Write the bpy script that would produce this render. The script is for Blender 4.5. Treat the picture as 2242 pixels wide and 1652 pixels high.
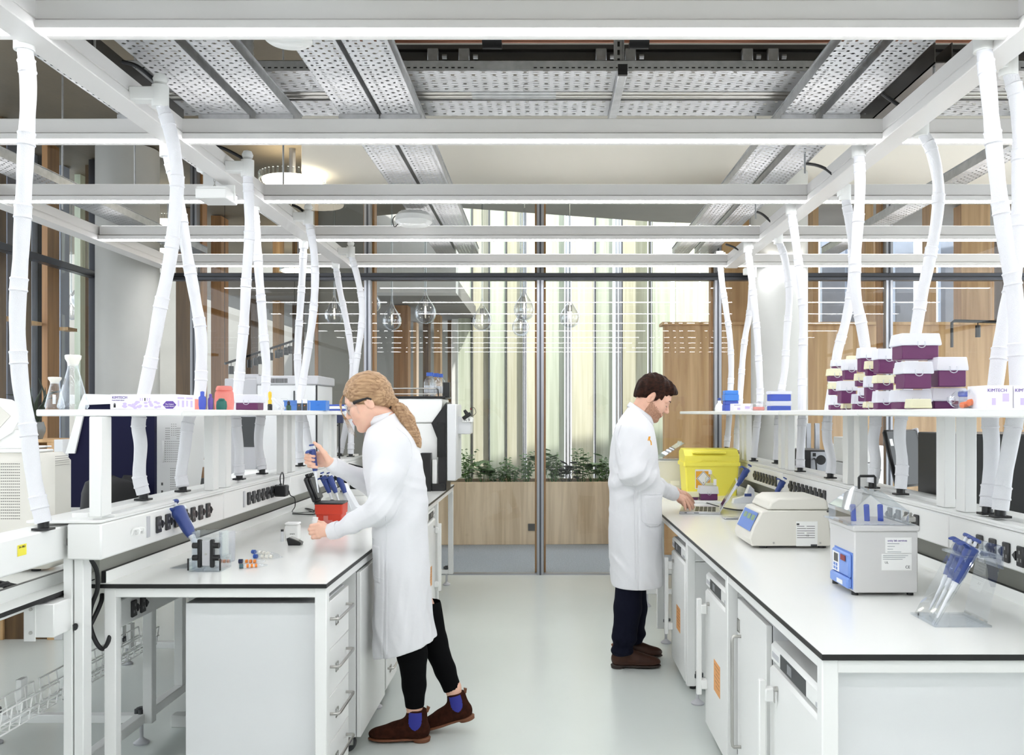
import bpy, bmesh, math, random
import numpy as np
from mathutils import Vector, Matrix, Euler
from math import pi, sin, cos, radians as R, sqrt
for o in list(bpy.data.objects): bpy.data.objects.remove(o)
SC = bpy.context.scene
COL = SC.collection
# ------------------------------------------------------------------ camera
FPX, CX, CY, EYE = 1925.0, 1196.0, 903.0, 1.55      # focal length and vanishing point in photo pixels, eye height
cd = bpy.data.cameras.new('camera'); cam = bpy.data.objects.new('camera', cd); COL.objects.link(cam)
cam.location = (0, 0, EYE); cam.rotation_euler = (pi/2, 0, 0)
cd.sensor_width = 36; cd.lens = 36*FPX/2242
cd.shift_x = -(CX-1121)/2242; cd.shift_y = (CY-826)/2242
cd.clip_start = .05; cd.clip_end = 200
SC.camera = cam
# ------------------------------------------------------------------ world, sun, exposure
w = bpy.data.worlds.new('sky'); SC.world = w; w.use_nodes = True
w.node_tree.nodes['Background'].inputs[0].default_value = (.90, .95, 1, 1)
w.node_tree.nodes['Background'].inputs[1].default_value = 1.8
sd = bpy.data.lights.new('sun', 'SUN'); sd.energy = 2.4; sd.angle = R(2); sd.color = (1, .96, .90)
so = bpy.data.objects.new('sun', sd); COL.objects.link(so)
so.rotation_euler = Vector((-.35, .62, -.75)).to_track_quat('-Z', 'Y').to_euler(); so.location = (3, 4, 12)
vs = SC.view_settings; vs.view_transform = 'Standard'; vs.look = 'None'; vs.gamma = 1; vs.use_curve_mapping = False
vs.exposure = 0.70
LED_POWER = 21.0
cy = SC.cycles
cy.max_bounces = 9; cy.diffuse_bounces = 4; cy.glossy_bounces = 4; cy.transmission_bounces = 6; cy.transparent_max_bounces = 24
cy.caustics_reflective = False; cy.caustics_refractive = False; cy.sample_clamp_indirect = 6

# ------------------------------------------------------------------ helpers
def P(x, y, d): return Vector(((x-CX)*d/FPX, d, EYE-(y-CY)*d/FPX))
def PX(x, d): return (x-CX)*d/FPX
def PZ(y, d): return EYE-(y-CY)*d/FPX
def dX(x, X): return X*FPX/(x-CX)
def lin(c):
    return tuple(((v/255)/12.92 if v <= 10 else (((v/255)+.055)/1.055)**2.4) for v in c)
MATS = {}
def mat(name, rgb=(200, 200, 200), rough=.5, metal=0, spec=.5, emit=0, alpha=1, bump=0, bscale=200, vary=0, vscale=8, stretch=(1, 1, 1), rgb2=None, coat=0, trans=0, sss=0, sheen=0):
    m = bpy.data.materials.new(name); MATS[name] = m; m.use_nodes = True
    nt = m.node_tree; b = nt.nodes['Principled BSDF']
    c = lin(rgb)+(1,)
    b.inputs['Base Color'].default_value = c
    b.inputs['Roughness'].default_value = rough; b.inputs['Metallic'].default_value = metal
    b.inputs['Specular IOR Level'].default_value = spec; b.inputs['Alpha'].default_value = alpha
    b.inputs['Coat Weight'].default_value = coat
    b.inputs['Transmission Weight'].default_value = trans
    if sss: b.inputs['Subsurface Weight'].default_value = sss; b.inputs['Subsurface Radius'].default_value = (.012, .005, .003)
    if sheen: b.inputs['Sheen Weight'].default_value = sheen
    if emit: b.inputs['Emission Color'].default_value = c; b.inputs['Emission Strength'].default_value = emit
    if bump or vary or rgb2:
        tc = nt.nodes.new('ShaderNodeTexCoord'); mp = nt.nodes.new('ShaderNodeMapping'); mp.inputs['Scale'].default_value = stretch
        nt.links.new(tc.outputs['Object'], mp.inputs[0])
        if bump:
            n = nt.nodes.new('ShaderNodeTexNoise'); n.inputs['Scale'].default_value = bscale; nt.links.new(mp.outputs[0], n.inputs['Vector'])
            bp = nt.nodes.new('ShaderNodeBump'); bp.inputs['Strength'].default_value = bump; bp.inputs['Distance'].default_value = .01
            nt.links.new(n.outputs[0], bp.inputs['Height']); nt.links.new(bp.outputs[0], b.inputs['Normal'])
        if vary or rgb2:
            n = nt.nodes.new('ShaderNodeTexNoise'); n.inputs['Scale'].default_value = vscale; n.inputs['Detail'].default_value = 6; nt.links.new(mp.outputs[0], n.inputs['Vector'])
            rp = nt.nodes.new('ShaderNodeValToRGB'); e = rp.color_ramp.elements
            e[0].position = .33; e[1].position = .67
            c2 = lin(rgb2)+(1,) if rgb2 else tuple(max(0, v*(1-vary)) for v in c[:3])+(1,)
            e[0].color = c2; e[1].color = c
            nt.links.new(n.outputs[0], rp.inputs[0]); nt.links.new(rp.outputs[0], b.inputs['Base Color'])
    return m
def thin_glass(name, tint=(255, 255, 255), f0=.04, power=3.0, rough=.02, edge=(235, 240, 245), maxr=.8):
    """clear sheet: straight-through transparency with a mirror share that grows towards grazing"""
    m = bpy.data.materials.new(name); MATS[name] = m; m.use_nodes = True; nt = m.node_tree; nt.nodes.clear()
    out = nt.nodes.new('ShaderNodeOutputMaterial'); mx = nt.nodes.new('ShaderNodeMixShader')
    tr = nt.nodes.new('ShaderNodeBsdfTransparent'); tr.inputs[0].default_value = lin(tint)+(1,)
    gl = nt.nodes.new('ShaderNodeBsdfGlossy'); gl.inputs['Roughness'].default_value = rough; gl.inputs[0].default_value = lin(edge)+(1,)
    lw = nt.nodes.new('ShaderNodeLayerWeight'); lw.inputs[0].default_value = .5
    pw = nt.nodes.new('ShaderNodeMath'); pw.operation = 'POWER'; pw.inputs[1].default_value = power
    mr = nt.nodes.new('ShaderNodeMapRange'); mr.inputs['To Min'].default_value = f0; mr.inputs['To Max'].default_value = maxr
    nt.links.new(lw.outputs['Facing'], pw.inputs[0]); nt.links.new(pw.outputs[0], mr.inputs['Value']); nt.links.new(mr.outputs[0], mx.inputs[0])
    nt.links.new(tr.outputs[0], mx.inputs[1]); nt.links.new(gl.outputs[0], mx.inputs[2]); nt.links.new(mx.outputs[0], out.inputs[0])
    return m
def frosted(name, rgb, clear=.35, rough=.4):
    """tinted translucent plastic: part see-through, part diffuse/translucent"""
    m = bpy.data.materials.new(name); MATS[name] = m; m.use_nodes = True; nt = m.node_tree; nt.nodes.clear()
    out = nt.nodes.new('ShaderNodeOutputMaterial'); mx = nt.nodes.new('ShaderNodeMixShader'); mx.inputs[0].default_value = 1-clear
    tr = nt.nodes.new('ShaderNodeBsdfTransparent'); tr.inputs[0].default_value = lin(tuple(min(255, v*.5+128) for v in rgb))+(1,)
    pr = nt.nodes.new('ShaderNodeBsdfPrincipled'); pr.inputs['Base Color'].default_value = lin(rgb)+(1,); pr.inputs['Roughness'].default_value = rough
    tl = nt.nodes.new('ShaderNodeBsdfTranslucent'); tl.inputs[0].default_value = lin(rgb)+(1,)
    m2 = nt.nodes.new('ShaderNodeMixShader'); m2.inputs[0].default_value = .35
    nt.links.new(pr.outputs[0], m2.inputs[1]); nt.links.new(tl.outputs[0], m2.inputs[2])
    nt.links.new(tr.outputs[0], mx.inputs[1]); nt.links.new(m2.outputs[0], mx.inputs[2]); nt.links.new(mx.outputs[0], out.inputs[0])
    return m
def wood(name, c1, c2, scale=3.0, rough=.5, stretch=(6, 6, .35)):
    m = mat(name, c1, rough); nt = m.node_tree; b = nt.nodes['Principled BSDF']
    tc = nt.nodes.new('ShaderNodeTexCoord'); mp = nt.nodes.new('ShaderNodeMapping'); mp.inputs['Scale'].default_value = stretch
    n1 = nt.nodes.new('ShaderNodeTexNoise'); n1.inputs['Scale'].default_value = scale; n1.inputs['Detail'].default_value = 8; n1.inputs['Distortion'].default_value = .6
    rp = nt.nodes.new('ShaderNodeValToRGB'); e = rp.color_ramp.elements
    e[0].position = .35; e[0].color = lin(c2)+(1,); e[1].position = .65; e[1].color = lin(c1)+(1,)
    nt.links.new(tc.outputs['Object'], mp.inputs[0]); nt.links.new(mp.outputs[0], n1.inputs['Vector']); nt.links.new(n1.outputs[0], rp.inputs[0]); nt.links.new(rp.outputs[0], b.inputs['Base Color'])
    return m
def math_node(nt, op, a, b=None, c=None):
    n = nt.nodes.new('ShaderNodeMath'); n.operation = op
    for i, v in enumerate((a, b, c)):
        if v is None: continue
        if isinstance(v, (int, float)): n.inputs[i].default_value = v
        else: nt.links.new(v, n.inputs[i])
    return n.outputs[0]
def perforated(name, rgb, pu, pv, hu, hv, along='Y', rough=.42, metal=.55, slots=None):
    """galvanised sheet with punched staggered holes (real see-through holes)"""
    m = mat(name, rgb, rough, metal, vary=.12, vscale=9); nt = m.node_tree; b = nt.nodes['Principled BSDF']
    tc = nt.nodes.new('ShaderNodeTexCoord'); sp = nt.nodes.new('ShaderNodeSeparateXYZ'); nt.links.new(tc.outputs['Object'], sp.inputs[0])
    u, v = (sp.outputs[0], sp.outputs[1]) if along == 'Y' else (sp.outputs[1], sp.outputs[0])
    def grid(pu, pv, hu, hv, off):
        U = math_node(nt, 'ADD', math_node(nt, 'DIVIDE', u, pu), 100+off)
        cell = math_node(nt, 'FLOOR', U)
        V = math_node(nt, 'ADD', math_node(nt, 'DIVIDE', v, pv), math_node(nt, 'MULTIPLY', cell, .5))
        fu = math_node(nt, 'ABSOLUTE', math_node(nt, 'SUBTRACT', math_node(nt, 'FRACT', U), .5))
        fv = math_node(nt, 'ABSOLUTE', math_node(nt, 'SUBTRACT', math_node(nt, 'FRACT', V), .5))
        a = math_node(nt, 'LESS_THAN', math_node(nt, 'MULTIPLY', fu, pu), hu)
        c = math_node(nt, 'LESS_THAN', math_node(nt, 'MULTIPLY', fv, pv), hv)
        return math_node(nt, 'MULTIPLY', a, c)
    h = grid(pu, pv, hu, hv, 0)
    if slots: h = math_node(nt, 'MAXIMUM', h, grid(*slots, .25))
    nt.links.new(math_node(nt, 'SUBTRACT', 1, h), b.inputs['Alpha'])
    return m

class MB:
    def __init__(s): s.v = []; s.f = []; s.m = []; s.T = Matrix.Identity(4)
    def add(s, vs, fs, mi=0):
        o = len(s.v); T = s.T
        s.v += [T @ Vector(p) for p in vs]; s.f += [tuple(o+i for i in f) for f in fs]; s.m += [mi]*len(fs)
        return s
    def box(s, x0, x1, y0, y1, z0, z1, mi=0, bev=0):
        if x0 > x1: x0, x1 = x1, x0
        if y0 > y1: y0, y1 = y1, y0
        if z0 > z1: z0, z1 = z1, z0
        lo, hi = (x0, y0, z0), (x1, y1, z1)
        bev = min(bev, (x1-x0)*.45, (y1-y0)*.45, (z1-z0)*.45)
        if bev <= 0:
            vs = [(x, y, z) for x in (x0, x1) for y in (y0, y1) for z in (z0, z1)]
            return s.add(vs, [(0, 1, 3, 2), (4, 6, 7, 5), (0, 4, 5, 1), (2, 3, 7, 6), (0, 2, 6, 4), (1, 5, 7, 3)], mi)
        vs = []; idx = {}
        for c in [(a, b, e) for a in (0, 1) for b in (0, 1) for e in (0, 1)]:
            for ax in range(3):
                p = []
                for k in range(3):
                    full = hi[k] if c[k] else lo[k]
                    p.append(full if k == ax else full+(bev if not c[k] else -bev))
                idx[c, ax] = len(vs); vs.append(tuple(p))
        fs = []
        for ax in range(3):
            o1, o2 = [k for k in range(3) if k != ax]
            for sg in (0, 1):
                q = []
                for a, b in ((0, 0), (1, 0), (1, 1), (0, 1)):
                    c = [0]*3; c[ax] = sg; c[o1] = a; c[o2] = b; q.append(idx[tuple(c), ax])
                fs.append(tuple(q))
            for a in (0, 1):
                for b in (0, 1):
                    c0 = [0]*3; c0[o1] = a; c0[o2] = b; c1 = list(c0); c1[ax] = 1
                    fs.append((idx[tuple(c0), o1], idx[tuple(c1), o1], idx[tuple(c1), o2], idx[tuple(c0), o2]))
        for c in [(a, b, e) for a in (0, 1) for b in (0, 1) for e in (0, 1)]:
            fs.append((idx[c, 0], idx[c, 1], idx[c, 2]))
        return s.add(vs, fs, mi)
    def ring_loft(s, rings, mi=0, caps=True, closed=False):
        n = len(rings[0]); vs = [p for r in rings for p in r]; fs = []
        m = len(rings)
        for i in range(m if closed else m-1):
            a = i*n; b = ((i+1) % m)*n
            for j in range(n):
                k = (j+1) % n; fs.append((a+j, a+k, b+k, b+j))
        if caps and not closed:
            fs.append(tuple(range(n-1, -1, -1))); fs.append(tuple((m-1)*n+j for j in range(n)))
        return s.add(vs, fs, mi)
    def tube(s, pts, r, n=8, mi=0, caps=True, closed=False):
        pts = [Vector(p) for p in pts]; m = len(pts)
        rr = r if isinstance(r, (list, tuple)) else [r]*m
        rings = []; up = None
        for i in range(m):
            a = pts[(i-1) % m] if (closed or i > 0) else pts[i]; b = pts[(i+1) % m] if (closed or i < m-1) else pts[i]
            t = (b-a)
            if t.length < 1e-9: t = Vector((0, 0, 1))
            t.normalize()
            if up is None:
                up = Vector((0, 0, 1)) if abs(t.z) < .9 else Vector((0, 1, 0))
            sd_ = t.cross(up)
            if sd_.length < 1e-4: sd_ = t.cross(Vector((1, 0, 0)))
            sd_.normalize(); up = sd_.cross(t).normalized()
            rings.append([pts[i]+(sd_*cos(2*pi*j/n)+up*sin(2*pi*j/n))*rr[i] for j in range(n)])
        return s.ring_loft(rings, mi, caps, closed)
    def cyl(s, p0, p1, r0, r1=None, n=16, mi=0):
        return s.tube([p0, p1], [r0, r0 if r1 is None else r1], n, mi)
    def lathe(s, prof, c=(0, 0, 0), n=24, mi=0, caps=True, M=None):
        T = s.T
        s.T = T @ Matrix.Translation(c) @ (M or Matrix.Identity(4))
        s.ring_loft([[(r*cos(2*pi*j/n), r*sin(2*pi*j/n), z) for j in range(n)] for r, z in prof], mi, caps)
        s.T = T; return s
    def prism(s, poly, a, b, plane='XZ', mi=0):
        """polygon in a plane, extruded from a to b along the third axis"""
        def q(u, v, t): return (u, t, v) if plane == 'XZ' else ((t, u, v) if plane == 'YZ' else (u, v, t))
        n = len(poly)
        vs = [q(u, v, a) for u, v in poly]+[q(u, v, b) for u, v in poly]
        fs = [tuple(range(n)), tuple(range(2*n-1, n-1, -1))]+[(i, i+n, (i+1) % n+n, (i+1) % n) for i in range(n)]
        return s.add(vs, fs, mi)
    def build(s, name, mats, parent=None, smooth=38, off=None):
        me = bpy.data.meshes.new(name)
        o_ = Vector((0, 0, 0))
        p = parent
        while p is not None: o_ = o_+p.location; p = p.parent
        if off is not None: o_ = o_+Vector(off)
        me.from_pydata([tuple(v-o_) for v in s.v], [], s.f)
        if not isinstance(mats, (list, tuple)): mats = [mats]
        for m in mats: me.materials.append(MATS[m] if isinstance(m, str) else m)
        if len(mats) > 1: me.polygons.foreach_set('material_index', s.m)
        bm = bmesh.new(); bm.from_mesh(me); bmesh.ops.recalc_face_normals(bm, faces=bm.faces); bm.to_mesh(me); bm.free()
        if smooth:
            me.polygons.foreach_set('use_smooth', [True]*len(me.polygons)); me.set_sharp_from_angle(angle=R(smooth))
        o = bpy.data.objects.new(name, me); COL.objects.link(o)
        if parent is not None: o.parent = parent
        if off is not None: o.location = off
        return o
def tag(o, label, cat, group=None, kind=None):
    o['label'] = label; o['category'] = cat
    if group: o['group'] = group
    if kind: o['kind'] = kind
    return o
def thing(name, label, cat, loc=(0, 0, 0), rz=0, group=None):
    o = bpy.data.objects.new(name, None); COL.objects.link(o); o.empty_display_size = .05
    o.location = loc; o.rotation_euler = (0, 0, rz)
    return tag(o, label, cat, group)
def struct(o): o['kind'] = 'structure'; return o
KIDS = {}
def dup(root, loc=None, rz=None, label=None, group=None):
    def cp(o, par):
        c = o.copy(); COL.objects.link(c)
        if par is not None: c.parent = par; c.matrix_parent_inverse = Matrix.Identity(4)
        for ch in list(o.children): cp(ch, c)
        return c
    r = cp(root, None)
    if loc is not None: r.location = loc
    if rz is not None: r.rotation_euler = (0, 0, rz)
    if label: r['label'] = label
    if group: r['group'] = group
    return r
def rbox(w, d, h, c=(0, 0, 0), bev=.004):
    """box with its base centred at c"""
    return MB().box(c[0]-w/2, c[0]+w/2, c[1]-d/2, c[1]+d/2, c[2], c[2]+h, bev=bev)
def crom(pts, n=8):
    pts = [Vector(p) for p in pts]; q = [pts[0]*2-pts[1]]+pts+[pts[-1]*2-pts[-2]]; out = []
    for i in range(1, len(q)-2):
        for k in range(n):
            t = k/n; a, b, c, d = q[i-1:i+3]
            out.append(.5*((2*b)+(c-a)*t+(2*a-5*b+4*c-d)*t*t+(3*b-a-3*c+d)*t**3))
    out.append(pts[-1]); return out
def text(body, name, size, loc, rot, m, parent=None, align='CENTER', ext=.0004):
    cu = bpy.data.curves.new(name, 'FONT'); cu.body = body; cu.size = size; cu.align_x = align; cu.align_y = 'CENTER'; cu.extrude = ext; cu.resolution_u = 3
    to = bpy.data.objects.new('tmp', cu); COL.objects.link(to)
    dg = bpy.context.evaluated_depsgraph_get(); me = bpy.data.meshes.new_from_object(to.evaluated_get(dg))
    bpy.data.objects.remove(to)
    o = bpy.data.objects.new(name, me); COL.objects.link(o)
    me.materials.clear(); me.materials.append(MATS[m])
    o_ = Vector((0, 0, 0)); p = parent
    while p is not None: o_ = o_+p.location; p = p.parent
    o.location = Vector(loc)-o_; o.rotation_euler = rot
    if parent is not None: o.parent = parent
    return o

# ------------------------------------------------------------------ materials
mat('white_paint', (238, 238, 236), .45, vary=.02); mat('white_metal', (236, 236, 234), .35); mat('beam_white', (234, 231, 229), .4)
mat('bench_top', (240, 241, 238), .16, spec=.5); mat('black_edge', (14, 14, 14), .4); mat('black_plastic', (18, 18, 20), .35); mat('dark_grey', (60, 62, 64), .45)
mat('panel_grey', (222, 223, 224), .4); mat('white_plastic', (240, 240, 238), .3); mat('grey_plastic', (190, 190, 194), .4); mat('cream_plastic', (218, 215, 206), .4)
mat('led', (250, 252, 255), .5, emit=LED_POWER); mat('led_up', (255, 252, 250), .5, emit=4.5); mat('steel', (190, 188, 184), .28, 1.0); mat('alu', (168, 170, 176), .35, .9); mat('steel_dark', (92, 90, 88), .4, .8)
mat('galv', (186, 188, 190), .4, .8, vary=.2, vscale=20); mat('gap_grey', (150, 150, 142), .6); mat('concrete', (150, 148, 142), .7, bump=.15, bscale=25, vary=.18, vscale=1.2); mat('concrete_brown', (116, 106, 88), .6, bump=.15, bscale=18, vary=.3, vscale=1.3)
mat('soffit', (236, 232, 222), .7); mat('column_paint', (196, 196, 192), .6, vary=.06, vscale=3); mat('floor_vinyl', (211, 217, 213), .22, spec=.4, vary=.03, vscale=1.5)
mat('carpet', (186, 194, 204), .95, bump=.6, bscale=260, vary=.25, vscale=70)
mat('alu_dark', (84, 86, 92), .35, .7); mat('hose_white', (226, 226, 230), .55, bump=.35, bscale=420); mat('rubber', (24, 24, 26), .6)
wood('wood_orange', (176, 128, 76), (150, 104, 58)); wood('wood_oak', (214, 176, 128), (186, 146, 100), 2.2); wood('wood_planter', (230, 208, 178), (204, 180, 148), 2.4); wood('wood_dark', (112, 86, 56), (84, 64, 42))
wood('wood_pale', (228, 226, 204), (208, 206, 178), 2.0, stretch=(9, 9, .3)); wood('wood_green', (214, 222, 204), (190, 200, 178), 2.0, stretch=(9, 9, .3))
thin_glass('window_glass', (250, 252, 251), f0=.045, power=5, rough=0, maxr=.9, edge=(255, 255, 255)); thin_glass('clear_glass', (244, 248, 250), f0=.06, power=2.0, maxr=.75); thin_glass('acrylic', (252, 253, 254), f0=.07, power=2.0, maxr=.75)
thin_glass('pendant_glass', (250, 251, 253), f0=.11, power=1.7, maxr=.9)
perforated('perf_long', (196, 198, 201), .028, .050, .0058, .0075, 'Y', slots=(.056, .050, .011, .0028)); perforated('perf_cross', (200, 202, 205), .036, .10, .0062, .008, 'X', slots=(.014, .10, .0026, .016))
mat('blue_wall', (176, 190, 212), .5, vary=.2, vscale=2.5); mat('blue_dark', (112, 120, 138), .4); mat('black_cloth', (16, 16, 18), .75); mat('copper', (176, 120, 96), .4, .7)
# ================================================================== room shell
G = 8.43                                   # distance of the glass wall
XL = -4.27                                 # left glass wall
def sbox(name, m, *a, bev=0, parent=None):
    return struct(MB().box(*a, bev=bev).build(name, m, parent))
sbox('floor', 'floor_vinyl', -5.2, 6.5, -3.5, G, -.12, 0)
sbox('floor_corridor', 'carpet', -9, 9, G, 17, -.12, -.002)
sbox('ceiling', 'concrete_brown', -5.2, 6.5, -3.5, G+.1, 3.95, 4.2)
m_ = MB(); poly = [(-1.86, 6.55), (-2.0, 7.2), (-2.2, 7.9), (-2.3, 8.36), (6.4, 8.36), (6.4, 6.55)]
m_.prism(poly, 3.72, 3.94, 'XY'); struct(m_.build('ceiling_soffit', 'soffit'))
sbox('wall_rear', 'white_paint', -5.2, 6.5, -3.6, -3.45, 0, 3.95)
w3 = thing('window_fill_light', 'x', 'x', (6.4, 2, 0)); del w3['label'], w3['category']; struct(w3)  # out-of-view glazing added on the right to let in sky fill light
for y in (-3.4, -1.4, .6, 2.6, 4.6, 6.6, 8.3): MB().box(6.38, 6.46, y-.035, y+.035, 0, 3.94, bev=.004).build('mullion', 'alu_dark', w3)
MB().box(6.38, 6.46, -3.4, 8.4, 2.82, 2.88, bev=.004).build('transom', 'alu_dark', w3); MB().box(6.38, 6.46, -3.4, 8.4, 0, .06).build('sill', 'alu_dark', w3)
for y in (-3.4, -1.4, .6, 2.6, 4.6, 6.6): MB().add([(6.42, y, 0), (6.42, y+2, 0), (6.42, y+2, 3.94), (6.42, y, 3.94)], [(0, 1, 2, 3)]).build('pane', 'window_glass', w3)
# glass wall at the back: frame with mullions and a transom, then its panes
def bar(m_, x, w, y0, y1, mi): m_.box(x-w/2, x+w/2, y0, y1, 0, 3.94, mi)
MUL = [-3.37, -1.71, -.057, 1.642, 3.28, 4.95]
win = thing('window_1', 'glass wall', 'window', (0, G, 0)); del win['label'], win['category']; struct(win)
for x in MUL:
    m_ = MB(); m_.box(x-.034, x+.034, G-.03, G+.05, 0, 3.94, 0, .004); m_.box(x-.008, x+.008, G-.036, G-.03, 0, 3.94, 1)
    m_.box(x-.053, x+.053, G+.05, G+.17, 0, 3.94, 2); m_.build('mullion', ['alu', 'alu_dark', 'wood_orange'], win)
m_ = MB(); m_.box(XL, 6.4, G-.034, G+.05, 2.815, 2.885, 0, .004); m_.box(XL, 6.4, G-.04, G-.034, 2.845, 2.853, 1); m_.build('transom', ['alu_dark', 'black_edge'], win)
m_ = MB(); m_.box(XL, 6.4, G-.02, G+.05, 0, .012, 0); m_.build('sill', ['alu'], win)
ed = [XL]+MUL+[6.4]
for a, b in zip(ed[:-1], ed[1:]):
    for z0, z1 in ((.012, 2.82), (2.88, 3.94)):
        m_ = MB(); m_.add([(a, G, z0), (b, G, z0), (b, G, z1), (a, G, z1)], [(0, 1, 2, 3)]); m_.build('pane', 'window_glass', win)
# left glass wall running away from the camera
wl = thing('window_2', 'x', 'x', (XL, 6, 0)); del wl['label'], wl['category']; struct(wl)
for y in (1.2, 4.3, 8.33):
    MB().box(XL-.05, XL+.04, y-.035, y+.035, 0, 3.94, bev=.004).build('mullion', 'alu_dark', wl)
MB().box(XL-.05, XL+.03, -3.4, 8.4, 2.82, 2.88, bev=.004).build('transom', 'alu_dark', wl)
sbox('wall_light_block', 'panel_grey', XL-.06, XL+.03, -3.4, 8.3, 0, .95)  # low wall added under the left glass to keep outside light off the floor
for a, b in ((-3.4, 1.2), (1.2, 4.3), (4.3, 8.33)):
    MB().add([(XL, a, .95), (XL, b, .95), (XL, b, 3.94), (XL, a, 3.94)], [(0, 1, 2, 3)]).build('pane', 'window_glass', wl)
n_ = 0
for x0, x1 in ((-130, -100), (-68, -40), (0, 14), (54, 69), (104, 130), (198, 212)):     # deep timber posts outside the left glass
    d0, d1 = dX(x0, -4.42), dX(x1, -4.42); n_ += 1
    sbox('trim_%d' % n_, 'wood_dark' if x0 != 104 else 'wood_orange', -4.47, -4.42, d0, d1, -.1, 4.2)
for y in (4.9, 5.8, 6.6, 7.25, 7.62, 8.2): n_ += 1; sbox('trim_%d' % n_, 'wood_oak', -4.56, -4.46, y, y+.16, PZ(706, 7.8)-.03, PZ(706, 7.8))
# round columns
for nm, x, d, r in (('column_left', PX(280, 8.02), 8.02, .268), ('column_right', PX(1706, 8.02), 8.02, .252)):
    m_ = MB(); m_.lathe([(r, 0), (r, 3.94)], (x, d, 0), 48); struct(m_.build(nm, 'column_paint'))
# ------------------------------------------------------------------ corridor and atrium behind the glass
m_ = MB(); m_.prism([(-1.12, G+.2), (-1.12, 10.5), (1.4, 11.3), (9, 12.4), (9, G+.2)], 4.0, 4.3, 'XY'); struct(m_.build('ceiling_corridor', 'concrete'))
m_ = MB(); m_.prism([(-9, G+.2), (-9, 13.5), (-3.2, 13.5), (-2.2, 10.9), (-1.13, 10.5), (-1.13, G+.2)], 3.98, 4.28, 'XY'); struct(m_.build('ceiling_landing', 'concrete_brown'))
sbox('wall_bulkhead', 'white_paint', PX(816, 11), PX(998, 11), 11, 11.3, PZ(640, 11), 4.6)
sbox('ceiling_passage', 'concrete', -4.5, PX(998, 11), 11.3, 16.4, PZ(640, 11), PZ(640, 11)+.2)
sbox('wall_passage', 'concrete', -9, PX(990, 16.5), 16.4, 16.6, -.1, 5)
sbox('wall_landing', 'concrete', PX(697, 10.2), PX(805, 10.2), 10.2, 10.4, 0, 3.97)
sbox('trim_20', 'wood_orange', PX(690, 10.2), PX(697, 10.2), 10.18, 10.42, 0, 3.97)
k = 21
for x0, x1, d, m in ((385, 417, 10.4, 'wood_dark'), (462, 484, 10.8, 'wood_orange'), (538, 552, 11.6, 'wood_dark'), (597, 610, 11.8, 'wood_oak'), (640, 655, 12.0, 'wood_dark'), (862, 893, 12.2, 'wood_orange'), (926, 938, 13.0, 'wood_dark'), (950, 964, 13.4, 'wood_oak'), (905, 912, 14.5, 'wood_oak'), (980, 988, 14.2, 'wood_dark')):
    sbox('trim_%d' % k, m, PX(x0, d), PX(x1, d), d, d+.25, 0, 3.04 if x0 > 800 else 3.97); k += 1
# pale timber facade of the atrium: tall slabs with narrow glazed gaps
FD = 14.0
for x0, x1, m, dd in ((988, 1001, 'white_paint', .1), (1003, 1032, 'wood_green', 0), (1035, 1069, 'wood_pale', .12), (1073, 1107, 'wood_green', 0), (1110, 1144, 'wood_pale', .1), (1153, 1176, 'wood_pale', 0), (1180, 1236, 'wood_green', .1), (1252, 1300, 'wood_pale', 0), (1306, 1342, 'wood_green', .1), (1364, 1422, 'wood_pale', .3), (1430, 1470, 'wood_green', .1), (1480, 1530, 'wood_pale', 0), (1540, 1590, 'wood_green', .1)):
    sbox('trim_%d' % k, m, PX(x0, FD), PX(x1, FD), FD+dd, FD+dd+.12, -.1, 7.5); k += 1
for x in (1034, 1071, 1108.5, 1151, 1303, 1362, 1424): sbox('trim_%d' % k, 'alu_dark', PX(x-1.0, FD), PX(x+1.0, FD), FD-.05, FD+.2, -.1, 7.5); k += 1
for x in (1147, 1240, 1247, 1350, 1357): sbox('trim_%d' % k, 'alu', PX(x-2, FD), PX(x+2, FD), FD-.08, FD+.1, -.1, 7.5); k += 1
# oak panelled wall and window band on the right
sbox('wall_oak', 'wood_oak', PX(1455, 9.6), 7, 9.6, 9.75, 0, PZ(712, 9.6))
sbox('trim_%d' % k, 'wood_oak', PX(1448, 9.6), 7, 9.52, 9.8, PZ(712, 9.6), PZ(706, 9.6)); k += 1
for x0, x1, m in ((1580, 1640, 'wood_oak'), (1780, 1792, 'wood_oak'), (1895, 1912, 'wood_oak'), (2035, 2050, 'wood_oak'), (2105, 2168, 'wood_oak'), (2196, 2330, 'wood_dark')):
    sbox('trim_%d' % k, m, PX(x0, 10.3), PX(x1, 10.3), 10.3, 10.5, 0, 3.99); k += 1

for x0, x1 in ((1800, 1850), (1855, 1890), (1960, 2000), (2060, 2098)): sbox('trim_%d' % k, 'blue_wall', PX(x0, 12.3), PX(x1, 12.3), 12.3, 12.4, 0, 4.0); k += 1
for x0, x1 in ((1652, 1764), (1916, 1932), (2172, 2198)): sbox('trim_%d' % k, 'wood_oak', PX(x0, 11.6), PX(x1, 11.6), 11.6, 11.8, 0, 4.0); k += 1
for x0, x1, m, X_ in ((16, 54, 'blue_dark', -4.75), (70, 94, 'blue_wall', -4.75), (94, 104, 'black_edge', -4.7), (132, 152, 'blue_wall', -4.75), (176, 197, 'wood_green', -4.75)): sbox('trim_%d' % k, m, X_-.06, X_, dX(x0, X_), dX(x1, X_), -.1, 4.2); k += 1
sbox('floor_outside', 'carpet', -9, -4.4, -3.5, G, -.14, -.01)
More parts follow.
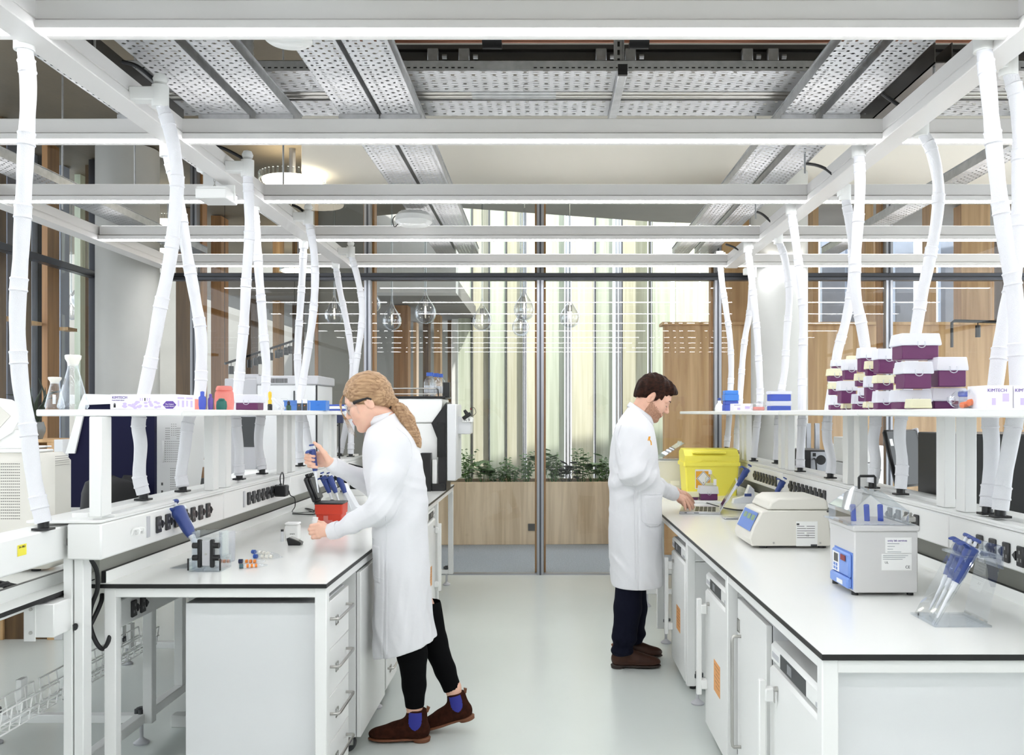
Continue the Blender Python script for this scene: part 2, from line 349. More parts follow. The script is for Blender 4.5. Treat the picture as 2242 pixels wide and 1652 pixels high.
# ================================================================== ceiling light rails
LEDD = [2.97, 4.17, 5.37, 6.57, 7.74]
BZ0, BZ1 = 2.833, 2.945
GL = 'white suspended ceiling rails with light strips'
def crossbeam(d, x0, x1, label):
    t = thing('light_rail', label, 'ceiling light', ((x0+x1)/2, d, BZ0), 0, GL)
    m_ = MB(); m_.box(x0, x1, d, d+.075, BZ0+.045, BZ1, bev=.003); m_.box(x0, x1, d-.016, d+.08, BZ0+.009, BZ0+.038, bev=.002); m_.box(x0, x1, d+.01, d+.07, BZ0+.03, BZ0+.05)
    m_.build('housing', 'beam_white', t)
    MB().box(x0+.01, x1-.01, d-.012, d+.030, BZ0+.004, BZ0+.012).build('light_strip', 'led', t)
    MB().box(x0+.01, x1-.01, d+.014, d+.060, BZ1-.001, BZ1+.003).build('uplight_strip', 'led_up', t)
    return t
labs = ['white rail with light strip crossing the very top of the view', 'second light rail from the camera, below the grey cable trays', 'third light rail from the camera, below the beige ceiling panel', 'fourth light rail from the camera, meeting the outer white rail', 'farthest light rail, just in front of the glass wall']
for i, d in enumerate(LEDD): crossbeam(d, -3.34 if i > 2 else -3.6, 4.6, labs[i])
for i, d in enumerate((1.77, .57, -.63, -1.83)): crossbeam(d, -3.6, 4.6, 'light rail overhead, row %s behind the viewpoint' % ('one', 'two', 'three', 'four')[i])
def longbeam(x, y0, y1, label):
    t = thing('ceiling_rail', label, 'ceiling rail', (x, (y0+y1)/2, BZ0))
    m_ = MB(); m_.box(x-.05, x+.05, y0, y1, BZ0+.050, BZ1+.002, bev=.003); m_.box(x-.056, x+.056, y0, y1, BZ0+.002, BZ0+.042, bev=.003); m_.box(x-.046, x+.046, y0, y1, BZ0+.04, BZ0+.052)
    m_.build('rail', 'beam_white', t); return t
longbeam(-1.775, -2, 7.83, 'long white ceiling rail above the left shelf carrying white hoses')
longbeam(1.645, -2, 7.83, 'long white ceiling rail above the right shelf carrying white hoses')
longbeam(-3.4, -2, 7.83, 'outer long white ceiling rail near the left glass wall')
# suspension rods
for i, (x, d, lab) in enumerate(((-3.3, 6.0, 'thin rod holding the outer rail in front of the left column'), (-1.9, 5.0, 'thin rod holding the left rail behind the second light rail'), (-1.66, 5.55, 'thin rod holding the left rail beside the hanging chain'), (-1.85, 3.6, 'thin rod holding the left rail in front of brown concrete'), (1.5, 5.1, 'thin rod holding the right rail below the beige panel'), (1.5, 6.3, 'thin rod holding the right rail in front of the right column'), (1.72, 3.9, 'thin rod holding the right rail beside a black steel channel'), (-2.62, 5.6, 'thin rod between the left rail and the outer rail'))):
    tag(MB().cyl((x, d, BZ1-.01), (x, d, 3.96), .006, n=8).build('suspension_rod', 'galv'), lab, 'rod', 'rods holding up the ceiling rails')
# ================================================================== cable trays and services above the rails
def tray_long(name, label, x0, x1, z, y0, y1, fl=.05, group='perforated cable trays running away from the camera'):
    t = thing(name, label, 'cable tray', ((x0+x1)/2, (y0+y1)/2, z), 0, group)
    MB().box(x0, x1, y0, y1, z, z+.0015).build('tray_bed', 'perf_long', t, 0)
    for sx in (x0, x1):
        MB().box(sx-.001, sx+.001, y0, y1, z, z+fl).box(sx-.008, sx+.008, y0, y1, z+fl-.003, z+fl).build('side_flange', 'galv', t, 0)
    for yb in (4.42, 5.85, 7.2, 8.3):
        if y0 < yb < y1: MB().box(x0-.008, x1+.008, yb, yb+.04, z-.024, z-.001).box(x0-.011, x1+.011, yb+.005, yb+.035, z-.016, z-.006).build('cross_bracket', 'galv', t)
    return t
tray_long('cable_tray', 'wide perforated tray at upper left, leftmost of four near the left rail', -1.74, -1.50, 3.05, .5, 4.6)
tray_long('cable_tray', 'narrow perforated tray beside the wide tray at upper left', -1.45, -1.28, 3.05, .5, 4.6)
tray_long('cable_tray', 'perforated tray right of the round white ceiling disc', -1.035, -.85, 3.05, .5, 8.3)
tray_long('cable_tray', 'perforated tray at upper left nearest the middle of the ceiling', -.825, -.64, 3.05, .5, 8.3)
tray_long('cable_tray', 'perforated tray at upper right nearest the middle of the ceiling', 1.19, 1.345, 3.05, .5, 8.3)
tray_long('cable_tray', 'perforated tray at upper right nearest the right rail', 1.40, 1.57, 3.05, .5, 8.3)
tray_long('cable_tray', 'perforated tray just left of the left rail under brown concrete', -2.15, -1.98, 3.05, .5, 8.3)
tray_long('cable_tray', 'perforated tray over the outer rail near the left glass wall', -3.42, -3.20, 3.05, .5, 8.3, .06)
tray_long('cable_tray', 'perforated tray far right beyond the right rail', 2.60, 2.76, 3.05, .5, 8.3, .06)
def tray_cross(label, y0, y1, z, x0, x1):
    t = thing('cross_tray', label, 'cable tray', ((x0+x1)/2, y0, z), 0, 'perforated cable trays crossing the ceiling')
    MB().box(x0, x1, y0, y1, z, z+.0015).build('tray_bed', 'perf_cross', t, 0)
    m_ = MB()
    for sy in (y0, y1): m_.box(x0, x1, sy-.001, sy+.001, z, z+.05)
    m_.box(x0, x1, y0-.001, y0+.012, z+.048, z+.05); m_.build('side_flange', 'galv', t, 0)
    m_ = MB()
    for k in range(int((x1-x0)/.03)): m_.box(x0+k*.03, x0+k*.03+.016, y0-.0016, y0-.001, z+.012, z+.018)
    p = m_.build('slot_row', 'black_edge', t, 0); p['kind'] = 'stuff'
    m_ = MB(); m_.box(-.33, -.07, y0-.004, y0-.002, z+.004, z+.045)
    m_.build('joint_plate', 'galv', t, 0)
    return t
tray_cross('perforated cross tray nearest the first light rail', 4.17, 4.44, 3.17, -2.1, 4.4)
tray_cross('perforated cross tray nearest the second light rail', 4.57, 4.80, 3.17, -2.1, 4.4)
for k, (y, lab) in enumerate(((4.48, 'thin steel conduit between the cross trays, nearer one'), (4.53, 'thin steel conduit between the cross trays, farther one'))):
    t = thing('conduit', lab, 'pipe', (0, y, 3.18), 0, 'steel conduits between the cross trays')
    MB().cyl((-2, y, 3.18), (4.3, y, 3.18), .012, n=10).build('pipe', 'steel', t); MB().cyl((-.38, y, 3.18), (.05, y, 3.18), .015, n=10).build('sleeve', 'galv', t)
t = thing('copper_pipe', 'long copper coloured pipe running across just above the first light rail', 'pipe', (1, 4.55, 3.485))
MB().cyl((-1.0, 4.55, 3.485), (4.3, 4.55, 3.485), .022, n=12).build('pipe', 'copper', t)
for x in (-.28, .48): MB().cyl((x-.05, 4.55, 3.472), (x+.05, 4.55, 3.472), .040, n=14).build('insulation_clamp', 'rubber', t)
for x in (-.34, -.215, .56): MB().lathe([(.001, -.012), (.014, -.008), (.014, .008), (.001, .012)], (x, 4.53, 3.49), 10).build('clamp_cap', MATS.get('red_cap') or mat('red_cap', (130, 24, 30), .4), t)
lab_ = MB().box(.5, .66, 4.526, 4.527, 3.488, 3.512).build('pipe_label', mat('label_yellow', (196, 160, 40), .5), t); text('NITROGEN N2 (HP)', 'lettering', .017, (.58, 4.5255, 3.5), (pi/2, 0, 0), 'black_edge', t)
tag(MB().box(-.95, 4.3, 4.95, 5.05, 3.60, 3.69).build('service_duct', 'soffit'), 'beige flat duct behind the copper pipe near the first light rail', 'duct')
t = thing('steel_channel', 'dark steel channel with white cable clips crossing under the beige duct', 'channel', (1.0, 4.86, 3.47))
m_ = MB(); m_.box(-.9, 4.2, 4.84, 4.89, 3.55, 3.575).box(-.9, 4.2, 4.84, 4.89, 3.475, 3.50).box(-.9, 4.2, 4.88, 4.89, 3.50, 3.55); m_.build('rail', 'steel_dark', t)
for x in (-.62, -.45, .30, .46, 1.1, 1.24): MB().box(x-.03, x+.03, 4.80, 4.84, 3.47, 3.54, bev=.004).cyl((x+.05, 4.82, 3.5), (x+.075, 4.82, 3.5), .014, n=8).build('clip', 'galv', t)
for x, lab in ((-.80, 'slotted steel upright left of the beige duct'), (.37, 'slotted steel upright over the middle hanging strut')):
    t = thing('slotted_upright', lab, 'bracket', (x, 4.5, 3.22)); MB().box(x-.025, x+.025, 4.50, 4.503, 3.22, 3.95).box(x-.025, x-.022, 4.46, 4.5, 3.22, 3.95).box(x+.022, x+.025, 4.46, 4.5, 3.22, 3.95).build('channel', 'galv', t)
    m_ = MB()
    for q in range(16): m_.box(x-.006, x+.006, 4.496, 4.4995, 3.25+q*.043, 3.275+q*.043)
    m_.build('slot_row', 'black_edge', t, 0)['kind'] = 'stuff'
t = thing('hanging_strut', 'pale steel strut with black end cap crossing under the middle trays', 'bracket', (.36, 4.4, 3.13))
MB().box(.335, .375, 4.1, 4.9, 3.12, 3.165, bev=.003).build('channel', 'galv', t); MB().box(.333, .377, 4.08, 4.1, 3.118, 3.167).build('end_cap', 'black_plastic', t)
t = thing('black_channel', 'open black steel channel end beside the right rail', 'channel', (1.74, 4.0, 3.12))
m_ = MB(); m_.box(1.70, 1.705, 3.85, 4.78, 3.08, 3.17).box(1.775, 1.78, 3.85, 4.78, 3.08, 3.17).box(1.70, 1.78, 3.85, 4.78, 3.08, 3.085); m_.build('channel', 'steel_dark', t)
t = thing('black_channel', 'dark steel channel beside the left rail near the second hose clip', 'channel', (-1.9, 3.6, 3.1))
m_ = MB(); m_.box(-1.93, -1.925, 3.0, 4.5, 3.03, 3.10).box(-1.86, -1.855, 3.0, 4.5, 3.03, 3.10).box(-1.93, -1.855, 3.0, 4.5, 3.03, 3.035); m_.build('channel', 'steel_dark', t)
t = thing('ceiling_disc', 'round white ceiling disc just under the first light rail', 'ceiling light', (PX(632, 3.3), 3.3, PZ(86, 3.3)))
MB().lathe([(.001, -.010), (.078, -.010), (.088, -.003), (.088, .010), (.001, .012)], t.location, 40).build('body', 'white_plastic', t)
MB().cyl(t.location+Vector((0, 0, .01)), (t.location.x, 3.3, 3.95), .012, n=8).build('stem', 'white_metal', t)
t = thing('duct_hose', 'ribbed silver flexible duct behind the first light rail', 'duct', (PX(537, 4.6), 4.6, 3.3))
MB().tube([(PX(537, 4.6), 4.6, 3.25+i*.02) for i in range(36)], [.045 if i % 2 else .040 for i in range(36)], 14).build('sleeve', 'galv', t)
tag(MB().box(-4.0, -1.9, 3.45, 3.6, 3.70, 3.95).build('concrete_rib', 'steel_dark'), 'dark steel joist under brown concrete at upper left', 'joist')
# projector-like access point under a tray, chain with hanging sign, speaker
t = thing('wireless_unit', 'rounded white box fixed under a perforated tray in front of the facade', 'device', tuple(P(906, 478, 6.4)))
c = P(906, 478, 6.4); m_ = MB(); m_.lathe([(.001, -.055), (.15, -.055), (.19, -.03), (.19, .01), (.16, .04), (.001, .045)], (0, 0, 0), 40)
for i, v in enumerate(m_.v): m_.v[i] = Vector((c.x+v.x*(.132/.19), c.y+v.y*.8, c.z+v.z*.9))
m_.build('body', 'white_plastic', t)
MB().tube(crom([c+Vector((-.10, 0, .04)), c+Vector((-.15, 0, .0)), c+Vector((-.14, 0, -.06)), c+Vector((-.09, -.02, -.02))]), .004, 6).build('cable', 'steel_dark', t)
MB().box(c.x-.09, c.x+.06, c.y-.02, c.y+.1, c.z+.03, 3.022).build('bracket', 'galv', t)
t = thing('hanging_sign_box', 'white box hanging from a thin chain under the left rail', 'emergency light', tuple(P(468, 420, 4.9)))
c = P(470, 425, 4.9); MB().box(c.x-.085, c.x+.085, c.y-.06, c.y+.12, c.z-.035, c.z+.02, bev=.004).box(c.x-.08, c.x+.08, c.y-.05, c.y+.11, c.z+.02, c.z+.032).build('body', 'white_plastic', t)
MB().box(c.x-.088, c.x+.088, c.y+.06, c.y+.075, c.z-.02, c.z+.14).build('back_plate', 'white_plastic', t)
m_ = MB(); top = P(468, 318, 4.9)
for k in range(14):
    z = c.z+.035+k*(top.z-c.z-.03)/14; M = Matrix.Translation((c.x, c.y, z+.008)) @ Matrix.Rotation(pi/2*(k % 2), 4, 'Z') @ Matrix.Rotation(pi/2, 4, 'X')
    m_.tube([M @ Vector((.006*cos(a), .012*sin(a), 0)) for a in [2*pi*j/10 for j in range(10)]], .0018, 5, closed=True)
m_.build('chain', 'steel', t)
t = thing('smoke_detector', 'small round white detector hanging near the left chain', 'detector', tuple(P(450, 373, 5.0)))
c = P(450, 373, 5.0); MB().lathe([(.001, -.022), (.025, -.02), (.03, -.008), (.048, -.006), (.05, .006), (.001, .01)], c, 28).build('body', 'white_plastic', t); MB().cyl(c+Vector((0, 0, .01)), (c.x, c.y, 3.95), .008, n=8).build('stem', 'white_metal', t)
# black supply cables arching from the trays to the hose clips
for pts, d, lab in (([(268, 135), (300, 145), (335, 172), (345, 182)], 3.75, 'black cable arching to the hose clip nearest on the left rail'), ([(465, 318), (490, 325), (520, 340), (532, 347)], 4.95, 'black cable arching to the left hose clip beyond the chain'), ([(640, 448), (655, 455), (668, 466)], 6.0, 'black cable arching to the third left hose clip'),
                    ([(1765, 358), (1785, 361), (1805, 368), (1822, 380)], (5.3, 4.92), 'black cable arching down to the right rail below the beige panel'), ([(1650, 462), (1668, 468), (1688, 485)], (6.65, 6.26), 'black cable arching down to the right rail before the column'), ([(1590, 535), (1605, 540), (1618, 547)], (7.67, 7.3), 'short black cable arching to the right rail near the glass'), ([(1932, 205), (1950, 218), (1980, 238)], (4.1, 4.05), 'short black cable crossing beside the black steel channel')):
    d = d if isinstance(d, tuple) else (d, d)
    tag(MB().tube(crom([P(x, y, d[0]+(d[1]-d[0])*i/(len(pts)-1)) for i, (x, y) in enumerate(pts)], 5), .009, 8).build('supply_cable', 'rubber'), lab, 'cable', 'black cables feeding the hoses')
# round glass lights, glass pendants and track lamps beyond the glass
mat('warm_lamp', (255, 244, 220), .5, emit=5)
for x, y, d, r, lab in ((640, 395, 8.0, .29, 'large round crystal ceiling light at the left end of the beige panel'), (655, 592, 11.5, .24, 'round crystal ceiling light just under the farthest light rail'), (655, 628, 13.0, .26, 'round crystal ceiling light seen below the dark transom'), (370, 485, 9.6, .18, 'round crystal ceiling light beside the left column, upper one'), (370, 548, 11.2, .18, 'round crystal ceiling light beside the left column, lower one'), (1263, 400, 9.0, .26, 'flat round ceiling light glimpsed above the third light rail')):
    c = P(x, y, d); t = thing('round_light', lab, 'ceiling light', tuple(c), 0, 'round crystal ceiling lights')
    MB().lathe([(.001, -.025), (r*.9, -.02), (r*.92, .0), (.001, .0)], c, 36).build('diffuser', 'warm_lamp', t)
    m_ = MB()
    if x != 1263:
        for q in range(40):
            a = 2*pi*q/40; m_.cyl((c.x+r*cos(a), c.y+r*sin(a), c.z-.02), (c.x+r*cos(a), c.y+r*sin(a), c.z+.05), .009, n=6)
        m_.build('crystal_ring', 'clear_glass', t)['kind'] = 'stuff'
    MB().cyl(c+Vector((0, 0, 0)), (c.x, c.y, 3.99), r*.10, n=20).build('mount', 'alu', t)
def pendant(x, y, wpx, d, lab):
    c = P(x, y, d); r = wpx/2*d/FPX
    t = thing('glass_pendant', lab, 'pendant light', tuple(c), 0, 'clear glass teardrop pendant lights')
    pr = [(.001, -1.06), (.35, -1.0), (.68, -.80), (.92, -.45), (1.0, -.05), (.95, .3), (.80, .62), (.55, .98), (.33, 1.3), (.18, 1.62), (.12, 1.9), (.10, 2.2)]
    MB().lathe([(a*r, b*r) for a, b in pr], c, 32, caps=False).build('glass_drop', 'pendant_glass', t, 60)
    MB().lathe([(.001, .55*r), (.25*r, .6*r), (.22*r, 1.2*r), (.001, 1.25*r)], c, 16).build('socket', 'steel', t)
    MB().lathe([(.001, -.1*r), (.06*r, -.05*r), (.09*r, .2*r), (.05*r, .55*r), (.001, .56*r)], c, 12).build('bulb', 'warm_lamp', t)
    MB().cyl(c+Vector((0, 0, 2.0*r)), (c.x, c.y, 4.0), .010, n=8).build('stem', 'clear_glass', t); MB().cyl(c+Vector((0, 0, 1.2*r)), (c.x, c.y, 4.0), .0025, n=6).build('flex', 'steel', t)
for a in ((732, 688, 43, 9.5, 'glass teardrop pendant between two white hoses left of centre'), (814, 664, 40, 10.4, 'glass teardrop pendant half hidden behind a bent white hose'), (858, 701, 42, 9.8, 'low glass teardrop pendant above the blonde head, left of its pair'), (931.5, 684, 47, 9.3, 'large glass teardrop pendant above the big white instrument'), (1055.6, 701, 43, 9.6, 'glass teardrop pendant alone in front of the pale facade'), (1148, 677, 46, 9.3, 'upper glass teardrop pendant of the pair beside the centre mullion'), (1140, 716, 38, 10.8, 'lower glass teardrop pendant of the pair beside the centre mullion'), (1247.6, 694, 44, 9.5, 'glass teardrop pendant just right of the centre mullion'), (177, 654, 42, 9.6, 'higher glass teardrop pendant beyond the left glass wall'), (156, 679, 40, 10.0, 'lower glass teardrop pendant beyond the left glass wall')):
    pendant(*a)
t = thing('lamp_track', 'slanting black track with small black spot lamps beyond the glass', 'track light', tuple(P(565, 775, 10.0)))
a, b = P(492, 796, 9.8), P(645, 745, 10.6); MB().tube([a, b], .014, 6).build('track', 'black_plastic', t); MB().cyl(a, (a.x, a.y, 3.98), .003, n=6).cyl(b, (b.x, b.y, 3.98), .003, n=6).build('wire', 'black_plastic', t)
for x, y in ((505, 812), (520, 806), (544, 795), (557, 792), (566, 787), (590, 780), (605, 775), (612, 772), (625, 768), (634, 765)):
    f = (x-492)/153; q = a.lerp(b, f); MB().cyl(q, q-Vector((0, 0, .06)), .004, n=6).cyl(q-Vector((0, 0, .05)), q-Vector((0, 0, .14)), .030, n=12).build('spot_lamp', 'black_plastic', t)
t = thing('lamp_track', 'black curved track with one spot lamp at far right beyond the glass', 'track light', tuple(P(2140, 703, 9.2)))
MB().tube([P(2084, 760, 9.2), P(2084, 706, 9.2), P(2090, 702, 9.2), P(2240, 706, 9.2)], .016, 8).build('track', 'black_plastic', t); MB().cyl(P(2200, 704, 9.2), (P(2200, 704, 9.2).x, 9.2, 4.0), .004, n=6).build('wire', 'black_plastic', t); MB().cyl(P(2141, 712, 9.2), P(2141, 738, 9.2), .026, n=14).build('spot_lamp', 'black_plastic', t); MB().cyl(P(2141, 703, 9.2), P(2141, 713, 9.2), .005, n=6).build('stem', 'black_plastic', t)
# ================================================================== benches, spines, shelves, hoses
def bench(name, label, x0, x1, y0, y1, xup, xfront, frames, sgn):
    """x0..x1 worktop; xup upstand line; xfront aisle edge; frames = distances of the rectangular leg frames"""
    t = thing(name, label, 'lab bench', ((x0+x1)/2, (y0+y1)/2, 0))
    wt = MB().box(x0, x1, y0, y1, .884, .8995).build('worktop', 'black_edge', t)
    MB().box(x0+.0015, x1-.0015, y0+.0015, y1-.0015, .8993, .9006).build('laminate', 'bench_top', wt)
    if xup is not None:
        u = MB().box(xup-.008, xup+.008, y0+.02, y1, .9006, .945).build('upstand', 'black_edge', t)
        MB().box(xup-.0095, xup+.0095, y0+.022, y1, .9006, .9440).build('laminate', 'bench_top', u)
    a, b = (x0+.07, x1-.004) if xfront == x1 else (x0+.004, x1-.07)
    for f, q in enumerate(frames):
        m_ = MB(); w_ = .045
        for x in (a, b-w_): m_.box(x, x+w_, q, q+.045, .10, .883, bev=.003)
        m_.box(a+.003, b-.003, q+.0015, q+.0435, .845, .882, bev=.003); m_.box(a+.003, b-.003, q+.0015, q+.0435, .1015, .14, bev=.003)
        fr = m_.build('leg_frame', 'white_metal', t)
        for x in (a+.06, b-.06):
            MB().lathe([(.001, 0), (.034, 0), (.036, .008), (.016, .022), (.009, .03), (.009, .11), (.001, .11)], (x, q+.022, 0), 18).build('foot', 'grey_plastic', fr)
            MB().cyl((x, q+.022, .028), (x, q+.022, .11), .008, n=10).build('foot_screw', 'steel', fr)
            m_ = MB()
            for k in range(5): m_.cyl((x+.018*cos(k*1.2566), q+.022+.018*sin(k*1.2566), .145), (x+.018*cos(k*1.2566), q+.022+.018*sin(k*1.2566), .165), .013, n=10)
            m_.cyl((x, q+.022, .14), (x, q+.022, .172), .014, n=12); m_.build('knob', 'dark_grey', fr)
    m_ = MB(); xf = (b-.045, b) if xfront == x1 else (a, a+.045)
    m_.box(xf[0]+.002, xf[1]-.002, y0+.06, y1-.02, .848, .884, bev=.003); m_.box(a if xfront == x1 else b-.043, a+.043 if xfront == x1 else b-.002, y0+.06, y1-.02, .848, .881, bev=.003)
    m_.build('rail', 'white_metal', t)
    return t
BL = bench('lab_bench', 'long white lab bench the woman works at', -1.7565, -.834, 3.337, 7.97, -1.69, -.834, (3.352, 4.60, 5.7, 6.8, 7.90), 1)
BR = bench('lab_bench', 'long white lab bench the man types at', .742, 1.65, 2.365, 7.97, 1.61, .742, (2.378, 3.62, 4.66, 5.90, 7.02, 7.9), -1)
BO = bench('lab_bench', 'white bench at far left carrying the beige oven', -2.65, -1.768, 1.6, 7.97, -1.862, -2.65, (1.62, 2.85, 4.1, 5.4, 6.7), 1)
BQ = bench('lab_bench', 'white bench behind the right shelf carrying the black monitor', 1.80, 2.70, 1.6, 7.97, 1.84, 2.70, (1.62, 2.85, 4.1, 5.4, 6.7), 1)
MB().box(-1.918, -1.873, 4.53, 4.575, .145, .882, bev=.003).box(-1.918, -1.873, 3.30, 4.575, .10, .146, bev=.003).build('side_frame', 'white_metal', BO)
mat('socket_dark', (44, 44, 46), .35); mat('socket_hole', (150, 150, 150), .5)
def socket(t, x, y, z, s):
    """angled black double-pole socket on the plane x = const, facing +x (s=1) or -x (s=-1)"""
    m_ = MB(); q = .010
    m_.T = Matrix.Translation((x, y, z))
    m_.box(0, s*q, -.021, .021, -.034, .034, 0, .003)
    m_.prism([(.021, -.016), (.042, 0), (.021, .016)], 0, s*.013, 'YZ', 0)
    for dy, dz in ((0, .014), (-.009, -.012), (.009, -.012)): m_.box(s*q, s*(q+.0006), dy-.0028, dy+.0028, dz-.0055, dz+.0055, 1)
    return m_.build('socket', ['socket_dark', 'socket_hole'], t)
def spine(label, xf, s, y0, y1, yr, joints, xpost):
    """two trunkings back to back on posts; xf = face towards the aisle, s = +1 when that face looks to +x"""
    t = thing('service_spine', label, 'service spine', (xf-s*.14, (y0+y1)/2, 0))
    e = [y0]+joints+[y1]
    for a, b in zip(e[:-1], e[1:]):
        MB().box(xf, xf-s*.125, a+.0015, b-.0015, 1.02, 1.15, bev=.006).build('trunking_panel', 'white_metal', t)
    MB().box(xf-s*.002, xf-s*.27, y0, y1, 1.152, 1.162, bev=.002).box(xf, xf-s*.05, y0+.1, y1, 1.162, 1.173, bev=.002).box(xf-s*.10, xf-s*.16, y0+.1, y1, 1.160, 1.178, bev=.002).build('top_ledge', 'white_metal', t)
    MB().box(xf-s*.145, xf-s*.27, yr, y1, 1.02, 1.14, bev=.006).build('rear_trunking', 'white_metal', t)
    MB().box(xf-s*.102, xf-s*.12, y0+.19, y1-.01, .902, 1.03).build('gap_strip', 'gap_grey', t)
    for j, q in enumerate([y0+.05]+[k for k in joints for _ in (0, 1)]):
        yy = q+(.0 if j == 0 else (-.085 if j % 2 else .085))
        MB().box(xf-s*.005, xf-s*.05, yy-.038, yy+.038, 1.174, 1.536, bev=.003).build('post', 'white_metal', t)
    for q in [y0+.08]+joints+[y1-.2]:
        h_ = 1.03 if q < y0+.2 else .882
        MB().box(xf-s*.090, xf-s*.125, q-.03, q+.03, 0, h_, bev=.003).box(xf-s*.130, xf-s*.164, q-.03, q+.03, 0, h_, bev=.003).build('lower_post', 'white_metal', t)
        MB().box(xf-s*.02, xf-s*.25, q-.03, q+.03, 0, .06, bev=.003).build('lower_post', 'white_metal', t)
    return t
SL = spine('white service spine of the left bench, panel with the plugged black adapter', -1.60, 1, 3.16, 7.97, 1.7, [4.36, 5.50, 6.62], None)
SR = spine('white service spine of the right bench behind the centrifuge and water bath', 1.57, -1, 2.0, 7.97, 1.9, [3.43, 4.55, 5.85, 7.05], None)
for k in range(7): socket(SL, -1.60, 3.62+k*.088, 1.09, 1)
for k in range(8): socket(SL, -1.60, 4.72+k*.080, 1.09, 1)
for k in range(8): socket(SR, 1.57, 2.90+(k-4)*.092, 1.075, -1)
for k in range(4): socket(SR, 1.57, 3.72+k*.095, 1.085, -1)
for k in range(9): socket(SR, 1.57, 4.95+k*.085, 1.08, -1)
for k in range(8): socket(SR, 1.57, 6.0+k*.085, 1.08, -1)
for yy in (3.53, 4.65): MB().box(-1.602, -1.594, yy-.012, yy+.012, 1.05, 1.135, bev=.002).build('isolator_switch', 'grey_plastic', SL)
for yy in (3.40, 3.44): MB().tube(crom([(-1.599, yy-.012, 1.08), (-1.59, yy-.012, 1.10), (-1.575, yy, 1.10), (-1.575, yy, 1.085), (-1.59, yy+.012, 1.08)], 4), .005, 6).build('panel_clip', 'white_plastic', SL)
m_ = MB(); m_.box(-1.7443, -1.7438, 2.9, 2.95, 1.075, 1.112); p_ = m_.build('yellow_sticker', mat('sticker_yellow', (238, 226, 70), .5), SL)
text('24-1863', 'lettering', .011, (-1.7434, 2.925, 1.104), (pi/2, 0, pi/2), 'black_edge', SL)
MB().box(-1.762, -1.702, 3.50, 4.20, .69, .80, bev=.004).build('lower_trunking', 'white_metal', SL)
for yy in (3.62, 3.70): socket(SL, -1.702, yy, .745, 1)
def shelf(label, x0, x1, y0, y1, joints):
    t = thing('bench_shelf', label, 'shelf', ((x0+x1)/2, (y0+y1)/2, 1.536))
    e = [y0]+joints+[y1]
    for a, b in zip(e[:-1], e[1:]): MB().box(x0, x1, a+.0012, b-.0012, 1.537, 1.562, bev=.004).build('shelf_board', 'white_metal', t)
    return t
shelf('long white shelf on posts above the left bench, holding flasks and bottles', -1.865, -1.33, 3.21, 6.85, [4.42, 5.60])
shelf('long white shelf on posts above the right bench, holding purple boxes', 1.215, 1.96, 2.05, 8.0, [3.43, 4.6, 5.8, 7.0])
# ------------------------------------------------------------------ mesh sleeved hoses
def hose(label, d0, d1, pts, low, s, face=False, r=.0245):
    """pts, low: photo points above and below the shelf; s: side of the rail the clip sits on"""
    allp = pts+low; n = len(allp); y0, y1 = allp[0][1], allp[-1][1]
    w_ = [P(x, y, d0+(d1-d0)*(y-y0)/(y1-y0)) for x, y in allp]
    w_[-1].z = max(w_[-1].z, 1.168 if w_[-1].y < 3.15 and w_[-1].x < 0 else 1.206)
    path = crom(w_, 10); L = [0]
    for a, b in zip(path[:-1], path[1:]): L.append(L[-1]+(b-a).length)
    rad = []; cols = []; step = .255
    for i, q in enumerate(L):
        u = (q % step)/step
        rad.append(r*(1+.10*sin(pi*u)))
    t = thing('service_hose', label, 'hose', tuple(w_[-1]), 0, 'white mesh sleeved hoses between the ceiling rails and the spines')
    MB().tube(path, rad, 16).build('sleeve', 'hose_white', t, 60)
    q = .06
    while q < L[-1]-.05:
        sub = []; rr = []
        for k in range(9):
            v = q+k*.055/8
            i = max(j for j in range(len(L)) if L[j] <= v); i = min(i, len(L)-2); f = (v-L[i])/max(1e-6, L[i+1]-L[i])
            sub.append(path[i].lerp(path[i+1], f)); rr.append(r*(1.25 if k in (1, 7) else (1.15 if 0 < k < 8 else 1.0)))
        MB().tube(sub, rr, 16).build('collar', 'hose_white', t, 60); q += step
    a = w_[0]; e = w_[-1]
    m_ = MB(); m_.cyl(a-Vector((0, 0, .03)), a+Vector((0, 0, .06)), .034, n=20); rx = -1.775 if a.x < 0 else 1.645
    m_.box(a.x, rx+(.05 if a.x > rx else -.05), a.y-.03, a.y+.03, a.z-.005, a.z+.05, bev=.003)
    m_.build('clip', 'white_plastic', t)
    if face: MB().lathe([(.001, -.03), (.026, -.012), (.03, .004), (.022, .022), (.001, .03)], a+Vector((0, 0, .085)), 16).build('cap', 'white_plastic', t)
    MB().cyl(e-Vector((0, 0, .02)), e+Vector((0, 0, .004)), r*.75, n=14).box(e.x-.03, e.x+.03, e.y-.022, e.y+.022, e.z-.026, e.z-.018).build('plug', 'black_plastic', t)
H = hose
H('leftmost white hose, ending on the trunking with the yellow sticker', 3.08, 3.06, [(53, 92), (62, 190), (56, 340), (46, 550), (38, 690), (44, 830), (60, 930)], [(75, 1050), (95, 1150)], -1)
H('white hose passing behind the purple glove box with a bent top', 3.66, 3.72, [(351, 220), (368, 270), (382, 330), (388, 400), (380, 500), (372, 570), (350, 680), (338, 750), (322, 830), (311, 880)], [(303, 930), (308, 975), (305, 1040), (314, 1102)], 1, True)
H('white hose leaning right behind the blue and pink bottles', 4.23, 4.12, [(366, 330), (388, 420), (402, 510), (412, 570), (425, 640), (440, 730), (441, 800), (436, 870)], [(413, 920), (405, 980), (397, 1035), (400, 1083)], -1)
H('white hose behind the purple tip box on the left shelf', 4.74, 4.86, [(542, 375), (545, 440), (546, 520), (540, 600), (535, 700), (528, 780), (520, 870)], [(517, 920), (523, 980), (524, 1055)], 1, True)
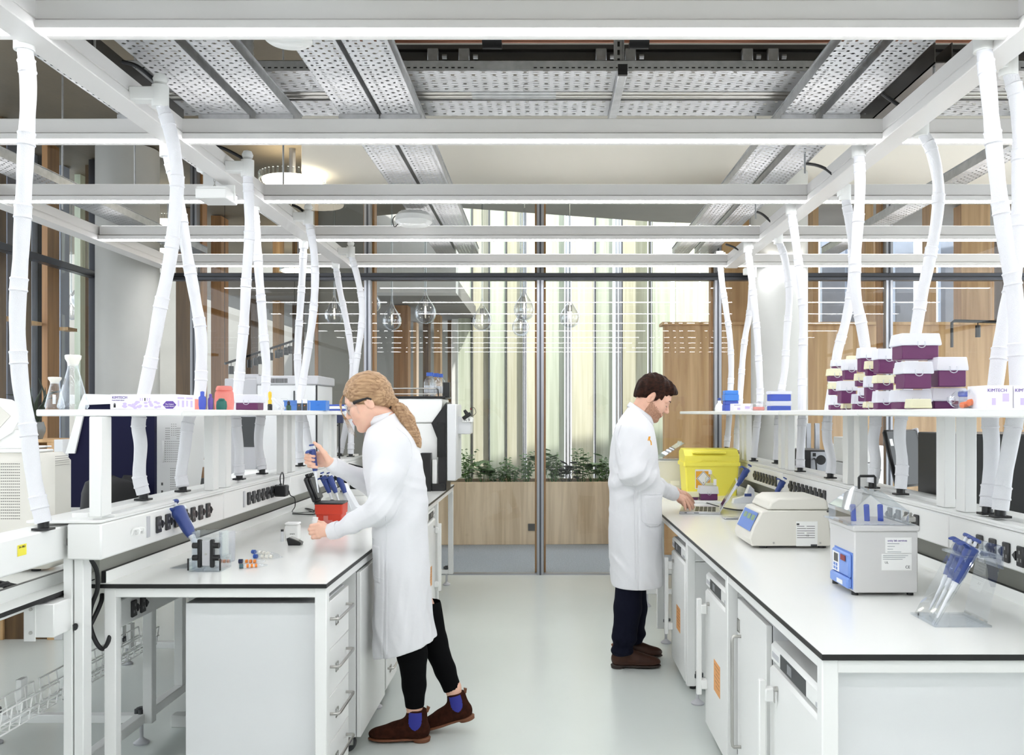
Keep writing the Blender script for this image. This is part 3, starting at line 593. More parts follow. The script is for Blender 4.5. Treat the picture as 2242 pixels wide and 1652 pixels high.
H('white hose behind the yellow dropper bottle', 5.5, 5.3, [(556, 450), (562, 520), (567, 600), (572, 660), (578, 740), (583, 800), (580, 870)], [(570, 920), (566, 970), (574, 1030)], -1)
H('white hose behind the blue bins on the left shelf, coming from the right', 6.0, 6.08, [(675, 482), (686, 540), (690, 610), (685, 690), (675, 760), (664, 830), (656, 880)], [(655, 930), (655, 980), (658, 1022)], 1, True)
H('white hose behind the blue bins on the left shelf, hanging straight', 6.6, 6.5, [(665, 535), (662, 600), (657, 680), (652, 760), (653, 830), (660, 890)], [(668, 930), (680, 990), (684, 1010)], -1)
H('bowed white hose just left of the woman\'s head', 7.3, 7.4, [(768, 556), (782, 605), (792, 660), (791, 715), (783, 775), (776, 830)], [(770, 920), (768, 998)], 1, True)
H('white hose crossing the bowed hose left of the woman\'s head', 7.6, 7.5, [(735, 580), (745, 640), (758, 700), (768, 760), (772, 810)], [(760, 915), (752, 960), (744, 1002)], -1)
H('white hose at the right edge crossing from left to right', 3.15, 3.1, [(2153, 95), (2164, 190), (2179, 350), (2196, 494), (2206, 560), (2218, 620), (2224, 680), (2226, 770), (2228, 850)], [(2222, 915), (2212, 970), (2198, 1050), (2190, 1148)], -1, r=.0255)
H('white hose at the right edge crossing from right to left', 3.34, 3.2, [(2208, 150), (2226, 215), (2233, 300), (2232, 400), (2229, 520), (2219, 610), (2202, 690), (2190, 760), (2179, 845)], [(2168, 915), (2171, 970), (2168, 1050), (2162, 1138)], 1, r=.0255)
H('bent white hose above the topmost purple box', 4.1, 3.96, [(2017, 285), (2040, 330), (2054, 400), (2052, 470), (2037, 560), (2018, 650), (2004, 735), (1990, 830)], [(1973, 915), (1970, 960), (1975, 1010), (1972, 1093)], 1)
H('white hose ending among the mid height purple boxes', 4.4, 4.3, [(1880, 330), (1883, 400), (1880, 470), (1875, 540), (1872, 610), (1876, 660), (1886, 710), (1896, 770), (1908, 840)], [(1917, 915), (1912, 965), (1917, 1010), (1910, 1072)], -1)
H('slanting white hose behind the left end of the purple boxes', 5.1, 4.95, [(1850, 428), (1861, 490), (1868, 560), (1863, 640), (1850, 710), (1834, 770), (1822, 850)], [(1812, 915), (1811, 960), (1820, 1005), (1818, 1058)], 1)
H('white hose right of the wrapped blue boxes', 5.62, 5.5, [(1732, 460), (1741, 520), (1750, 590), (1757, 650), (1759, 720), (1757, 800), (1756, 880)], [(1756, 930), (1753, 980), (1752, 1038)], -1)
H('bowed white hose above the wrapped blue boxes', 6.5, 6.4, [(1704, 525), (1718, 565), (1726, 615), (1728, 660), (1722, 740), (1718, 810), (1708, 870)], [(1703, 930), (1700, 1010)], 1)
H('white hose in front of the right column, above the small glove box', 6.8, 6.7, [(1637, 545), (1643, 590), (1650, 650), (1656, 710), (1661, 790), (1664, 870)], [(1657, 930), (1650, 1003)], -1)
H('thin slanting white hose behind the stacked blue boxes', 7.55, 7.4, [(1648, 600), (1641, 684), (1632, 734), (1626, 785), (1620, 870)], [(1615, 930), (1612, 985)], 1)
H('farthest right white hose, above the stacked blue boxes', 7.85, 7.7, [(1576, 565), (1580, 610), (1590, 680), (1598, 740), (1601, 800), (1599, 860)], [(1596, 920), (1591, 978)], -1)
# ================================================================== things on and under the left benches
random.seed(4)
BT = .9008                                  # bench top height
SH = 1.5625                                 # shelf top height
def at(x, y, d): return P(x, y, d)
mat('navy', (14, 15, 48), .7, spec=.2); mat('kim_white', (238, 236, 242), .5); mat('purple', (92, 62, 150), .5); mat('lilac', (200, 186, 226), .5); mat('blue_cap', (40, 82, 170), .4); mat('pip_blue', (52, 72, 138), .35); mat('pip_white', (236, 238, 242), .3); mat('card', (176, 134, 92), .8)
mat('red_box', (205, 58, 34), .45); mat('ivory', (240, 237, 228), .5); mat('soil', (40, 34, 28), .9); mat('leaf', (104, 146, 76), .45, rgb2=(58, 96, 46), vscale=14); mat('leaf_light', (108, 142, 76), .5); mat('dark_leaf', (44, 54, 42), .5); mat('ceramic_grey', (120, 124, 124), .25)
frosted('fr_clear', (236, 238, 242), .45); frosted('fr_pink', (244, 170, 160), .4); frosted('fr_teal', (70, 140, 130), .25); frosted('fr_blue', (96, 120, 214), .3); frosted('fr_violet', (132, 108, 186), .3); frosted('fr_lblue', (120, 166, 226), .2); mat('bin_blue', (62, 124, 206), .4); mat('box_purple', (98, 40, 88), .4); frosted('fr_lid', (246, 247, 252), .32); frosted('fr_yellow', (250, 248, 224), .25)
mat('dot', (96, 94, 92), .6); mat('black_glass', (8, 8, 10), .1)
def dots(m_, x0, x1, z0, z1, y, nx, nz, w=.004, h=.003, mi=0):
    for i in range(nx):
        for j in range(nz):
            x = x0+(x1-x0)*i/max(1, nx-1); z = z0+(z1-z0)*j/max(1, nz-1); m_.box(x-w/2, x+w/2, y-.0008, y+.001, z-h/2, z+h/2, mi)
    return m_
# beige oven, left edge
t = thing('bench_oven', 'large beige instrument with rounded corner and dot vents at far left', 'instrument', (-2.3, 3.8, BT))
x1 = PX(110, 3.55); zt = PZ(992, 3.55)
MB().box(-2.62, x1, 3.55, 3.74, BT+.012, zt, bev=.035).build('housing', 'cream_plastic', t)
MB().box(PX(-70, 3.55), PX(70, 3.55), 3.58, 3.71, zt, zt+.012, bev=.004).build('top_plate', 'white_plastic', t)
m_ = MB(); dots(m_, PX(-40, 3.55), PX(42, 3.55), PZ(1135, 3.55), PZ(1015, 3.55), 3.55, 20, 20, .0045, .003); [m_.box(x1-.001, x1+.0008, 3.59+.009*i-.0015, 3.59+.009*i+.0015, 1.335+.009*j-.001, 1.335+.009*j+.001) for i in range(12) for j in range(5)]
m_.build('vent_slots', 'dot', t, 0)['kind'] = 'stuff'
for x in (-2.55, -2.1): MB().cyl((x, 3.62, BT), (x, 3.62, BT+.013), .018, n=12).build('foot', 'rubber', t)
t = thing('monitor', 'white computer monitor seen from behind on top of the beige instrument', 'monitor', (-2.3, 3.75, zt+.012))
m_ = MB(); m_.T = Matrix.Translation((PX(-20, 3.75), 3.75, zt+.03))
m_.prism([(-.30, .05), (-.30, .24), (.06, .19), (.113, .16), (.118, .10), (.09, .05), (0, -.005)], 0, .05, 'XZ'); m_.build('casing', 'white_plastic', t)
m_ = MB(); m_.T = Matrix.Translation((PX(-20, 3.75), 3.75, zt+.03)); m_.prism([(-.2, .08), (-.2, .18), (.04, .16), (.085, .12), (.03, .06)], -.004, .0, 'XZ'); m_.build('rear_cover', 'cream_plastic', t)
MB().box(-2.36, -2.24, 3.76, 3.80, zt+.012, zt+.09, bev=.004).box(-2.42, -2.18, 3.70, 3.88, zt+.012, zt+.02, bev=.003).build('stand', 'white_plastic', t)
# navy screen with white frame
t = thing('safety_screen', 'tall navy panel with a slanted white frame behind the flasks', 'screen', (-2.25, 4.65, BT))
d = 4.62; q = [P(150, 1110, d), P(150, 992, d), P(186, 884, d), P(338, 884, d), P(338, 1110, d)]
MB().prism([(v.x, max(v.z, BT)) for v in q], d, d+.03, 'XZ').build('panel', 'navy', t)
m_ = MB(); a = [P(146, 992, d), P(166, 992, d), P(190, 886, d), P(240, 884, d), P(338, 884, d), P(338, 866, d), P(186, 862, d), P(176, 885, d)]
m_.prism([(v.x, v.z) for v in a], d-.012, d+.042, 'XZ'); m_.build('frame', 'white_plastic', t)
# black draped cover
t = thing('covered_instrument', 'instrument under a black cover between the beige oven and the first post', 'instrument', (PX(215, 4.25), 4.4, BT))
m_ = MB(); rings = []
for k, (z, sc_) in enumerate(((0, 1.02), (.08, 1.0), (.16, .98), (.24, .95), (.29, .86), (.315, .62), (.32, .2))):
    rings.append([Vector((PX(218, 4.25)+.165*sc_*cos(a)*(1+.04*sin(5*a+k))*(1.0 if abs(cos(a)) < .7 else .98), 4.42+.16*sc_*sin(a)*(1+.05*sin(4*a)), BT+z*(1+.05*sin(3*a+k)))) for a in [2*pi*j/36 for j in range(36)]])
m_.ring_loft(rings); m_.build('cover', 'black_cloth', t, 60)
# white perforated instrument
t = thing('white_analyser', 'white instrument back with dotted vents between the first two hoses', 'instrument', (PX(380, 4.9), 5.0, BT))
d = 4.9; MB().prism([(PX(335, d), BT), (PX(335, d), PZ(905, d)), (PX(414, d), PZ(905, d)), (PX(390, d), PZ(1088, d)), (PX(390, d), BT)], d, d+.3, 'XZ').build('housing', 'white_plastic', t)
m_ = MB(); dots(m_, PX(362, d), PX(396, d), PZ(1010, d), PZ(966, d), d, 9, 10, .004, .003); dots(m_, PX(363, d), PX(371, d), PZ(960, d), PZ(937, d), d, 4, 6, .004, .003); dots(m_, PX(388, d), PX(397, d), PZ(960, d), PZ(937, d), d, 4, 6, .004, .003); dots(m_, PX(376, d), PX(385, d), PZ(952, d), PZ(928, d), d, 3, 6, .004, .003); dots(m_, PX(374, d), PX(387, d), PZ(1080, d), PZ(1025, d), d, 5, 12, .004, .003)
m_.box(PX(353, d), PX(357, d), d-.001, d+.001, PZ(1062, d), PZ(1056, d)); m_.box(PX(353, d), PX(357, d), d-.001, d+.001, PZ(1084, d), PZ(1073, d)); m_.build('vent_slots', 'dot', t, 0)['kind'] = 'stuff'
MB().box(PX(355, d), PX(359, d), d-.008, d+.002, PZ(1012, d), PZ(964, d), bev=.003).build('grip', 'white_plastic', t)
t = thing('microscope', 'white microscope with black stage just right of the dotted white instrument', 'microscope', (PX(428, 5.2), 5.3, BT)); d = 5.2
MB().box(PX(414, d), PX(447, d), d, d+.2, BT, BT+.02, bev=.005).build('base', 'black_plastic', t); MB().box(PX(436, d), PX(447, d), d+.1, d+.16, BT+.02, PZ(915, d), bev=.006).build('arm', 'white_plastic', t)
MB().box(PX(414, d), PX(440, d), d, d+.15, PZ(1023, d), PZ(1009, d), bev=.004).build('stage', 'white_plastic', t); MB().cyl(P(425, 1008, d+.07), P(425, 1000, d+.07), .016, .004, 10).build('clip', 'black_plastic', t)
MB().cyl(P(420, 1023, d+.07), P(420, 1038, d+.07), .025, .018, 14).build('condenser', 'steel', t); MB().box(PX(414, d), PX(430, d), d+.02, d+.12, BT+.02, PZ(1049, d)).build('lamp_house', 'black_plastic', t)
# centrifuge, grey incubator, carton
t = thing('centrifuge', 'rounded white centrifuge behind the two lower hoses', 'centrifuge', (PX(540, 6.0), 6.15, BT)); d = 6.0
m_ = MB(); rings = []
for z, s1 in ((0, .96), (.02, 1), (.14, 1.0), (.19, .97), (.225, .86), (.245, .6), (.25, .1)): rings.append([Vector((PX(536, d)+.15*s1*(abs(cos(a))**.6)*(1 if cos(a) > 0 else -1), d+.17+.16*s1*(abs(sin(a))**.6)*(1 if sin(a) > 0 else -1), BT+z)) for a in [2*pi*j/40 for j in range(40)]])
m_.ring_loft(rings); m_.build('housing', 'white_plastic', t, 50); MB().box(PX(503, d), PX(520, d), d+.004, d+.02, BT+.03, BT+.09, bev=.003).build('display', 'dark_grey', t)
t = thing('incubator', 'tall pale grey incubator with slotted grey top behind the left shelf', 'incubator', (PX(630, 7.2), 7.4, BT)); d = 7.2
MB().box(PX(563, d), PX(692, d), d, d+.55, BT, PZ(842, d), bev=.006).build('housing', 'panel_grey', t); MB().box(PX(563, d)-.004, PX(697, d), d-.01, d+.56, PZ(842, d), PZ(822, d), bev=.008).build('top_cover', 'grey_plastic', t)
m_ = MB()
for k in range(18): m_.box(PX(586+k*2.5, d), PX(587.4+k*2.5, d), d-.0115, d-.009, PZ(838, d), PZ(828, d))
m_.build('vent_slots', 'black_plastic', t, 0); MB().box(PX(692, d), PX(694.5, d), d-.004, d+.01, BT, PZ(843, d)).build('edge_seal', 'black_plastic', t)
MB().box(PX(643, d), PX(646, d), d-.01, d, PZ(1000, d), PZ(855, d), bev=.002).build('handle', 'dark_grey', t)
t = thing('grey_module', 'grey boxy instrument left of the pale grey incubator', 'instrument', (PX(528, 7.4), 7.5, BT)); d = 7.35
MB().box(PX(491, d), PX(562, d), d, d+.4, BT, PZ(828, d), bev=.008).build('housing', 'grey_plastic', t); MB().box(PX(520, d), PX(562, d), d+.05, d+.35, PZ(828, d), PZ(818, d), bev=.004).build('lid', 'grey_plastic', t)
MB().box(PX(528, d), PX(560, d), d-.004, d, PZ(978, d), PZ(912, d)).build('front_panel', 'dark_grey', t)
tag(rbox(.10, .16, .17, (PX(590, 6.9), 6.95, BT), .002).build('carton', 'card'), 'brown cardboard box right of the white centrifuge', 'box')
# plant on a timber cupboard near the left glass
t = thing('low_cupboard', 'timber cupboard by the left glass wall carrying a grey vase', 'cupboard', (-3.5, 6.2, 0)); d = 6.0
zc = PZ(962, d); MB().box(PX(0, d), PX(118, d), d, d+.4, zc-.02, zc, bev=.002).box(PX(0, d), PX(6, d), d, d+.4, 0, zc-.02).box(PX(103, d), PX(118, d), d, d+.4, 0, zc-.02).box(PX(6, d), PX(103, d), d+.38, d+.4, 0, zc-.02).build('carcass', 'wood_oak', t)
MB().box(PX(118, d), PX(137, d), d, d+.4, 0, zc, bev=.002).build('end_panel', 'panel_grey', t); MB().box(PX(6, d), PX(103, d), d+.02, d+.38, 0, zc-.25).build('back_shelf', 'wood_dark', t)
t = thing('potted_plant', 'spiky dark plant in a round grey vase on the timber cupboard', 'plant', (PX(84, 6.15), 6.15, zc)); c = Vector((PX(84, 6.15), 6.15, zc))
MB().lathe([(.001, 0), (.026, 0), (.044, .05), (.046, .075), (.034, .115), (.036, .12), (.03, .118), (.001, .11)], c, 24).build('vase', 'ceramic_grey', t)
m_ = MB()
for k in range(16):
    a = random.uniform(0, 6.28); L = random.uniform(.16, .34); sp = random.uniform(.1, .9)
    m_.tube(crom([c+Vector((0, 0, .11)), c+Vector((cos(a)*L*sp*.4, sin(a)*L*.3, .11+L*.6)), c+Vector((cos(a)*L*sp, sin(a)*L*sp*.7, .11+L*(1.05-.6*sp*sp)))], 4), [.006]*3+[.007]*3+[.004]*2+[.001], 5)
m_.build('leaves', 'dark_leaf', t)
# ---- things on the left shelf
def flask(lab, x, d, R_, h, neck):
    c = Vector((PX(x, d), d, SH)); t = thing('conical_flask', lab, 'flask', tuple(c), 0, 'conical flasks on the left shelf')
    MB().lathe([(.001, .002), (R_*.9, .002), (R_, .012), (neck*1.15, h*.70), (neck, h*.76), (neck, h*.86)], c, 32, caps=False).build('glass_body', 'acrylic', t, 60)
    MB().lathe([(neck*.95, h*.80), (neck*1.05, h*.86), (neck*1.45, h*.93), (neck*1.5, h*.99), (neck*1.3, h), (.001, h)], c, 24).build('stopper', 'ivory', t)
    MB().box(c.x+R_*.15, c.x+R_*.5, d-R_*.72, d-R_*.70, SH+.02, SH+.055).build('white_patch', 'white_plastic', t)
    return t
flask('tall conical flask with white stopper at the shelf end', 160, 3.33, .055, .206, .019)
flask('short conical flask with white stopper left of the tall one', 120, 3.32, .035, .122, .0155)
def glovebox(lab, x0, x1, y0, y1, z, h, big=True, grp='purple and white glove boxes'):
    t = thing('glove_box', lab, 'box', ((x0+x1)/2, y0, z), 0, grp); w_ = x1-x0
    MB().box(x0, x1, y0, y1, z, z+h, bev=.0015).build('carton', 'kim_white', t)
    text('KIMTECH', 'lettering', h*.24 if w_ > .15 else h*.2, (x0+w_*.03, y0-.0005, z+h*.78), (pi/2, 0, 0), 'purple', t, 'LEFT')
    if w_ > .15:
        text('Purple Nitrile* Gloves', 'lettering', h*.09, (x0+w_*.03, y0-.0005, z+h*.60), (pi/2, 0, 0), 'purple', t, 'LEFT')
        hx = x1-w_*.095; r_ = h*.36; MB().prism([(hx+1.25*r_*cos(a), z+h*.30+r_*.8*sin(a)) for a in [k*pi/3 for k in range(6)]], y0-.0004, y0, 'XZ').build('hexagon_badge', 'purple', t, 0)
        text('The Original', 'lettering', h*.11, (hx, y0-.0009, z+h*.34), (pi/2, 0, 0), 'kim_white', t); text('Purple Nitrile*', 'lettering', h*.11, (hx, y0-.0009, z+h*.2), (pi/2, 0, 0), 'kim_white', t)
        m_ = MB()
        for k in range(26):
            px, pz = x0+w_*random.uniform(.2, .75), z+h*random.uniform(.1, .5); r_ = h*.11; m_.prism([(px+1.3*r_*cos(a), pz+r_*.8*sin(a)) for a in [j*pi/3 for j in range(6)]], y0-.0001-.00001*k, y0-.00002, 'XZ')
        m_.build('printed_pattern', 'lilac', t, 0)['kind'] = 'stuff'
        m_ = MB()
        for k in range(5): px = x0+w_*(.46+.035*k); m_.box(px-.002, px+.002, y0-.0004, y0, z+h*.56, z+h*.76, 1 if k == 2 else 0)
        m_.build('hand_icons', ['lilac', 'black_edge'], t, 0)
        m_ = MB(); px, pz = x0+w_*.07, z+h*.12; m_.box(px-.004, px+.004, y0-.0004, y0, pz, pz+h*.18)
        for k in range(4): m_.box(px-.004+.0021*k, px-.0026+.0021*k, y0-.0004, y0, pz+h*.18, pz+h*(.3 if k in (1, 2) else .26))
        m_.build('hand_logo', 'black_edge', t, 0)
        m_ = MB()
        for j, yy in enumerate((y0+(y1-y0)*.25, y0+(y1-y0)*.7)): m_.box(x1, x1+.0005, yy-.03, yy+.03, z+h*.7, z+h*.82).box(x1, x1+.0005, yy-.03, yy-.015, z+h*.2, z+h*.6).box(x1, x1+.0005, yy+.01, yy+.03, z+h*.15, z+h*.6)
        m_.build('end_print', 'lilac', t, 0)
    else:
        m_ = MB(); m_.box(x0+w_*.2, x0+w_*.35, y0-.0004, y0, z+h*.15, z+h*.45).box(x0+w_*.6, x0+w_*.85, y0-.0004, y0, z+h*.3, z+h*.65); m_.build('printed_pattern', 'lilac', t, 0)
    return t
glovebox('long purple printed glove box on the left shelf beside the flasks', PX(241, 3.32), PX(385, 3.32), 3.32, 3.50, SH, .057)
def bottle(nm, lab, cat, x, d, prof, m, cap=None, capm=None, n=20, sq=None, grp='bottles and droppers on the left shelf'):
    c = Vector((PX(x, d), d, SH)); t = thing(nm, lab, cat, tuple(c), 0, grp)
    m_ = MB(); m_.lathe(prof, (0, 0, 0), n)
    if sq:
        for i, v in enumerate(m_.v): m_.v[i] = Vector((v.x*sq[0], v.y*sq[1], v.z))
    m_.v = [v+c for v in m_.v]; m_.build('body', m, t, 50)
    if cap: MB().lathe(cap, c, 16).build('cap', capm, t, 50)
    return t
bottle('squeeze_tube', 'blue translucent tube bottle beside the glove box', 'bottle', 443, 3.62, [(.001, 0), (.012, 0), (.015, .02), (.0145, .05), (.010, .055)], 'fr_blue', [(.010, .053), (.008, .058), (.008, .074), (.001, .076)], 'fr_blue')
bottle('squeeze_tube', 'violet translucent tube bottle, thinner than the blue one', 'bottle', 461, 3.65, [(.001, 0), (.009, 0), (.011, .02), (.0105, .045), (.007, .05)], 'fr_violet', [(.007, .049), (.006, .053), (.006, .064), (.001, .066)], 'fr_violet')
bottle('wide_bottle', 'large pink translucent bottle with clear lid on the left shelf', 'bottle', 491, 3.85, [(.001, 0), (.040, 0), (.043, .03), (.040, .075), (.034, .085)], 'fr_pink', [(.034, .085), (.036, .09), (.03, .104), (.001, .106)], 'fr_pink', 24, (1, .6))
bottle('wide_bottle', 'small teal translucent bottle in front of the pink one', 'bottle', 485, 3.68, [(.001, 0), (.021, 0), (.023, .015), (.021, .034), (.014, .040)], 'fr_teal', [(.014, .040), (.011, .046), (.001, .048)], 'fr_teal', 24, (1, .6))
bottle('dropper_bottle', 'dark dropper bottle with yellow bulb on the left shelf', 'bottle', 591, 4.5, [(.001, 0), (.012, 0), (.012, .028), (.006, .034)], 'black_glass', [(.009, .032), (.010, .05), (.006, .055), (.009, .072), (.009, .09), (.003, .096), (.001, .097)], mat('yellow_rubber', (228, 190, 50), .5))
bottle('dropper_bottle', 'small dark green dropper bottle with a clear tube', 'bottle', 632, 4.7, [(.001, 0), (.013, 0), (.013, .024), (.006, .03)], mat('green_glass', (20, 62, 40), .1), [(.008, .03), (.008, .042), (.004, .05), (.001, .051)], 'black_plastic')
MB().tube(crom([P(631, 878, 4.7), P(628, 873, 4.7), P(615, 872, 4.7)], 4), .0012, 5).build('thin_tube', 'fr_clear', t)
for lab, a, b in (('clear plastic tube leaning behind the yellow dropper, upper one', P(600, 872, 4.56), P(622, 899, 4.5)), ('clear plastic tube leaning behind the yellow dropper, lower one', P(596, 878, 4.66), P(612, 899, 4.6))):
    b.z = max(b.z, SH+.009); a.z = max(a.z, b.z+.05); tag(MB().cyl(a, b, .008, n=12).build('plastic_tube', 'fr_clear'), lab, 'tube', 'clear tubes leaning on the left shelf')
def tipbox(lab, x0, x1, ys, d, z, h, split, lidm='fr_lid', base='box_purple', dep=None, grp='purple tip boxes piled on the right shelf', clasp=True):
    """pipette tip box: base and hinged translucent lid; x0,x1 world"""
    w_ = x1-x0; dep = dep or w_*.8
    t = thing('tip_box', lab, 'box', ((x0+x1)/2, d, z), 0, grp); zs = z+h*split
    MB().box(x0+w_*.06, x1-w_*.06, d+.004, d+dep-.004, z, zs, bev=.003).build('base', base, t)
    m_ = MB(); c = Vector(((x0+x1)/2, d+dep/2, 0))
    def rg(k, zz): return [Vector((c.x+sx*w_/2*k, c.y+sy*dep/2*k, zz)) for sx, sy in ((-1, -1), (1, -1), (1, 1), (-1, 1))]
    m_.ring_loft([rg(1.0, zs), rg(1.0, zs+h*.05), rg(.92, z+h-.002), rg(.88, z+h)], caps=True)
    m_.build('lid', lidm, t, 0)
    MB().box(x0+w_*.02, x1-w_*.02, d-.002, d+dep+.002, zs-.002, zs+.003, bev=.001).build('rim', lidm, t)
    if clasp: MB().tube(crom([(c.x-.012, d-.004, zs+.012), (c.x-.012, d-.006, zs-.004), (c.x, d-.006, zs-.010), (c.x+.012, d-.006, zs-.004), (c.x+.012, d-.004, zs+.012)], 3), .0018, 5).build('clasp', 'fr_clear', t)
    return t
tipbox('purple tip box with clear lid alone on the left shelf', PX(512, 4.1), PX(567, 4.1), 0, 4.1, SH, .073, .48, grp='tip boxes on the left shelf')
def openbin(nm, lab, cat, x0, x1, d, dep, z, h, m, grp=None):
    t = thing(nm, lab, cat, ((x0+x1)/2, d, z), 0, grp); w_ = x1-x0; s_ = .003
    m_ = MB(); m_.box(x0, x1, d, d+dep, z, z+s_); m_.box(x0, x1, d, d+s_, z+s_, z+h); m_.box(x0, x1, d+dep-s_, d+dep, z+s_, z+h); m_.box(x0, x0+s_, d+s_, d+dep-s_, z+s_, z+h); m_.box(x1-s_, x1, d+s_, d+dep-s_, z+s_, z+h)
    m_.build('body', m, t); MB().box(x0-.004, x1+.004, d-.004, d, z+h-.008, z+h).build('rim', m, t)
    MB().box(x0+w_*.4, x0+w_*.6, d-.006, d, z+h*.55, z+h*.65, bev=.001).build('catch', m, t); return t
openbin('plastic_bin', 'pale blue translucent bin behind two paper packs', 'bin', PX(622, 5.0), PX(668, 5.0), 5.0, .10, SH, .058, 'fr_lblue', 'blue bins on the left shelf')
openbin('plastic_bin', 'solid blue bin at the far part of the left shelf', 'bin', PX(679, 5.25), PX(713, 5.25), 5.25, .09, SH, .060, 'bin_blue', 'blue bins on the left shelf')
for lab, x in (('small white and grey paper pack, left one before the pale blue bin', 656), ('small white and grey paper pack, right one before the pale blue bin', 668)):
    t = thing('paper_pack', lab, 'packet', (PX(x, 4.9), 4.9, SH), 0, 'paper packs on the left shelf'); c = t.location
    MB().box(c.x-.012, c.x+.012, 4.89, 4.905, SH, SH+.062, bev=.001).build('packet', 'white_plastic', t); MB().box(c.x-.0122, c.x+.0122, 4.8893, 4.9, SH, SH+.040).build('print', 'dark_grey', t); MB().prism([(c.x-.004, SH+.024), (c.x, SH+.031), (c.x+.004, SH+.027)], 4.8885, 4.8893, 'XZ').build('orange_mark', mat('orange_print', (226, 130, 40), .5), t)
t = thing('tube_rack', 'flat blue and white rack near the woman\'s face on the left shelf', 'rack', (PX(738, 5.7), 5.7, SH)); x0, x1 = PX(720, 5.7), PX(757, 5.7)
MB().box(x0, x1, 5.7, 5.80, SH, SH+.012, bev=.002).build('base', 'fr_blue', t); MB().box(x0+.003, x1-.003, 5.699, 5.80, SH+.012, SH+.03, bev=.002).build('label_band', 'white_plastic', t); MB().box(x0, x1, 5.70, 5.80, SH+.03, SH+.041, bev=.003).build('lid', 'fr_blue', t)
tag(MB().prism([(PX(426, 3.75), SH), (PX(440, 3.75), SH), (PX(437, 3.75), SH+.04), (PX(426, 3.75), SH+.046)], 3.75, 3.80, 'XZ').build('orange_pack', 'fr_pink'), 'small orange and clear packet behind the blue tube bottle', 'packet')
# ---- things on the left bench
def pipette(lab, top, tip, grp, up=Vector((0, -1, 0)), fat=1.3):
    """blue handle, white plunger and ejector, slim tip shaft; top = plunger end, tip = lower end"""
    t = thing('pipette', lab, 'pipette', tuple(top), 0, grp)
    z = (tip-top).normalized(); x = up.cross(z).normalized(); y = z.cross(x); M = Matrix.Translation(top) @ Matrix((x, y, z)).transposed().to_4x4(); L = (tip-top).length
    s = L/.235; s2 = s*fat; s_ = s
    def mk(name, m, f):
        m_ = MB(); m_.T = M @ Matrix.Diagonal((fat, fat, 1, 1)); f(m_); return m_.build(name, m, t)
    mk('plunger', 'pip_white', lambda m: m.cyl((0, 0, .004*s), (0, 0, .03*s), .0035*s, n=10)); mk('plunger_button', 'pip_blue', lambda m: m.lathe([(.001, -.002*s), (.0085*s, -.002*s), (.0095*s, .002*s), (.0085*s, .006*s), (.001, .006*s)], n=18))
    mk('handle', 'pip_blue', lambda m: m.ring_loft([[Vector((a*s*cos(q), b*s*sin(q)+c*s, zz*s)) for q in [2*pi*j/18 for j in range(18)]] for zz, a, b, c in ((.022, .009, .010, 0), (.026, .0125, .015, .001), (.045, .0125, .0155, .0015), (.075, .011, .013, .001), (.105, .0105, .012, 0), (.128, .008, .009, 0))]))
    mk('finger_hook', 'pip_blue', lambda m: m.ring_loft([[Vector((.008*s*cos(q), yy*s+.004*s*sin(q)*.5, zz*s+.005*s*sin(q))) for q in [2*pi*j/12 for j in range(12)]] for yy, zz in ((.010, .031), (.022, .028), (.032, .029), (.036, .034))]))
    mk('ejector_button', 'pip_white', lambda m: m.box(-.006*s, .006*s, -.018*s, -.010*s, .020*s, .034*s, bev=.002)); mk('window', 'black_plastic', lambda m: m.box(-.004*s, .004*s, -.0156*s, -.013*s, .048*s, .064*s))
    mk('label', 'pip_white', lambda m: m.box(-.0035*s, .0035*s, -.0142*s, -.011*s, .075*s, .100*s))
    mk('tip_shaft', 'pip_white', lambda m: m.ring_loft([[Vector((r*s*cos(q), r*s*sin(q), zz*s)) for q in [2*pi*j/12 for j in range(12)]] for zz, r in ((.127, .0065), (.150, .0055), (.155, .0042), (.215, .0028), (.235, .0018))]))
    return t
# clear acrylic stand with black clamps, beaker, tubes
d = 3.585; x0, x1 = PX(412, d), PX(482, d)
t = thing('acrylic_stand', 'clear acrylic stand with black clamp knobs near the bench corner', 'stand', ((x0+x1)/2, d, BT))
m_ = MB(); m_.box(x0, x1, d, d+.13, BT, BT+.006); m_.box(x0, x0+.005, d, d+.13, BT+.006, BT+.055); m_.box(x1-.005, x1, d, d+.13, BT+.006, BT+.055); m_.box(x0+.006, x1-.006, d+.03, d+.035, BT+.006, BT+.135); m_.box(x0+.006, x1-.006, d+.1, d+.105, BT+.006, BT+.158); m_.box(x0+.002, x0+.007, d+.03, d+.105, BT+.006, BT+.158); m_.box(x1-.007, x1-.002, d+.03, d+.105, BT+.006, BT+.158)
m_.build('acrylic_frame', 'acrylic', t, 0)
xc = (x0+x1)/2; MB().box(xc-.018, xc+.018, d+.018, d+.028, BT+.02, BT+.125, bev=.003).build('mount_plate', 'grey_plastic', t)
for sx in (-1, 1):
    MB().box(xc+sx*.026-.008, xc+sx*.026+.008, d+.012, d+.03, BT+.015, BT+.13, bev=.003).build('clamp_bar', 'black_plastic', t)
    for z in (.055, .105): MB().cyl((xc+sx*.030, d+.02, BT+z), (xc+sx*.054, d+.02, BT+z), .012, n=12).build('knob', 'black_plastic', t)
for sx in (x0, x1): MB().box(sx-.003, sx+.003, d-.002, d+.002, BT+.006, BT+.055).build('edge_strip', 'black_plastic', t)
MB().cyl((xc, d+.017, BT+.07), (xc, d+.019, BT+.07), .005, n=10).build('screw', 'steel', t)
pipette('blue pipette leaning in the clear stand near the bench corner', P(381, 1098, 3.80), P(452, 1236, 3.72), 'blue pipettes', Vector((-.5, -1, 0)), 1.6)
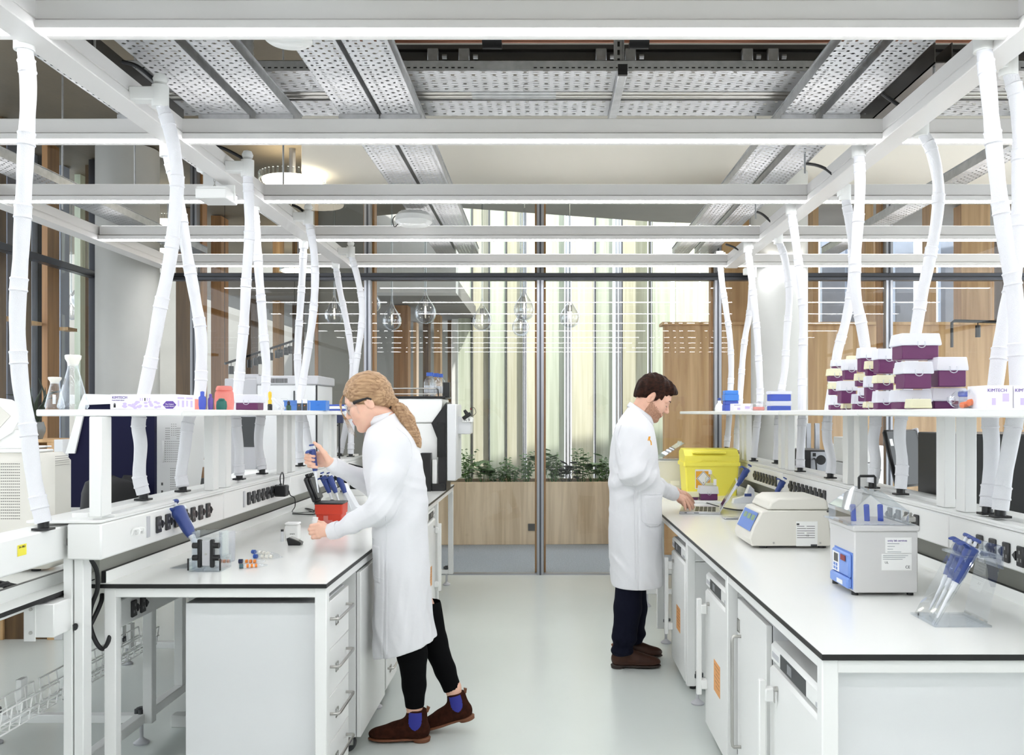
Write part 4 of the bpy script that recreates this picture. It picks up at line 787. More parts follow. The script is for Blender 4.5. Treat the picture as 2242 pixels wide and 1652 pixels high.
tag(MB().prism([(PX(376, 3.68), 3.66), (PX(412, 3.68), 3.66), (PX(412, 3.68), 3.80), (PX(392, 3.68), 3.80)], BT, BT+.004, 'XY').build('clear_tray', 'acrylic'), 'thin clear plate lying left of the acrylic stand', 'tray')
c = Vector((PX(494, 3.83), 3.85, BT)); t = thing('beaker', 'clear plastic beaker just right of the acrylic stand', 'beaker', tuple(c))
MB().lathe([(.001, .001), (.031, .001), (.033, .006), (.034, .125), (.036, .129)], c, 28, caps=False).build('body', 'fr_clear', t, 60); MB().lathe([(.001, .003), (.030, .003), (.031, .075), (.001, .075)], c, 24).build('contents', 'acrylic', t)
def tube15(lab, cap, end, capm, grp):
    t = thing('sample_tube', lab, 'tube', tuple(cap), 0, grp); v = (end-cap).normalized(); L = (end-cap).length
    MB().tube([cap+v*.012, cap+v*(L*.75), end], [.0075, .0075, .002], 14).build('tube', 'acrylic', t); MB().cyl(cap, cap+v*.016, .0095, n=16).build('cap', capm, t)
    m_ = MB()
    for k in range(3): m_.tube([cap+v*(L*(.25+.15*k)), cap+v*(L*(.33+.15*k))], .0077, 14)
    m_.build('label_band', 'ivory' if capm == 'blue_cap' else 'orange_print', t); return t
def ontop(x, y, r): d = (EYE-BT-r)*FPX/(y-CY); return P(x, y, d)
mat('teal_cap', (70, 96, 104), .5); mat('navy_cap', (32, 40, 74), .4)
tube15('clear tube with blue cap lying on the bench, rear one', ontop(553, 1207, .0096), ontop(612, 1214, .0096), 'blue_cap', 'capped sample tubes lying on the left bench')
tube15('clear tube with blue cap lying on the bench, second from the rear', ontop(556, 1217, .0096), ontop(620, 1219, .0096), 'blue_cap', 'capped sample tubes lying on the left bench')
tube15('clear tube with dark navy cap lying nearer the bench front', ontop(523, 1228, .0096), ontop(582, 1228, .0096), 'navy_cap', 'capped sample tubes lying on the left bench')
tube15('clear tube with grey-green cap, nearest the bench front', ontop(524, 1239, .0096), ontop(586, 1236, .0096), 'teal_cap', 'capped sample tubes lying on the left bench')
d = 4.46; t = thing('white_tub', 'white square tub with a small grey logo on the left bench', 'tub', (PX(637, d), d, BT)); MB().box(PX(623, d), PX(652, d), d, d+.06, BT, BT+.078, bev=.006).build('tub', 'white_plastic', t)
MB().box(PX(622.5, d), PX(652.5, d), d-.001, d+.061, BT+.078, BT+.09, bev=.004).build('lid', 'white_plastic', t); text('avant', 'lettering', .012, (PX(640, d), d-.0006, BT+.035), (pi/2, 0, 0), 'dark_grey', t)
d = 4.44; t = thing('small_vial', 'tiny clear vial with black cap beside the white tub', 'vial', (PX(618, d), d, BT)); MB().cyl((PX(618, d), d, BT), (PX(618, d), d, BT+.05), .008, n=14).build('glass', 'fr_clear', t); MB().cyl((PX(618, d), d, BT+.05), (PX(618, d), d, BT+.06), .0075, n=14).build('cap', 'black_plastic', t)
d = 4.3; t = thing('handheld_meter', 'black wedge shaped gadget lying in front of the white tub', 'meter', (PX(643, d), d, BT)); m_ = MB(); m_.prism([(PX(631, d), BT), (PX(657, d), BT), (PX(659, d), BT+.012), (PX(655, d), BT+.018), (PX(632, d), BT+.037), (PX(627, d), BT+.034)], d, d+.045, 'XZ'); m_.build('body', 'black_plastic', t)
m_ = MB(); m_.prism([(PX(634, d), BT+.037), (PX(652, d), BT+.021), (PX(653, d), BT+.024), (PX(634, d), BT+.041)], d+.006, d+.04, 'XZ'); m_.build('top_plate', 'steel', t)
# red box with open black lid
d = 5.0; x0, x1 = PX(689, d), PX(749, d); t = thing('red_box', 'red orange box with an open black lid beside the woman\'s hands', 'box', ((x0+x1)/2, d, BT)); h = PZ(1104, d)-BT
m_ = MB(); m_.ring_loft([[Vector(((x0+x1)/2+sx*(x1-x0)/2*k, d+.07+sy*.07*k, z)) for sx, sy in ((-.94, -1), (.94, -1), (1, -.9), (1, .9), (.94, 1), (-.94, 1), (-1, .9), (-1, -.9))] for z, k in ((BT, .86), (BT+h*.55, .93), (BT+h*.56, 1.0), (BT+h, 1.02))]); m_.build('body', 'red_box', t, 20)
MB().box(x0-.004, x1+.004, d-.005, d+.145, BT+h, BT+h+.010, bev=.004).build('rim', 'black_plastic', t)
m_ = MB(); m_.box(x0+.05, x0+.075, d-.0015, d+.004, BT+.0, BT+h*.5).box(x0+.075, x0+.1, d-.0015, d+.004, BT+.0, BT+h*.3); m_.build('grid_sticker', 'fr_pink', t)
m_ = MB(); m_.T = Matrix.Translation((x0+.003, d+.07, BT+h+.01)) @ Matrix.Rotation(R(-22), 4, 'Y'); m_.box(-.016, .008, -.07, .07, 0, .155, bev=.01); m_.box(.006, .022, -.062, .062, .012, .145, bev=.006); m_.build('lid', 'black_plastic', t)
m_ = MB(); m_.T = Matrix.Translation((x0+.003, d+.07, BT+h+.01)) @ Matrix.Rotation(R(-22), 4, 'Y')
for yy in (-.05, -.02, .02, .05): m_.box(.0, .02, yy-.008, yy+.008, .15, .17, bev=.003)
m_.build('hinge_lug', 'black_plastic', t)
# pipette rack with three pipettes
d = 5.75; t = thing('pipette_rack', 'white pipette rack with black top behind the red box', 'rack', (PX(745, d), d, BT))
m_ = MB(); m_.prism([(PX(748, d), BT), (PX(800, d), BT), (PX(775, d), BT+.03), (PX(748, d), PZ(1062, d)), (PX(738, d), PZ(1060, d)), (PX(756, d), BT+.03)], d+.05, d+.16, 'XZ'); m_.build('stand', 'pip_white', t)
MB().box(PX(700, d), PX(735, d), d+.03, d+.17, PZ(1052, d), PZ(1045, d), bev=.003).build('top_bar', 'black_plastic', t)
for k in range(5): MB().box(PX(700+8*k, d), PX(705+8*k, d), d+.0, d+.03, PZ(1050, d), PZ(1040, d), bev=.002).build('holder', 'black_plastic', t)
for lab, x, dx in (('blue pipette hanging in the rack behind the red box, left one', 708, 0), ('blue pipette hanging in the rack behind the red box, middle one', 722, 0), ('blue pipette hanging in the rack behind the red box, right one', 742, .06)):
    pipette(lab, P(x-3, 1034, d-.03+dx), P(x+27, 1115, d-.02+dx), 'blue pipettes', Vector((-1, -.6, 0)))
# black adapter on the socket with its cord
t = thing('power_adapter', 'black power adapter plugged into the left socket row with its cord', 'adapter', (-1.57, 5.2, 1.05)); c = P(617, 1072, 5.15)
MB().box(-1.585, -1.52, 5.12, 5.20, 1.06, 1.125, bev=.006).build('body', 'black_plastic', t)
MB().tube(crom([(-1.55, 5.14, 1.12), (-1.55, 5.12, 1.17), (-1.55, 5.16, 1.20), (-1.55, 5.19, 1.17), (-1.55, 5.18, 1.12)], 5), .0035, 6).build('cable_loop', 'black_plastic', t)
MB().tube(crom([Vector((-1.52, 5.19, 1.09)), P(636, 1084, 5.2), P(645, 1090, 5.2), P(646, 1108, 5.2), P(640, 1120, 5.35), ontop(658, 1122, .003), ontop(690, 1118, .003), ontop(668, 1112, .003), ontop(690, 1125, .003), ontop(640, 1124, .003)], 6), .003, 6).build('cord', 'black_plastic', t)
t = thing('cable_coil', 'loose coil of black cable on the bench behind the red box', 'cable', tuple(ontop(714, 1085, .004)))
m_ = MB()
for k in range(4):
    c = Vector((PX(712, 5.6)+.02*k, 5.55+.03*k, BT+.03+.012*k)); m_.tube([c+Vector((.05*cos(a), .06*sin(a), .02*sin(2*a+k))) for a in [2*pi*j/24 for j in range(24)]], .0035, 6, closed=True)
m_.build('loops', 'black_plastic', t)
# large instrument behind the woman
d = 7.35; t = thing('lab_robot', 'big white and black instrument on the bench behind the woman', 'instrument', (PX(900, d), d, BT))
X = lambda x: PX(x, d); Z = lambda y: PZ(y, d)
MB().box(X(800), X(968), d, d+.5, Z(925), Z(872), bev=.008).build('upper_housing', 'white_plastic', t); MB().box(X(800), X(962), d+.01, d+.49, BT+.02, Z(925)-.003, bev=.008).build('lower_housing', 'white_plastic', t)
MB().box(X(800), X(975), d-.01, d+.51, Z(871), Z(867), bev=.002).build('top_edge', 'black_plastic', t)
MB().prism([(X(945), Z(926)), (X(978), Z(880)), (X(978), BT), (X(960), BT), (X(960), Z(965))], d-.02, d+.3, 'XZ').build('black_pillar', 'black_plastic', t)
MB().box(X(958), X(974), d-.03, d-.018, Z(1000), Z(925)).build('dark_window', 'black_glass', t); MB().box(X(979), X(999), d-.02, d+.45, Z(1052), Z(884), bev=.006).build('side_panel', 'panel_grey', t)
MB().box(X(924), X(947), d-.10, d-.02, BT, Z(990), bev=.004).build('black_tank', 'black_plastic', t); MB().box(X(948), X(958), d-.06, d, BT+.06, Z(1005), bev=.003).build('white_module', 'white_plastic', t); MB().box(X(948), X(975), d-.07, d-.01, BT, BT+.06).build('base_foot', 'black_plastic', t)
MB().tube([(X(815), d, Z(850)), (X(955), d, Z(850)), (X(958), d+.03, Z(852)), (X(958), d+.06, Z(867))], .006, 8).tube([(X(815), d, Z(862)), (X(956), d, Z(862))], .004, 6).build('tray_rail', 'steel', t)
MB().box(X(968), X(983), d+.05, d+.10, Z(870), Z(836), bev=.003).build('black_camera', 'black_plastic', t); MB().box(X(985), X(988), d+.02, d+.3, Z(1000), Z(915)).build('panel_seam', 'black_plastic', t)
t = thing('sampler_arm', 'white sampler head with black camera sticking out over the bench end', 'instrument', (PX(1012, 7.5), 7.5, PZ(950, 7.5))); d = 7.5
MB().box(PX(992, d), PX(1031, d), d, d+.2, PZ(950, d), PZ(912, d), bev=.006).build('housing', 'panel_grey', t); MB().box(PX(1012, d), PX(1035, d), d-.02, d+.1, PZ(924, d), PZ(914, d), bev=.003).build('head', 'white_plastic', t); text('A 9', 'lettering', .035, (PX(1023, d), d-.021, PZ(919, d)), (pi/2, 0, 0), 'black_edge', t)
m_ = MB(); m_.T = Matrix.Translation(P(1024, 908, d)) @ Matrix.Rotation(R(-35), 4, 'Y'); m_.box(-.05, .03, -.03, .03, -.02, .012, bev=.004).cyl((0, 0, .01), (0, 0, .05), .018, .012, 12); m_.build('camera', 'black_plastic', t)
MB().tube(crom([P(1030, 893, d), P(1038, 892, d), P(1042, 903, d), P(1036, 910, d)], 4), .0025, 5).build('wire', 'steel_dark', t); MB().lathe([(.001, -.008), (.008, 0), (.001, .008)], P(1031, 895, d), 8).build('red_button', 'red_cap', t)
for lab, x, d in (('clear bottle with blue cap on top of the big instrument, front one', 941, 7.42), ('clear bottle with blue cap on top of the big instrument, middle one', 954, 7.56), ('clear bottle with blue cap on top of the big instrument, rear one', 963, 7.68)):
    c = Vector((PX(x, d), d, PZ(867, 7.35)+.001)); t = thing('reagent_bottle', lab, 'bottle', tuple(c), 0, 'blue capped bottles on the big instrument')
    MB().lathe([(.001, 0), (.046, 0), (.05, .008), (.05, .115), (.042, .142), (.026, .158), (.024, .175)], c, 24, caps=False).build('glass', 'acrylic', t, 60); MB().cyl(c+Vector((0, 0, .170)), c+Vector((0, 0, .20)), .029, n=20).build('cap', 'blue_cap', t); MB().lathe([(.0505, .03), (.0505, .09)], c, 8, caps=False).build('printed_scale', 'fr_clear', t)
t = thing('tablet_holder', 'black screen leaning in a white holder left of the woman\'s chest', 'screen', (PX(775, 6.9), 6.9, BT)); d = 6.9
m_ = MB(); m_.T = Matrix.Translation((PX(776, d), d, BT+.15)) @ Matrix.Rotation(R(14), 4, 'Y'); m_.box(-.07, .07, -.01, .01, -.11, .09, bev=.004); m_.build('screen', 'black_glass', t)
m_ = MB(); m_.box(PX(755, d), PX(800, d), d-.02, d+.1, BT, BT+.05, bev=.004).box(PX(760, d), PX(766, d), d-.012, d+.01, BT+.05, BT+.24); m_.build('holder', 'white_plastic', t)
t = thing('bench_camera', 'small dark camera on a black stand just left of the woman\'s chin', 'camera', (PX(742, 7.2), 7.2, BT)); d = 7.2
MB().box(PX(731, d), PX(750, d), d, d+.05, PZ(926, d), PZ(908, d), bev=.005).build('body', 'navy_cap', t); MB().cyl((PX(741, d), d+.03, BT), (PX(741, d), d+.03, PZ(926, d)), .008, n=8).box(PX(734, d), PX(748, d), d-.02, d+.08, BT, BT+.015).build('stand', 'black_plastic', t)
MB().tube(crom([P(731, 915, d), P(727, 925, d), P(732, 932, d), P(742, 930, d)], 5), .005, 6).build('cable', 'black_plastic', t)
# ================================================================== cabinets, fridges, baskets, cables below the benches
mat('orange_sticker', (226, 160, 96), .6); mat('shadow_gap', (70, 70, 72), .8)
def castor(t, x, y, part='castor'):
    c = MB().lathe([(.001, -.016), (.036, -.016), (.040, -.010), (.040, .010), (.036, .016), (.001, .016)], (x, y, .041), 24, M=Matrix.Rotation(pi/2, 4, 'X')).build(part, 'dark_grey', t)
    MB().box(x-.012, x+.030, y-.024, y-.019, .035, .095, bev=.003).box(x-.012, x+.030, y+.019, y+.024, .035, .095, bev=.003).box(x-.012, x+.034, y-.024, y+.024, .090, .098).build('fork', 'steel', c)
    MB().cyl((x, y-.03, .041), (x, y+.03, .041), .007, n=10).build('axle', 'steel', c)
def bar_handle(t, p0, p1, out, r=.006):
    p0, p1, out = Vector(p0), Vector(p1), Vector(out); a = (p1-p0).normalized()*.02
    MB().tube([p0, p0+out*.8, p0+out*.95+a*.25, p0+out+a, p1+out-a, p1+out*.95-a*.25, p1+out*.8, p1], r, 10).build('handle', 'steel', t)
def pedestal(lab, xf, y0, y1, z1=.81, zs=(.806, .613, .43, .241, .075), depth=.55, cast=True):
    """drawer unit facing +x"""
    t = thing('drawer_pedestal', lab, 'drawer unit', (xf-depth/2, (y0+y1)/2, 0), 0, 'drawer units on castors under the left bench')
    MB().box(xf-depth, xf-.019, y0, y1, zs[-1], z1, bev=.002).build('carcass', 'panel_grey', t)
    for a, b in zip(zs[:-1], zs[1:]):
        dr = MB().box(xf-.018, xf, y0+.001, y1-.001, b+.0025, a-.0005, bev=.002).build('drawer', 'white_metal', t)
        z = a-(a-b)*.36; bar_handle(dr, (xf, y0+.05, z), (xf, y1-.05, z), (.035, 0, 0))
        ym = (y0+y1)/2-.03; MB().tube([(xf+.002, ym-.018, z-.012), (xf+.002, ym+.018, z-.012), (xf+.002, ym+.018, z-.045), (xf+.002, ym-.018, z-.045)], .0025, 6, closed=True).build('label_frame', 'steel', dr)
    for x in (xf-.07, xf-depth+.07):
        for y in (y0+.04, y1-.05): castor(t, x, y)
    return t
pedestal('white four drawer unit at the near end of the left bench', -.853, 3.42, 3.795)
pedestal('white drawer unit just behind the woman\'s legs', -.853, 4.66, 5.02)
t = thing('cupboard_unit', 'tall plain white cupboard on castors between the drawer unit and the woman', 'cupboard', (-1.1, 4.25, 0))
MB().box(-1.40, -.860, 3.97, 4.57, .085, .83, bev=.002).build('carcass', 'white_metal', t); dr = MB().box(-.858, -.838, 3.972, 4.568, .085, .83, bev=.002).build('door', 'white_metal', t); MB().box(-.8595, -.8585, 3.972, 4.568, .09, .83).build('door_gap', 'shadow_gap', t, 0); bar_handle(dr, (-.838, 4.53, .35), (-.838, 4.53, .7), (.035, 0, 0))
for y in (4.03, 4.5):
    for x in (-.91, -1.33): castor(t, x, y)
def fridge(lab, xf, s, y0, y1, zt=.77, near_sticker=False, dep=.57):
    """under-bench fridge; front at x = xf, body extends to xf - s*dep, s = outward direction"""
    t = thing('lab_fridge', lab, 'fridge', (xf-s*dep/2, (y0+y1)/2, 0), 0, 'white fridges under the benches')
    MB().box(xf-s*.05, xf-s*dep, y0+.006, y1-.006, .035, zt-.075, bev=.005).build('cabinet', 'white_metal', t)
    MB().box(xf, xf-s*dep, y0, y1, zt-.072, zt, bev=.012).build('top_cover', 'white_plastic', t)
    MB().box(xf+s*.0015, xf-s*.01, y0+(y1-y0)*.30, y1-(y1-y0)*.22, zt-.062, zt-.014, bev=.001).build('control_panel', 'dark_grey', t)
    MB().box(xf+s*.0025, xf, (y0+y1)/2+.03, (y0+y1)/2+.08, zt-.052, zt-.022).build('display', 'alu', t)
    MB().box(xf+s*.002, xf, y1-.11, y1-.03, zt-.048, zt-.030).build('name_badge', 'grey_plastic', t); MB().box(xf+s*.002, xf, y0+.03, y0+.08, zt-.056, zt-.044).build('rating_badge', 'grey_plastic', t)
    d_ = MB().box(xf+s*.004, xf-s*.048, y0+.002, y1-.002, .045, zt-.082, bev=.010).build('door', 'white_metal', t)
    MB().box(xf-s*.046, xf-s*.051, y0+.012, y1-.012, .05, zt-.086).build('door_seal', 'shadow_gap', d_)
    hy = y1-.05
    hd = MB().box(xf+s*.030, xf+s*.054, hy-.013, hy+.013, .20, zt-.12, bev=.003).build('handle', 'white_plastic', d_)
    for z in (.25, zt-.17): MB().box(xf+s*.003, xf+s*.034, hy-.020, hy+.020, z-.022, z+.022, bev=.004).build('handle_bracket', 'white_plastic', d_)
    MB().cyl((xf+s*.004, hy-.06, zt-.135), (xf+s*.016, hy-.06, zt-.135), .009, n=12).box(xf+s*.014, xf+s*.016, hy-.068, hy-.052, zt-.18, zt-.14).build('lock_and_key', 'steel', d_)
    MB().box(xf+s*.0052, xf+s*.004, y0+.16, y0+.30, .28, .42).build('orange_notice', 'orange_sticker', d_)
    m_ = MB()
    for k in range(6): m_.box(xf+s*.0056, xf+s*.0052, y0+.17, y0+.29-.02*(k % 3), .40-.018*k, .404-.018*k)
    m_.build('notice_print', 'card', d_)
    for x in (xf-s*.05, xf-s*(dep-.06)):
        for y in (y0+.05, y1-.05): MB().cyl((x, y, 0), (x, y, .036), .018, n=12).build('foot', 'black_plastic', t)
    if near_sticker:
        m_ = MB(); m_.box(xf-s*.045, xf-s*.06, y0+.0018, y0+.006, .51, .63, 0)
        for k in range(14): m_.box(xf-s*.047, xf-s*.056, y0+.001, y0+.0019, .525+k*.006, .528+k*.006, 1)
        m_.build('barcode_label', ['white_plastic', 'black_edge'], d_, 0)
    return t
fridge('white fridge nearest the camera under the right bench', .775, -1, 2.445, 3.04, .765, True)
fridge('white fridge with orange notice, second from the near end of the right bench', .775, -1, 3.74, 4.27, .78)
fridge('white fridge by the man\'s coat, farthest of those under the right bench', .775, -1, 4.90, 5.42, .79)
fridge('white fridge under the far end of the left bench behind the woman', -.85, 1, 6.20, 6.72, .83)
t = thing('tall_cupboard', 'white cupboard with a long steel handle between two fridges', 'cupboard', (1.05, 3.42, 0))
MB().box(.80, 1.36, 3.10, 3.56, .09, .80, bev=.002).build('carcass', 'panel_grey', t); d_ = MB().box(.775, .797, 3.10, 3.56, .09, .80, bev=.002).build('door', 'white_metal', t); MB().box(.7975, .7995, 3.102, 3.558, .095, .797).build('door_gap', 'shadow_gap', t)
bar_handle(d_, (.775, 3.50, .22), (.775, 3.50, .66), (-.035, 0, 0), .0065); MB().tube([(.773, 3.52, .67), (.773, 3.55, .67), (.773, 3.55, .72), (.773, 3.52, .72)], .003, 6, closed=True).build('label_frame', 'steel', d_)
MB().box(.83, 1.34, 3.12, 3.54, 0, .09).build('plinth', 'panel_grey', t)
# wire baskets
def basket(lab, x0, x1, y0, y1, z0, z1):
    t = thing('wire_basket', lab, 'basket', ((x0+x1)/2, (y0+y1)/2, z0), 0, 'white wire cable baskets at the far left')
    m_ = MB(); r = .0032
    for x, z in ((x0, z1), (x1, z1), (x0, (z0+z1)/2), (x1, (z0+z1)/2), (x0+.012, z0), (x1-.012, z0), ((x0+x1)/2, z0)): m_.tube([(x, y0, z), (x, y1, z)], r, 6)
    n = int((y1-y0)/.058)
    for k in range(n+1): y = y0+(y1-y0)*k/n; m_.tube([(x0, y, z1), (x0+.012, y, z0), (x1-.012, y, z0), (x1, y, z1)], r, 6)
    m_.build('wire_mesh', 'white_plastic', t)
    for y in (y0+.25, y1-.06): MB().box(x0-.02, x0, y-.02, y+.02, z0, z1+.03).build('bracket', 'white_metal', t)
    return t
basket('white wire basket at far left running towards the camera', -1.995, -1.895, 1.8, 3.42, .42, .505)
basket('white wire basket beyond the first one, seen through the bench leg', -1.995, -1.895, 3.46, 4.30, .42, .505)
t = thing('junction_box', 'white metal box with two screws under the left outer bench edge', 'box', (-1.78, 3.15, .75))
MB().box(-1.84, -1.736, 3.10, 3.27, .757, .875, bev=.003).build('housing', 'white_metal', t); MB().box(-1.84, -1.80, 3.096, 3.10, .745, .882).build('flange', 'white_metal', t)
for z in (.775, .858): MB().cyl((-1.815, 3.092, z), (-1.815, 3.097, z), .006, n=10).build('screw', 'steel', t)
tag(MB().tube(crom([P(158, 1203, 3.22), P(175, 1207, 3.24), P(198, 1225, 3.26), P(212, 1250, 3.3), P(213, 1290, 3.33), P(199, 1330, 3.35), P(198, 1370, 3.36), P(212, 1408, 3.36), P(228, 1419, 3.36), P(241, 1390, 3.36), P(245, 1350, 3.5)], 6), .0085, 8).box(-1.757, -1.725, 3.20, 3.245, 1.065, 1.095, bev=.004).build('power_cable', 'rubber'), 'thick black cable looping down from the end of the stickered trunking', 'cable')
tag(MB().tube(crom([P(165, 1368, 3.2), P(168, 1390, 3.25), P(176, 1399, 3.3), P(192, 1378, 3.33), P(207, 1350, 3.36), P(221, 1318, 3.38), P(224, 1300, 3.4)], 6), .0085, 8).build('power_cable', 'rubber'), 'black cable rising from the white metal box', 'cable')
t = thing('loose_cables', 'tangle of black cables lying on the left outer bench under the trunking', 'cable', (-2.0, 2.9, BT))
m_ = MB(); random.seed(3)
for k in range(5):
    pts = [Vector((-2.02+random.uniform(-.05, .09), 2.45+.13*j+random.uniform(-.05, .05), BT+.010+random.uniform(0, .05)*(j % 2))) for j in range(7)]; m_.tube(crom(pts, 5), .008, 6)
m_.build('strands', 'rubber', t); t['kind'] = 'thing'
# planter and corridor
d = 10.35; t = thing('planter', 'long oak planter box beyond the glass filled with green plants', 'planter', (0, d, 0)); zt = PZ(1055, d)
zt = .735; m_ = MB(); m_.T = Matrix.Translation((0, d, 0)) @ Matrix.Rotation(R(2.2), 4, 'Z')
m_.box(-3.1, 1.6, 0, .03, .0, zt, bev=.003); m_.build('front_board', 'wood_planter', t)
m_ = MB(); m_.T = Matrix.Translation((0, d, 0)) @ Matrix.Rotation(R(2.2), 4, 'Z'); m_.box(-3.1, 1.6, .55, .58, 0, zt).box(-3.1, -3.07, .03, .55, 0, zt).box(1.57, 1.6, .03, .55, 0, zt); m_.build('box', 'wood_planter', t)
m_ = MB(); m_.T = Matrix.Translation((0, d, 0)) @ Matrix.Rotation(R(2.2), 4, 'Z'); m_.box(-3.07, 1.57, .03, .55, zt-.10, zt-.06); m_.build('soil', 'soil', t)
MB().box(PX(1156, 10.3), PX(1171, 10.3), 10.33, 10.345, PZ(1162, 10.3), PZ(1147, 10.3)).build('floor_socket', 'steel_dark', t)
random.seed(11)
def leafy(lab, x, h, n, big, m):
    y = d+.28+.0384*x; c = Vector((x, y, zt-.06)); t = thing('planter_plant', lab, 'plant', tuple(c), 0, 'green plants in the oak planter')
    st = MB(); lf = MB()
    for k in range(n):
        a = random.uniform(0, 2*pi); sp = random.uniform(.02, .16); hh = h*random.uniform(.55, 1.0)
        top = c+Vector((cos(a)*sp, sin(a)*sp*.8, hh)); b0 = c+Vector((cos(a)*.03, sin(a)*.03, 0)); mid = b0.lerp(top, .5)+Vector((cos(a)*.01, 0, .01)); st.tube([b0, mid, top], [.004, .003, .0015], 5)
        for q in range(9 if not big else 4):
            f = .3+.7*q/8 if not big else .6+.13*q; p = b0.lerp(top, f); aa = random.uniform(0, 2*pi); L = (random.uniform(.045, .085) if not big else random.uniform(.11, .17)); w_ = L*(.36 if not big else .42)
            dr = Vector((cos(aa), sin(aa), random.uniform(-.1, .7))).normalized(); sd = dr.cross(Vector((0, 0, 1))).normalized(); up = sd.cross(dr)
            lf.add([p, p+dr*L*.35+sd*w_*.8-up*.006, p+dr*L*.7+sd*w_*.6-up*.01, p+dr*L-up*.02, p+dr*L*.7-sd*w_*.6-up*.01, p+dr*L*.35-sd*w_*.8-up*.006, p+dr*L*.4+up*.006], [(0, 1, 6), (1, 2, 6), (2, 3, 6), (3, 4, 6), (4, 5, 6), (5, 0, 6)])
    st.build('stems', m, t); lf.build('leaves', m, t, 0); return t
pl = [(-2.55, .34, 'leaf'), (-2.32, .36, 'leaf'), (-2.05, .3, 'leaf'), (-1.8, .3, 'leaf'), (-1.5, .3, 'leaf'), (-1.25, .3, 'leaf'), (-.93, .44, 'leaf'), (-.75, .30, 'leaf'), (-.58, .28, 'leaf'), (-.42, .34, 'leaf'), (-.24, .42, 'leaf'), (-.08, .42, 'leaf'), (.08, .46, 'leaf'), (.24, .26, 'dark_leaf'), (.42, .44, 'leaf'), (.58, .36, 'leaf'), (.72, .34, 'leaf'), (.90, .36, 'leaf'), (1.1, .3, 'leaf'), (1.3, .3, 'leaf')]
nm = ['at the far left end behind the hoses', 'second from the left behind the hoses', 'behind the white hoses', 'hidden mostly behind the black tablet', 'behind the woman\'s shoulder', 'behind the woman\'s back', 'beside the white sampler head, tall and pale', 'just right of the tall pale one', 'low one between two taller plants', 'left of the centre mullion, with an upright shoot', 'close to the left of the centre mullion', 'directly behind the centre mullion', 'tall one just right of the centre mullion', 'darkest one, low, right of the centre', 'with a tall shoot midway to the man', 'broad leaved one midway to the man', 'close to the man\'s back', 'directly behind the man\'s back', 'hidden behind the man', 'at the right end of the planter']
for k, ((x, h, m), s_) in enumerate(zip(pl, nm)): leafy('leafy green planter plant, '+s_, x, h, 11, k in (7, 11, 13, 15), m)

MB().box(.80, 1.575, 2.430, 2.438, .145, .842).build('end_panel', 'panel_grey', BR)
# ================================================================== things on the right bench and shelf
mat('bin_yellow', (246, 234, 92), .4, sss=0); mat('bath_grey', (206, 205, 204), .4); mat('bath_blue', (116, 148, 214), .4); mat('lcd', (120, 150, 110), .3); mat('panel_blue', (96, 130, 200), .4); mat('orange', (236, 120, 60), .5); mat('agar', (236, 232, 190), .4); mat('laptop_alu', (206, 207, 210), .3, .6)
# centrifuge with sloping display
t = thing('bench_centrifuge', 'cream coloured centrifuge with a rating label on the right bench', 'centrifuge', (1.2, 4.2, BT)); d = 4.20
X = lambda x: PX(x, d); Z = lambda y: max(BT, PZ(y, d))
m_ = MB(); m_.prism([(X(1646), BT+.012), (X(1816), BT+.012), (X(1820), BT+.02), (X(1815), Z(1117)), (X(1682), Z(1117)), (X(1668), Z(1120)), (X(1650), Z(1155)), (X(1641), Z(1180))], d, d+.34, 'XZ'); o = m_.build('housing', 'cream_plastic', t, 30)
bv = o.modifiers.new('edge', 'BEVEL'); bv.width = .012; bv.segments = 3; bv.limit_method = 'ANGLE'; bv.angle_limit = R(30)
m_ = MB(); m_.prism([(X(1680), Z(1117)+.002), (X(1815), Z(1117)+.002), (X(1813), Z(1098)), (X(1805), Z(1090)), (X(1705), Z(1090)), (X(1690), Z(1098))], d+.004, d+.336, 'XZ'); o = m_.build('lid', 'cream_plastic', t, 30)
bv = o.modifiers.new('edge', 'BEVEL'); bv.width = .010; bv.segments = 3; bv.limit_method = 'ANGLE'; bv.angle_limit = R(30)
a = Vector((X(1666), d, Z(1123))); b = Vector((X(1645), d, Z(1168))); n_ = Vector((-(a-b).z, 0, (a-b).x)).normalized(); n_ = n_ if n_.x < 0 else -n_
m_ = MB(); u = (a-b)
m_.add([b+u*.06+Vector((0, .03, 0))+n_*.004, b+u*.06+Vector((0, .31, 0))+n_*.004, b+u*.95+Vector((0, .31, 0))+n_*.004, b+u*.95+Vector((0, .03, 0))+n_*.004], [(0, 1, 2, 3)]); m_.build('control_panel', 'panel_blue', t, 0)
m_ = MB()
for f0, f1, y0 in ((.55, .8, .05), (.55, .8, .13), (.55, .8, .21)): m_.add([b+u*f0+Vector((0, y0, 0))+n_*.005, b+u*f0+Vector((0, y0+.06, 0))+n_*.005, b+u*f1+Vector((0, y0+.06, 0))+n_*.005, b+u*f1+Vector((0, y0, 0))+n_*.005], [(0, 1, 2, 3)])
m_.build('display', 'lcd', t, 0)
m_ = MB(); m_.add([(X(1652), d-.0146, Z(1165)), (X(1664), d-.0146, Z(1130)), (X(1676), d-.0146, Z(1124)), (X(1668), d-.0146, Z(1150))], [(0, 1, 2, 3)])
m_ = MB(); m_.box(X(1743), X(1790), d-.0006, d, Z(1195), Z(1141)); m_.build('rating_label', 'white_plastic', t)
m_ = MB()
for k in range(6): m_.box(X(1745), X(1745+16+4*(k % 3)), d-.0012, d-.0006, Z(1152+k*5), Z(1151+k*5)).box(X(1766), X(1784), d-.0012, d-.0006, Z(1152+k*5), Z(1151+k*5))
m_.box(X(1744), X(1750), d-.0012, d-.0006, Z(1149), Z(1145)); m_.box(X(1775), X(1789), d-.0012, d-.0006, Z(1195), Z(1191)); m_.build('label_print', 'dark_grey', t, 0)
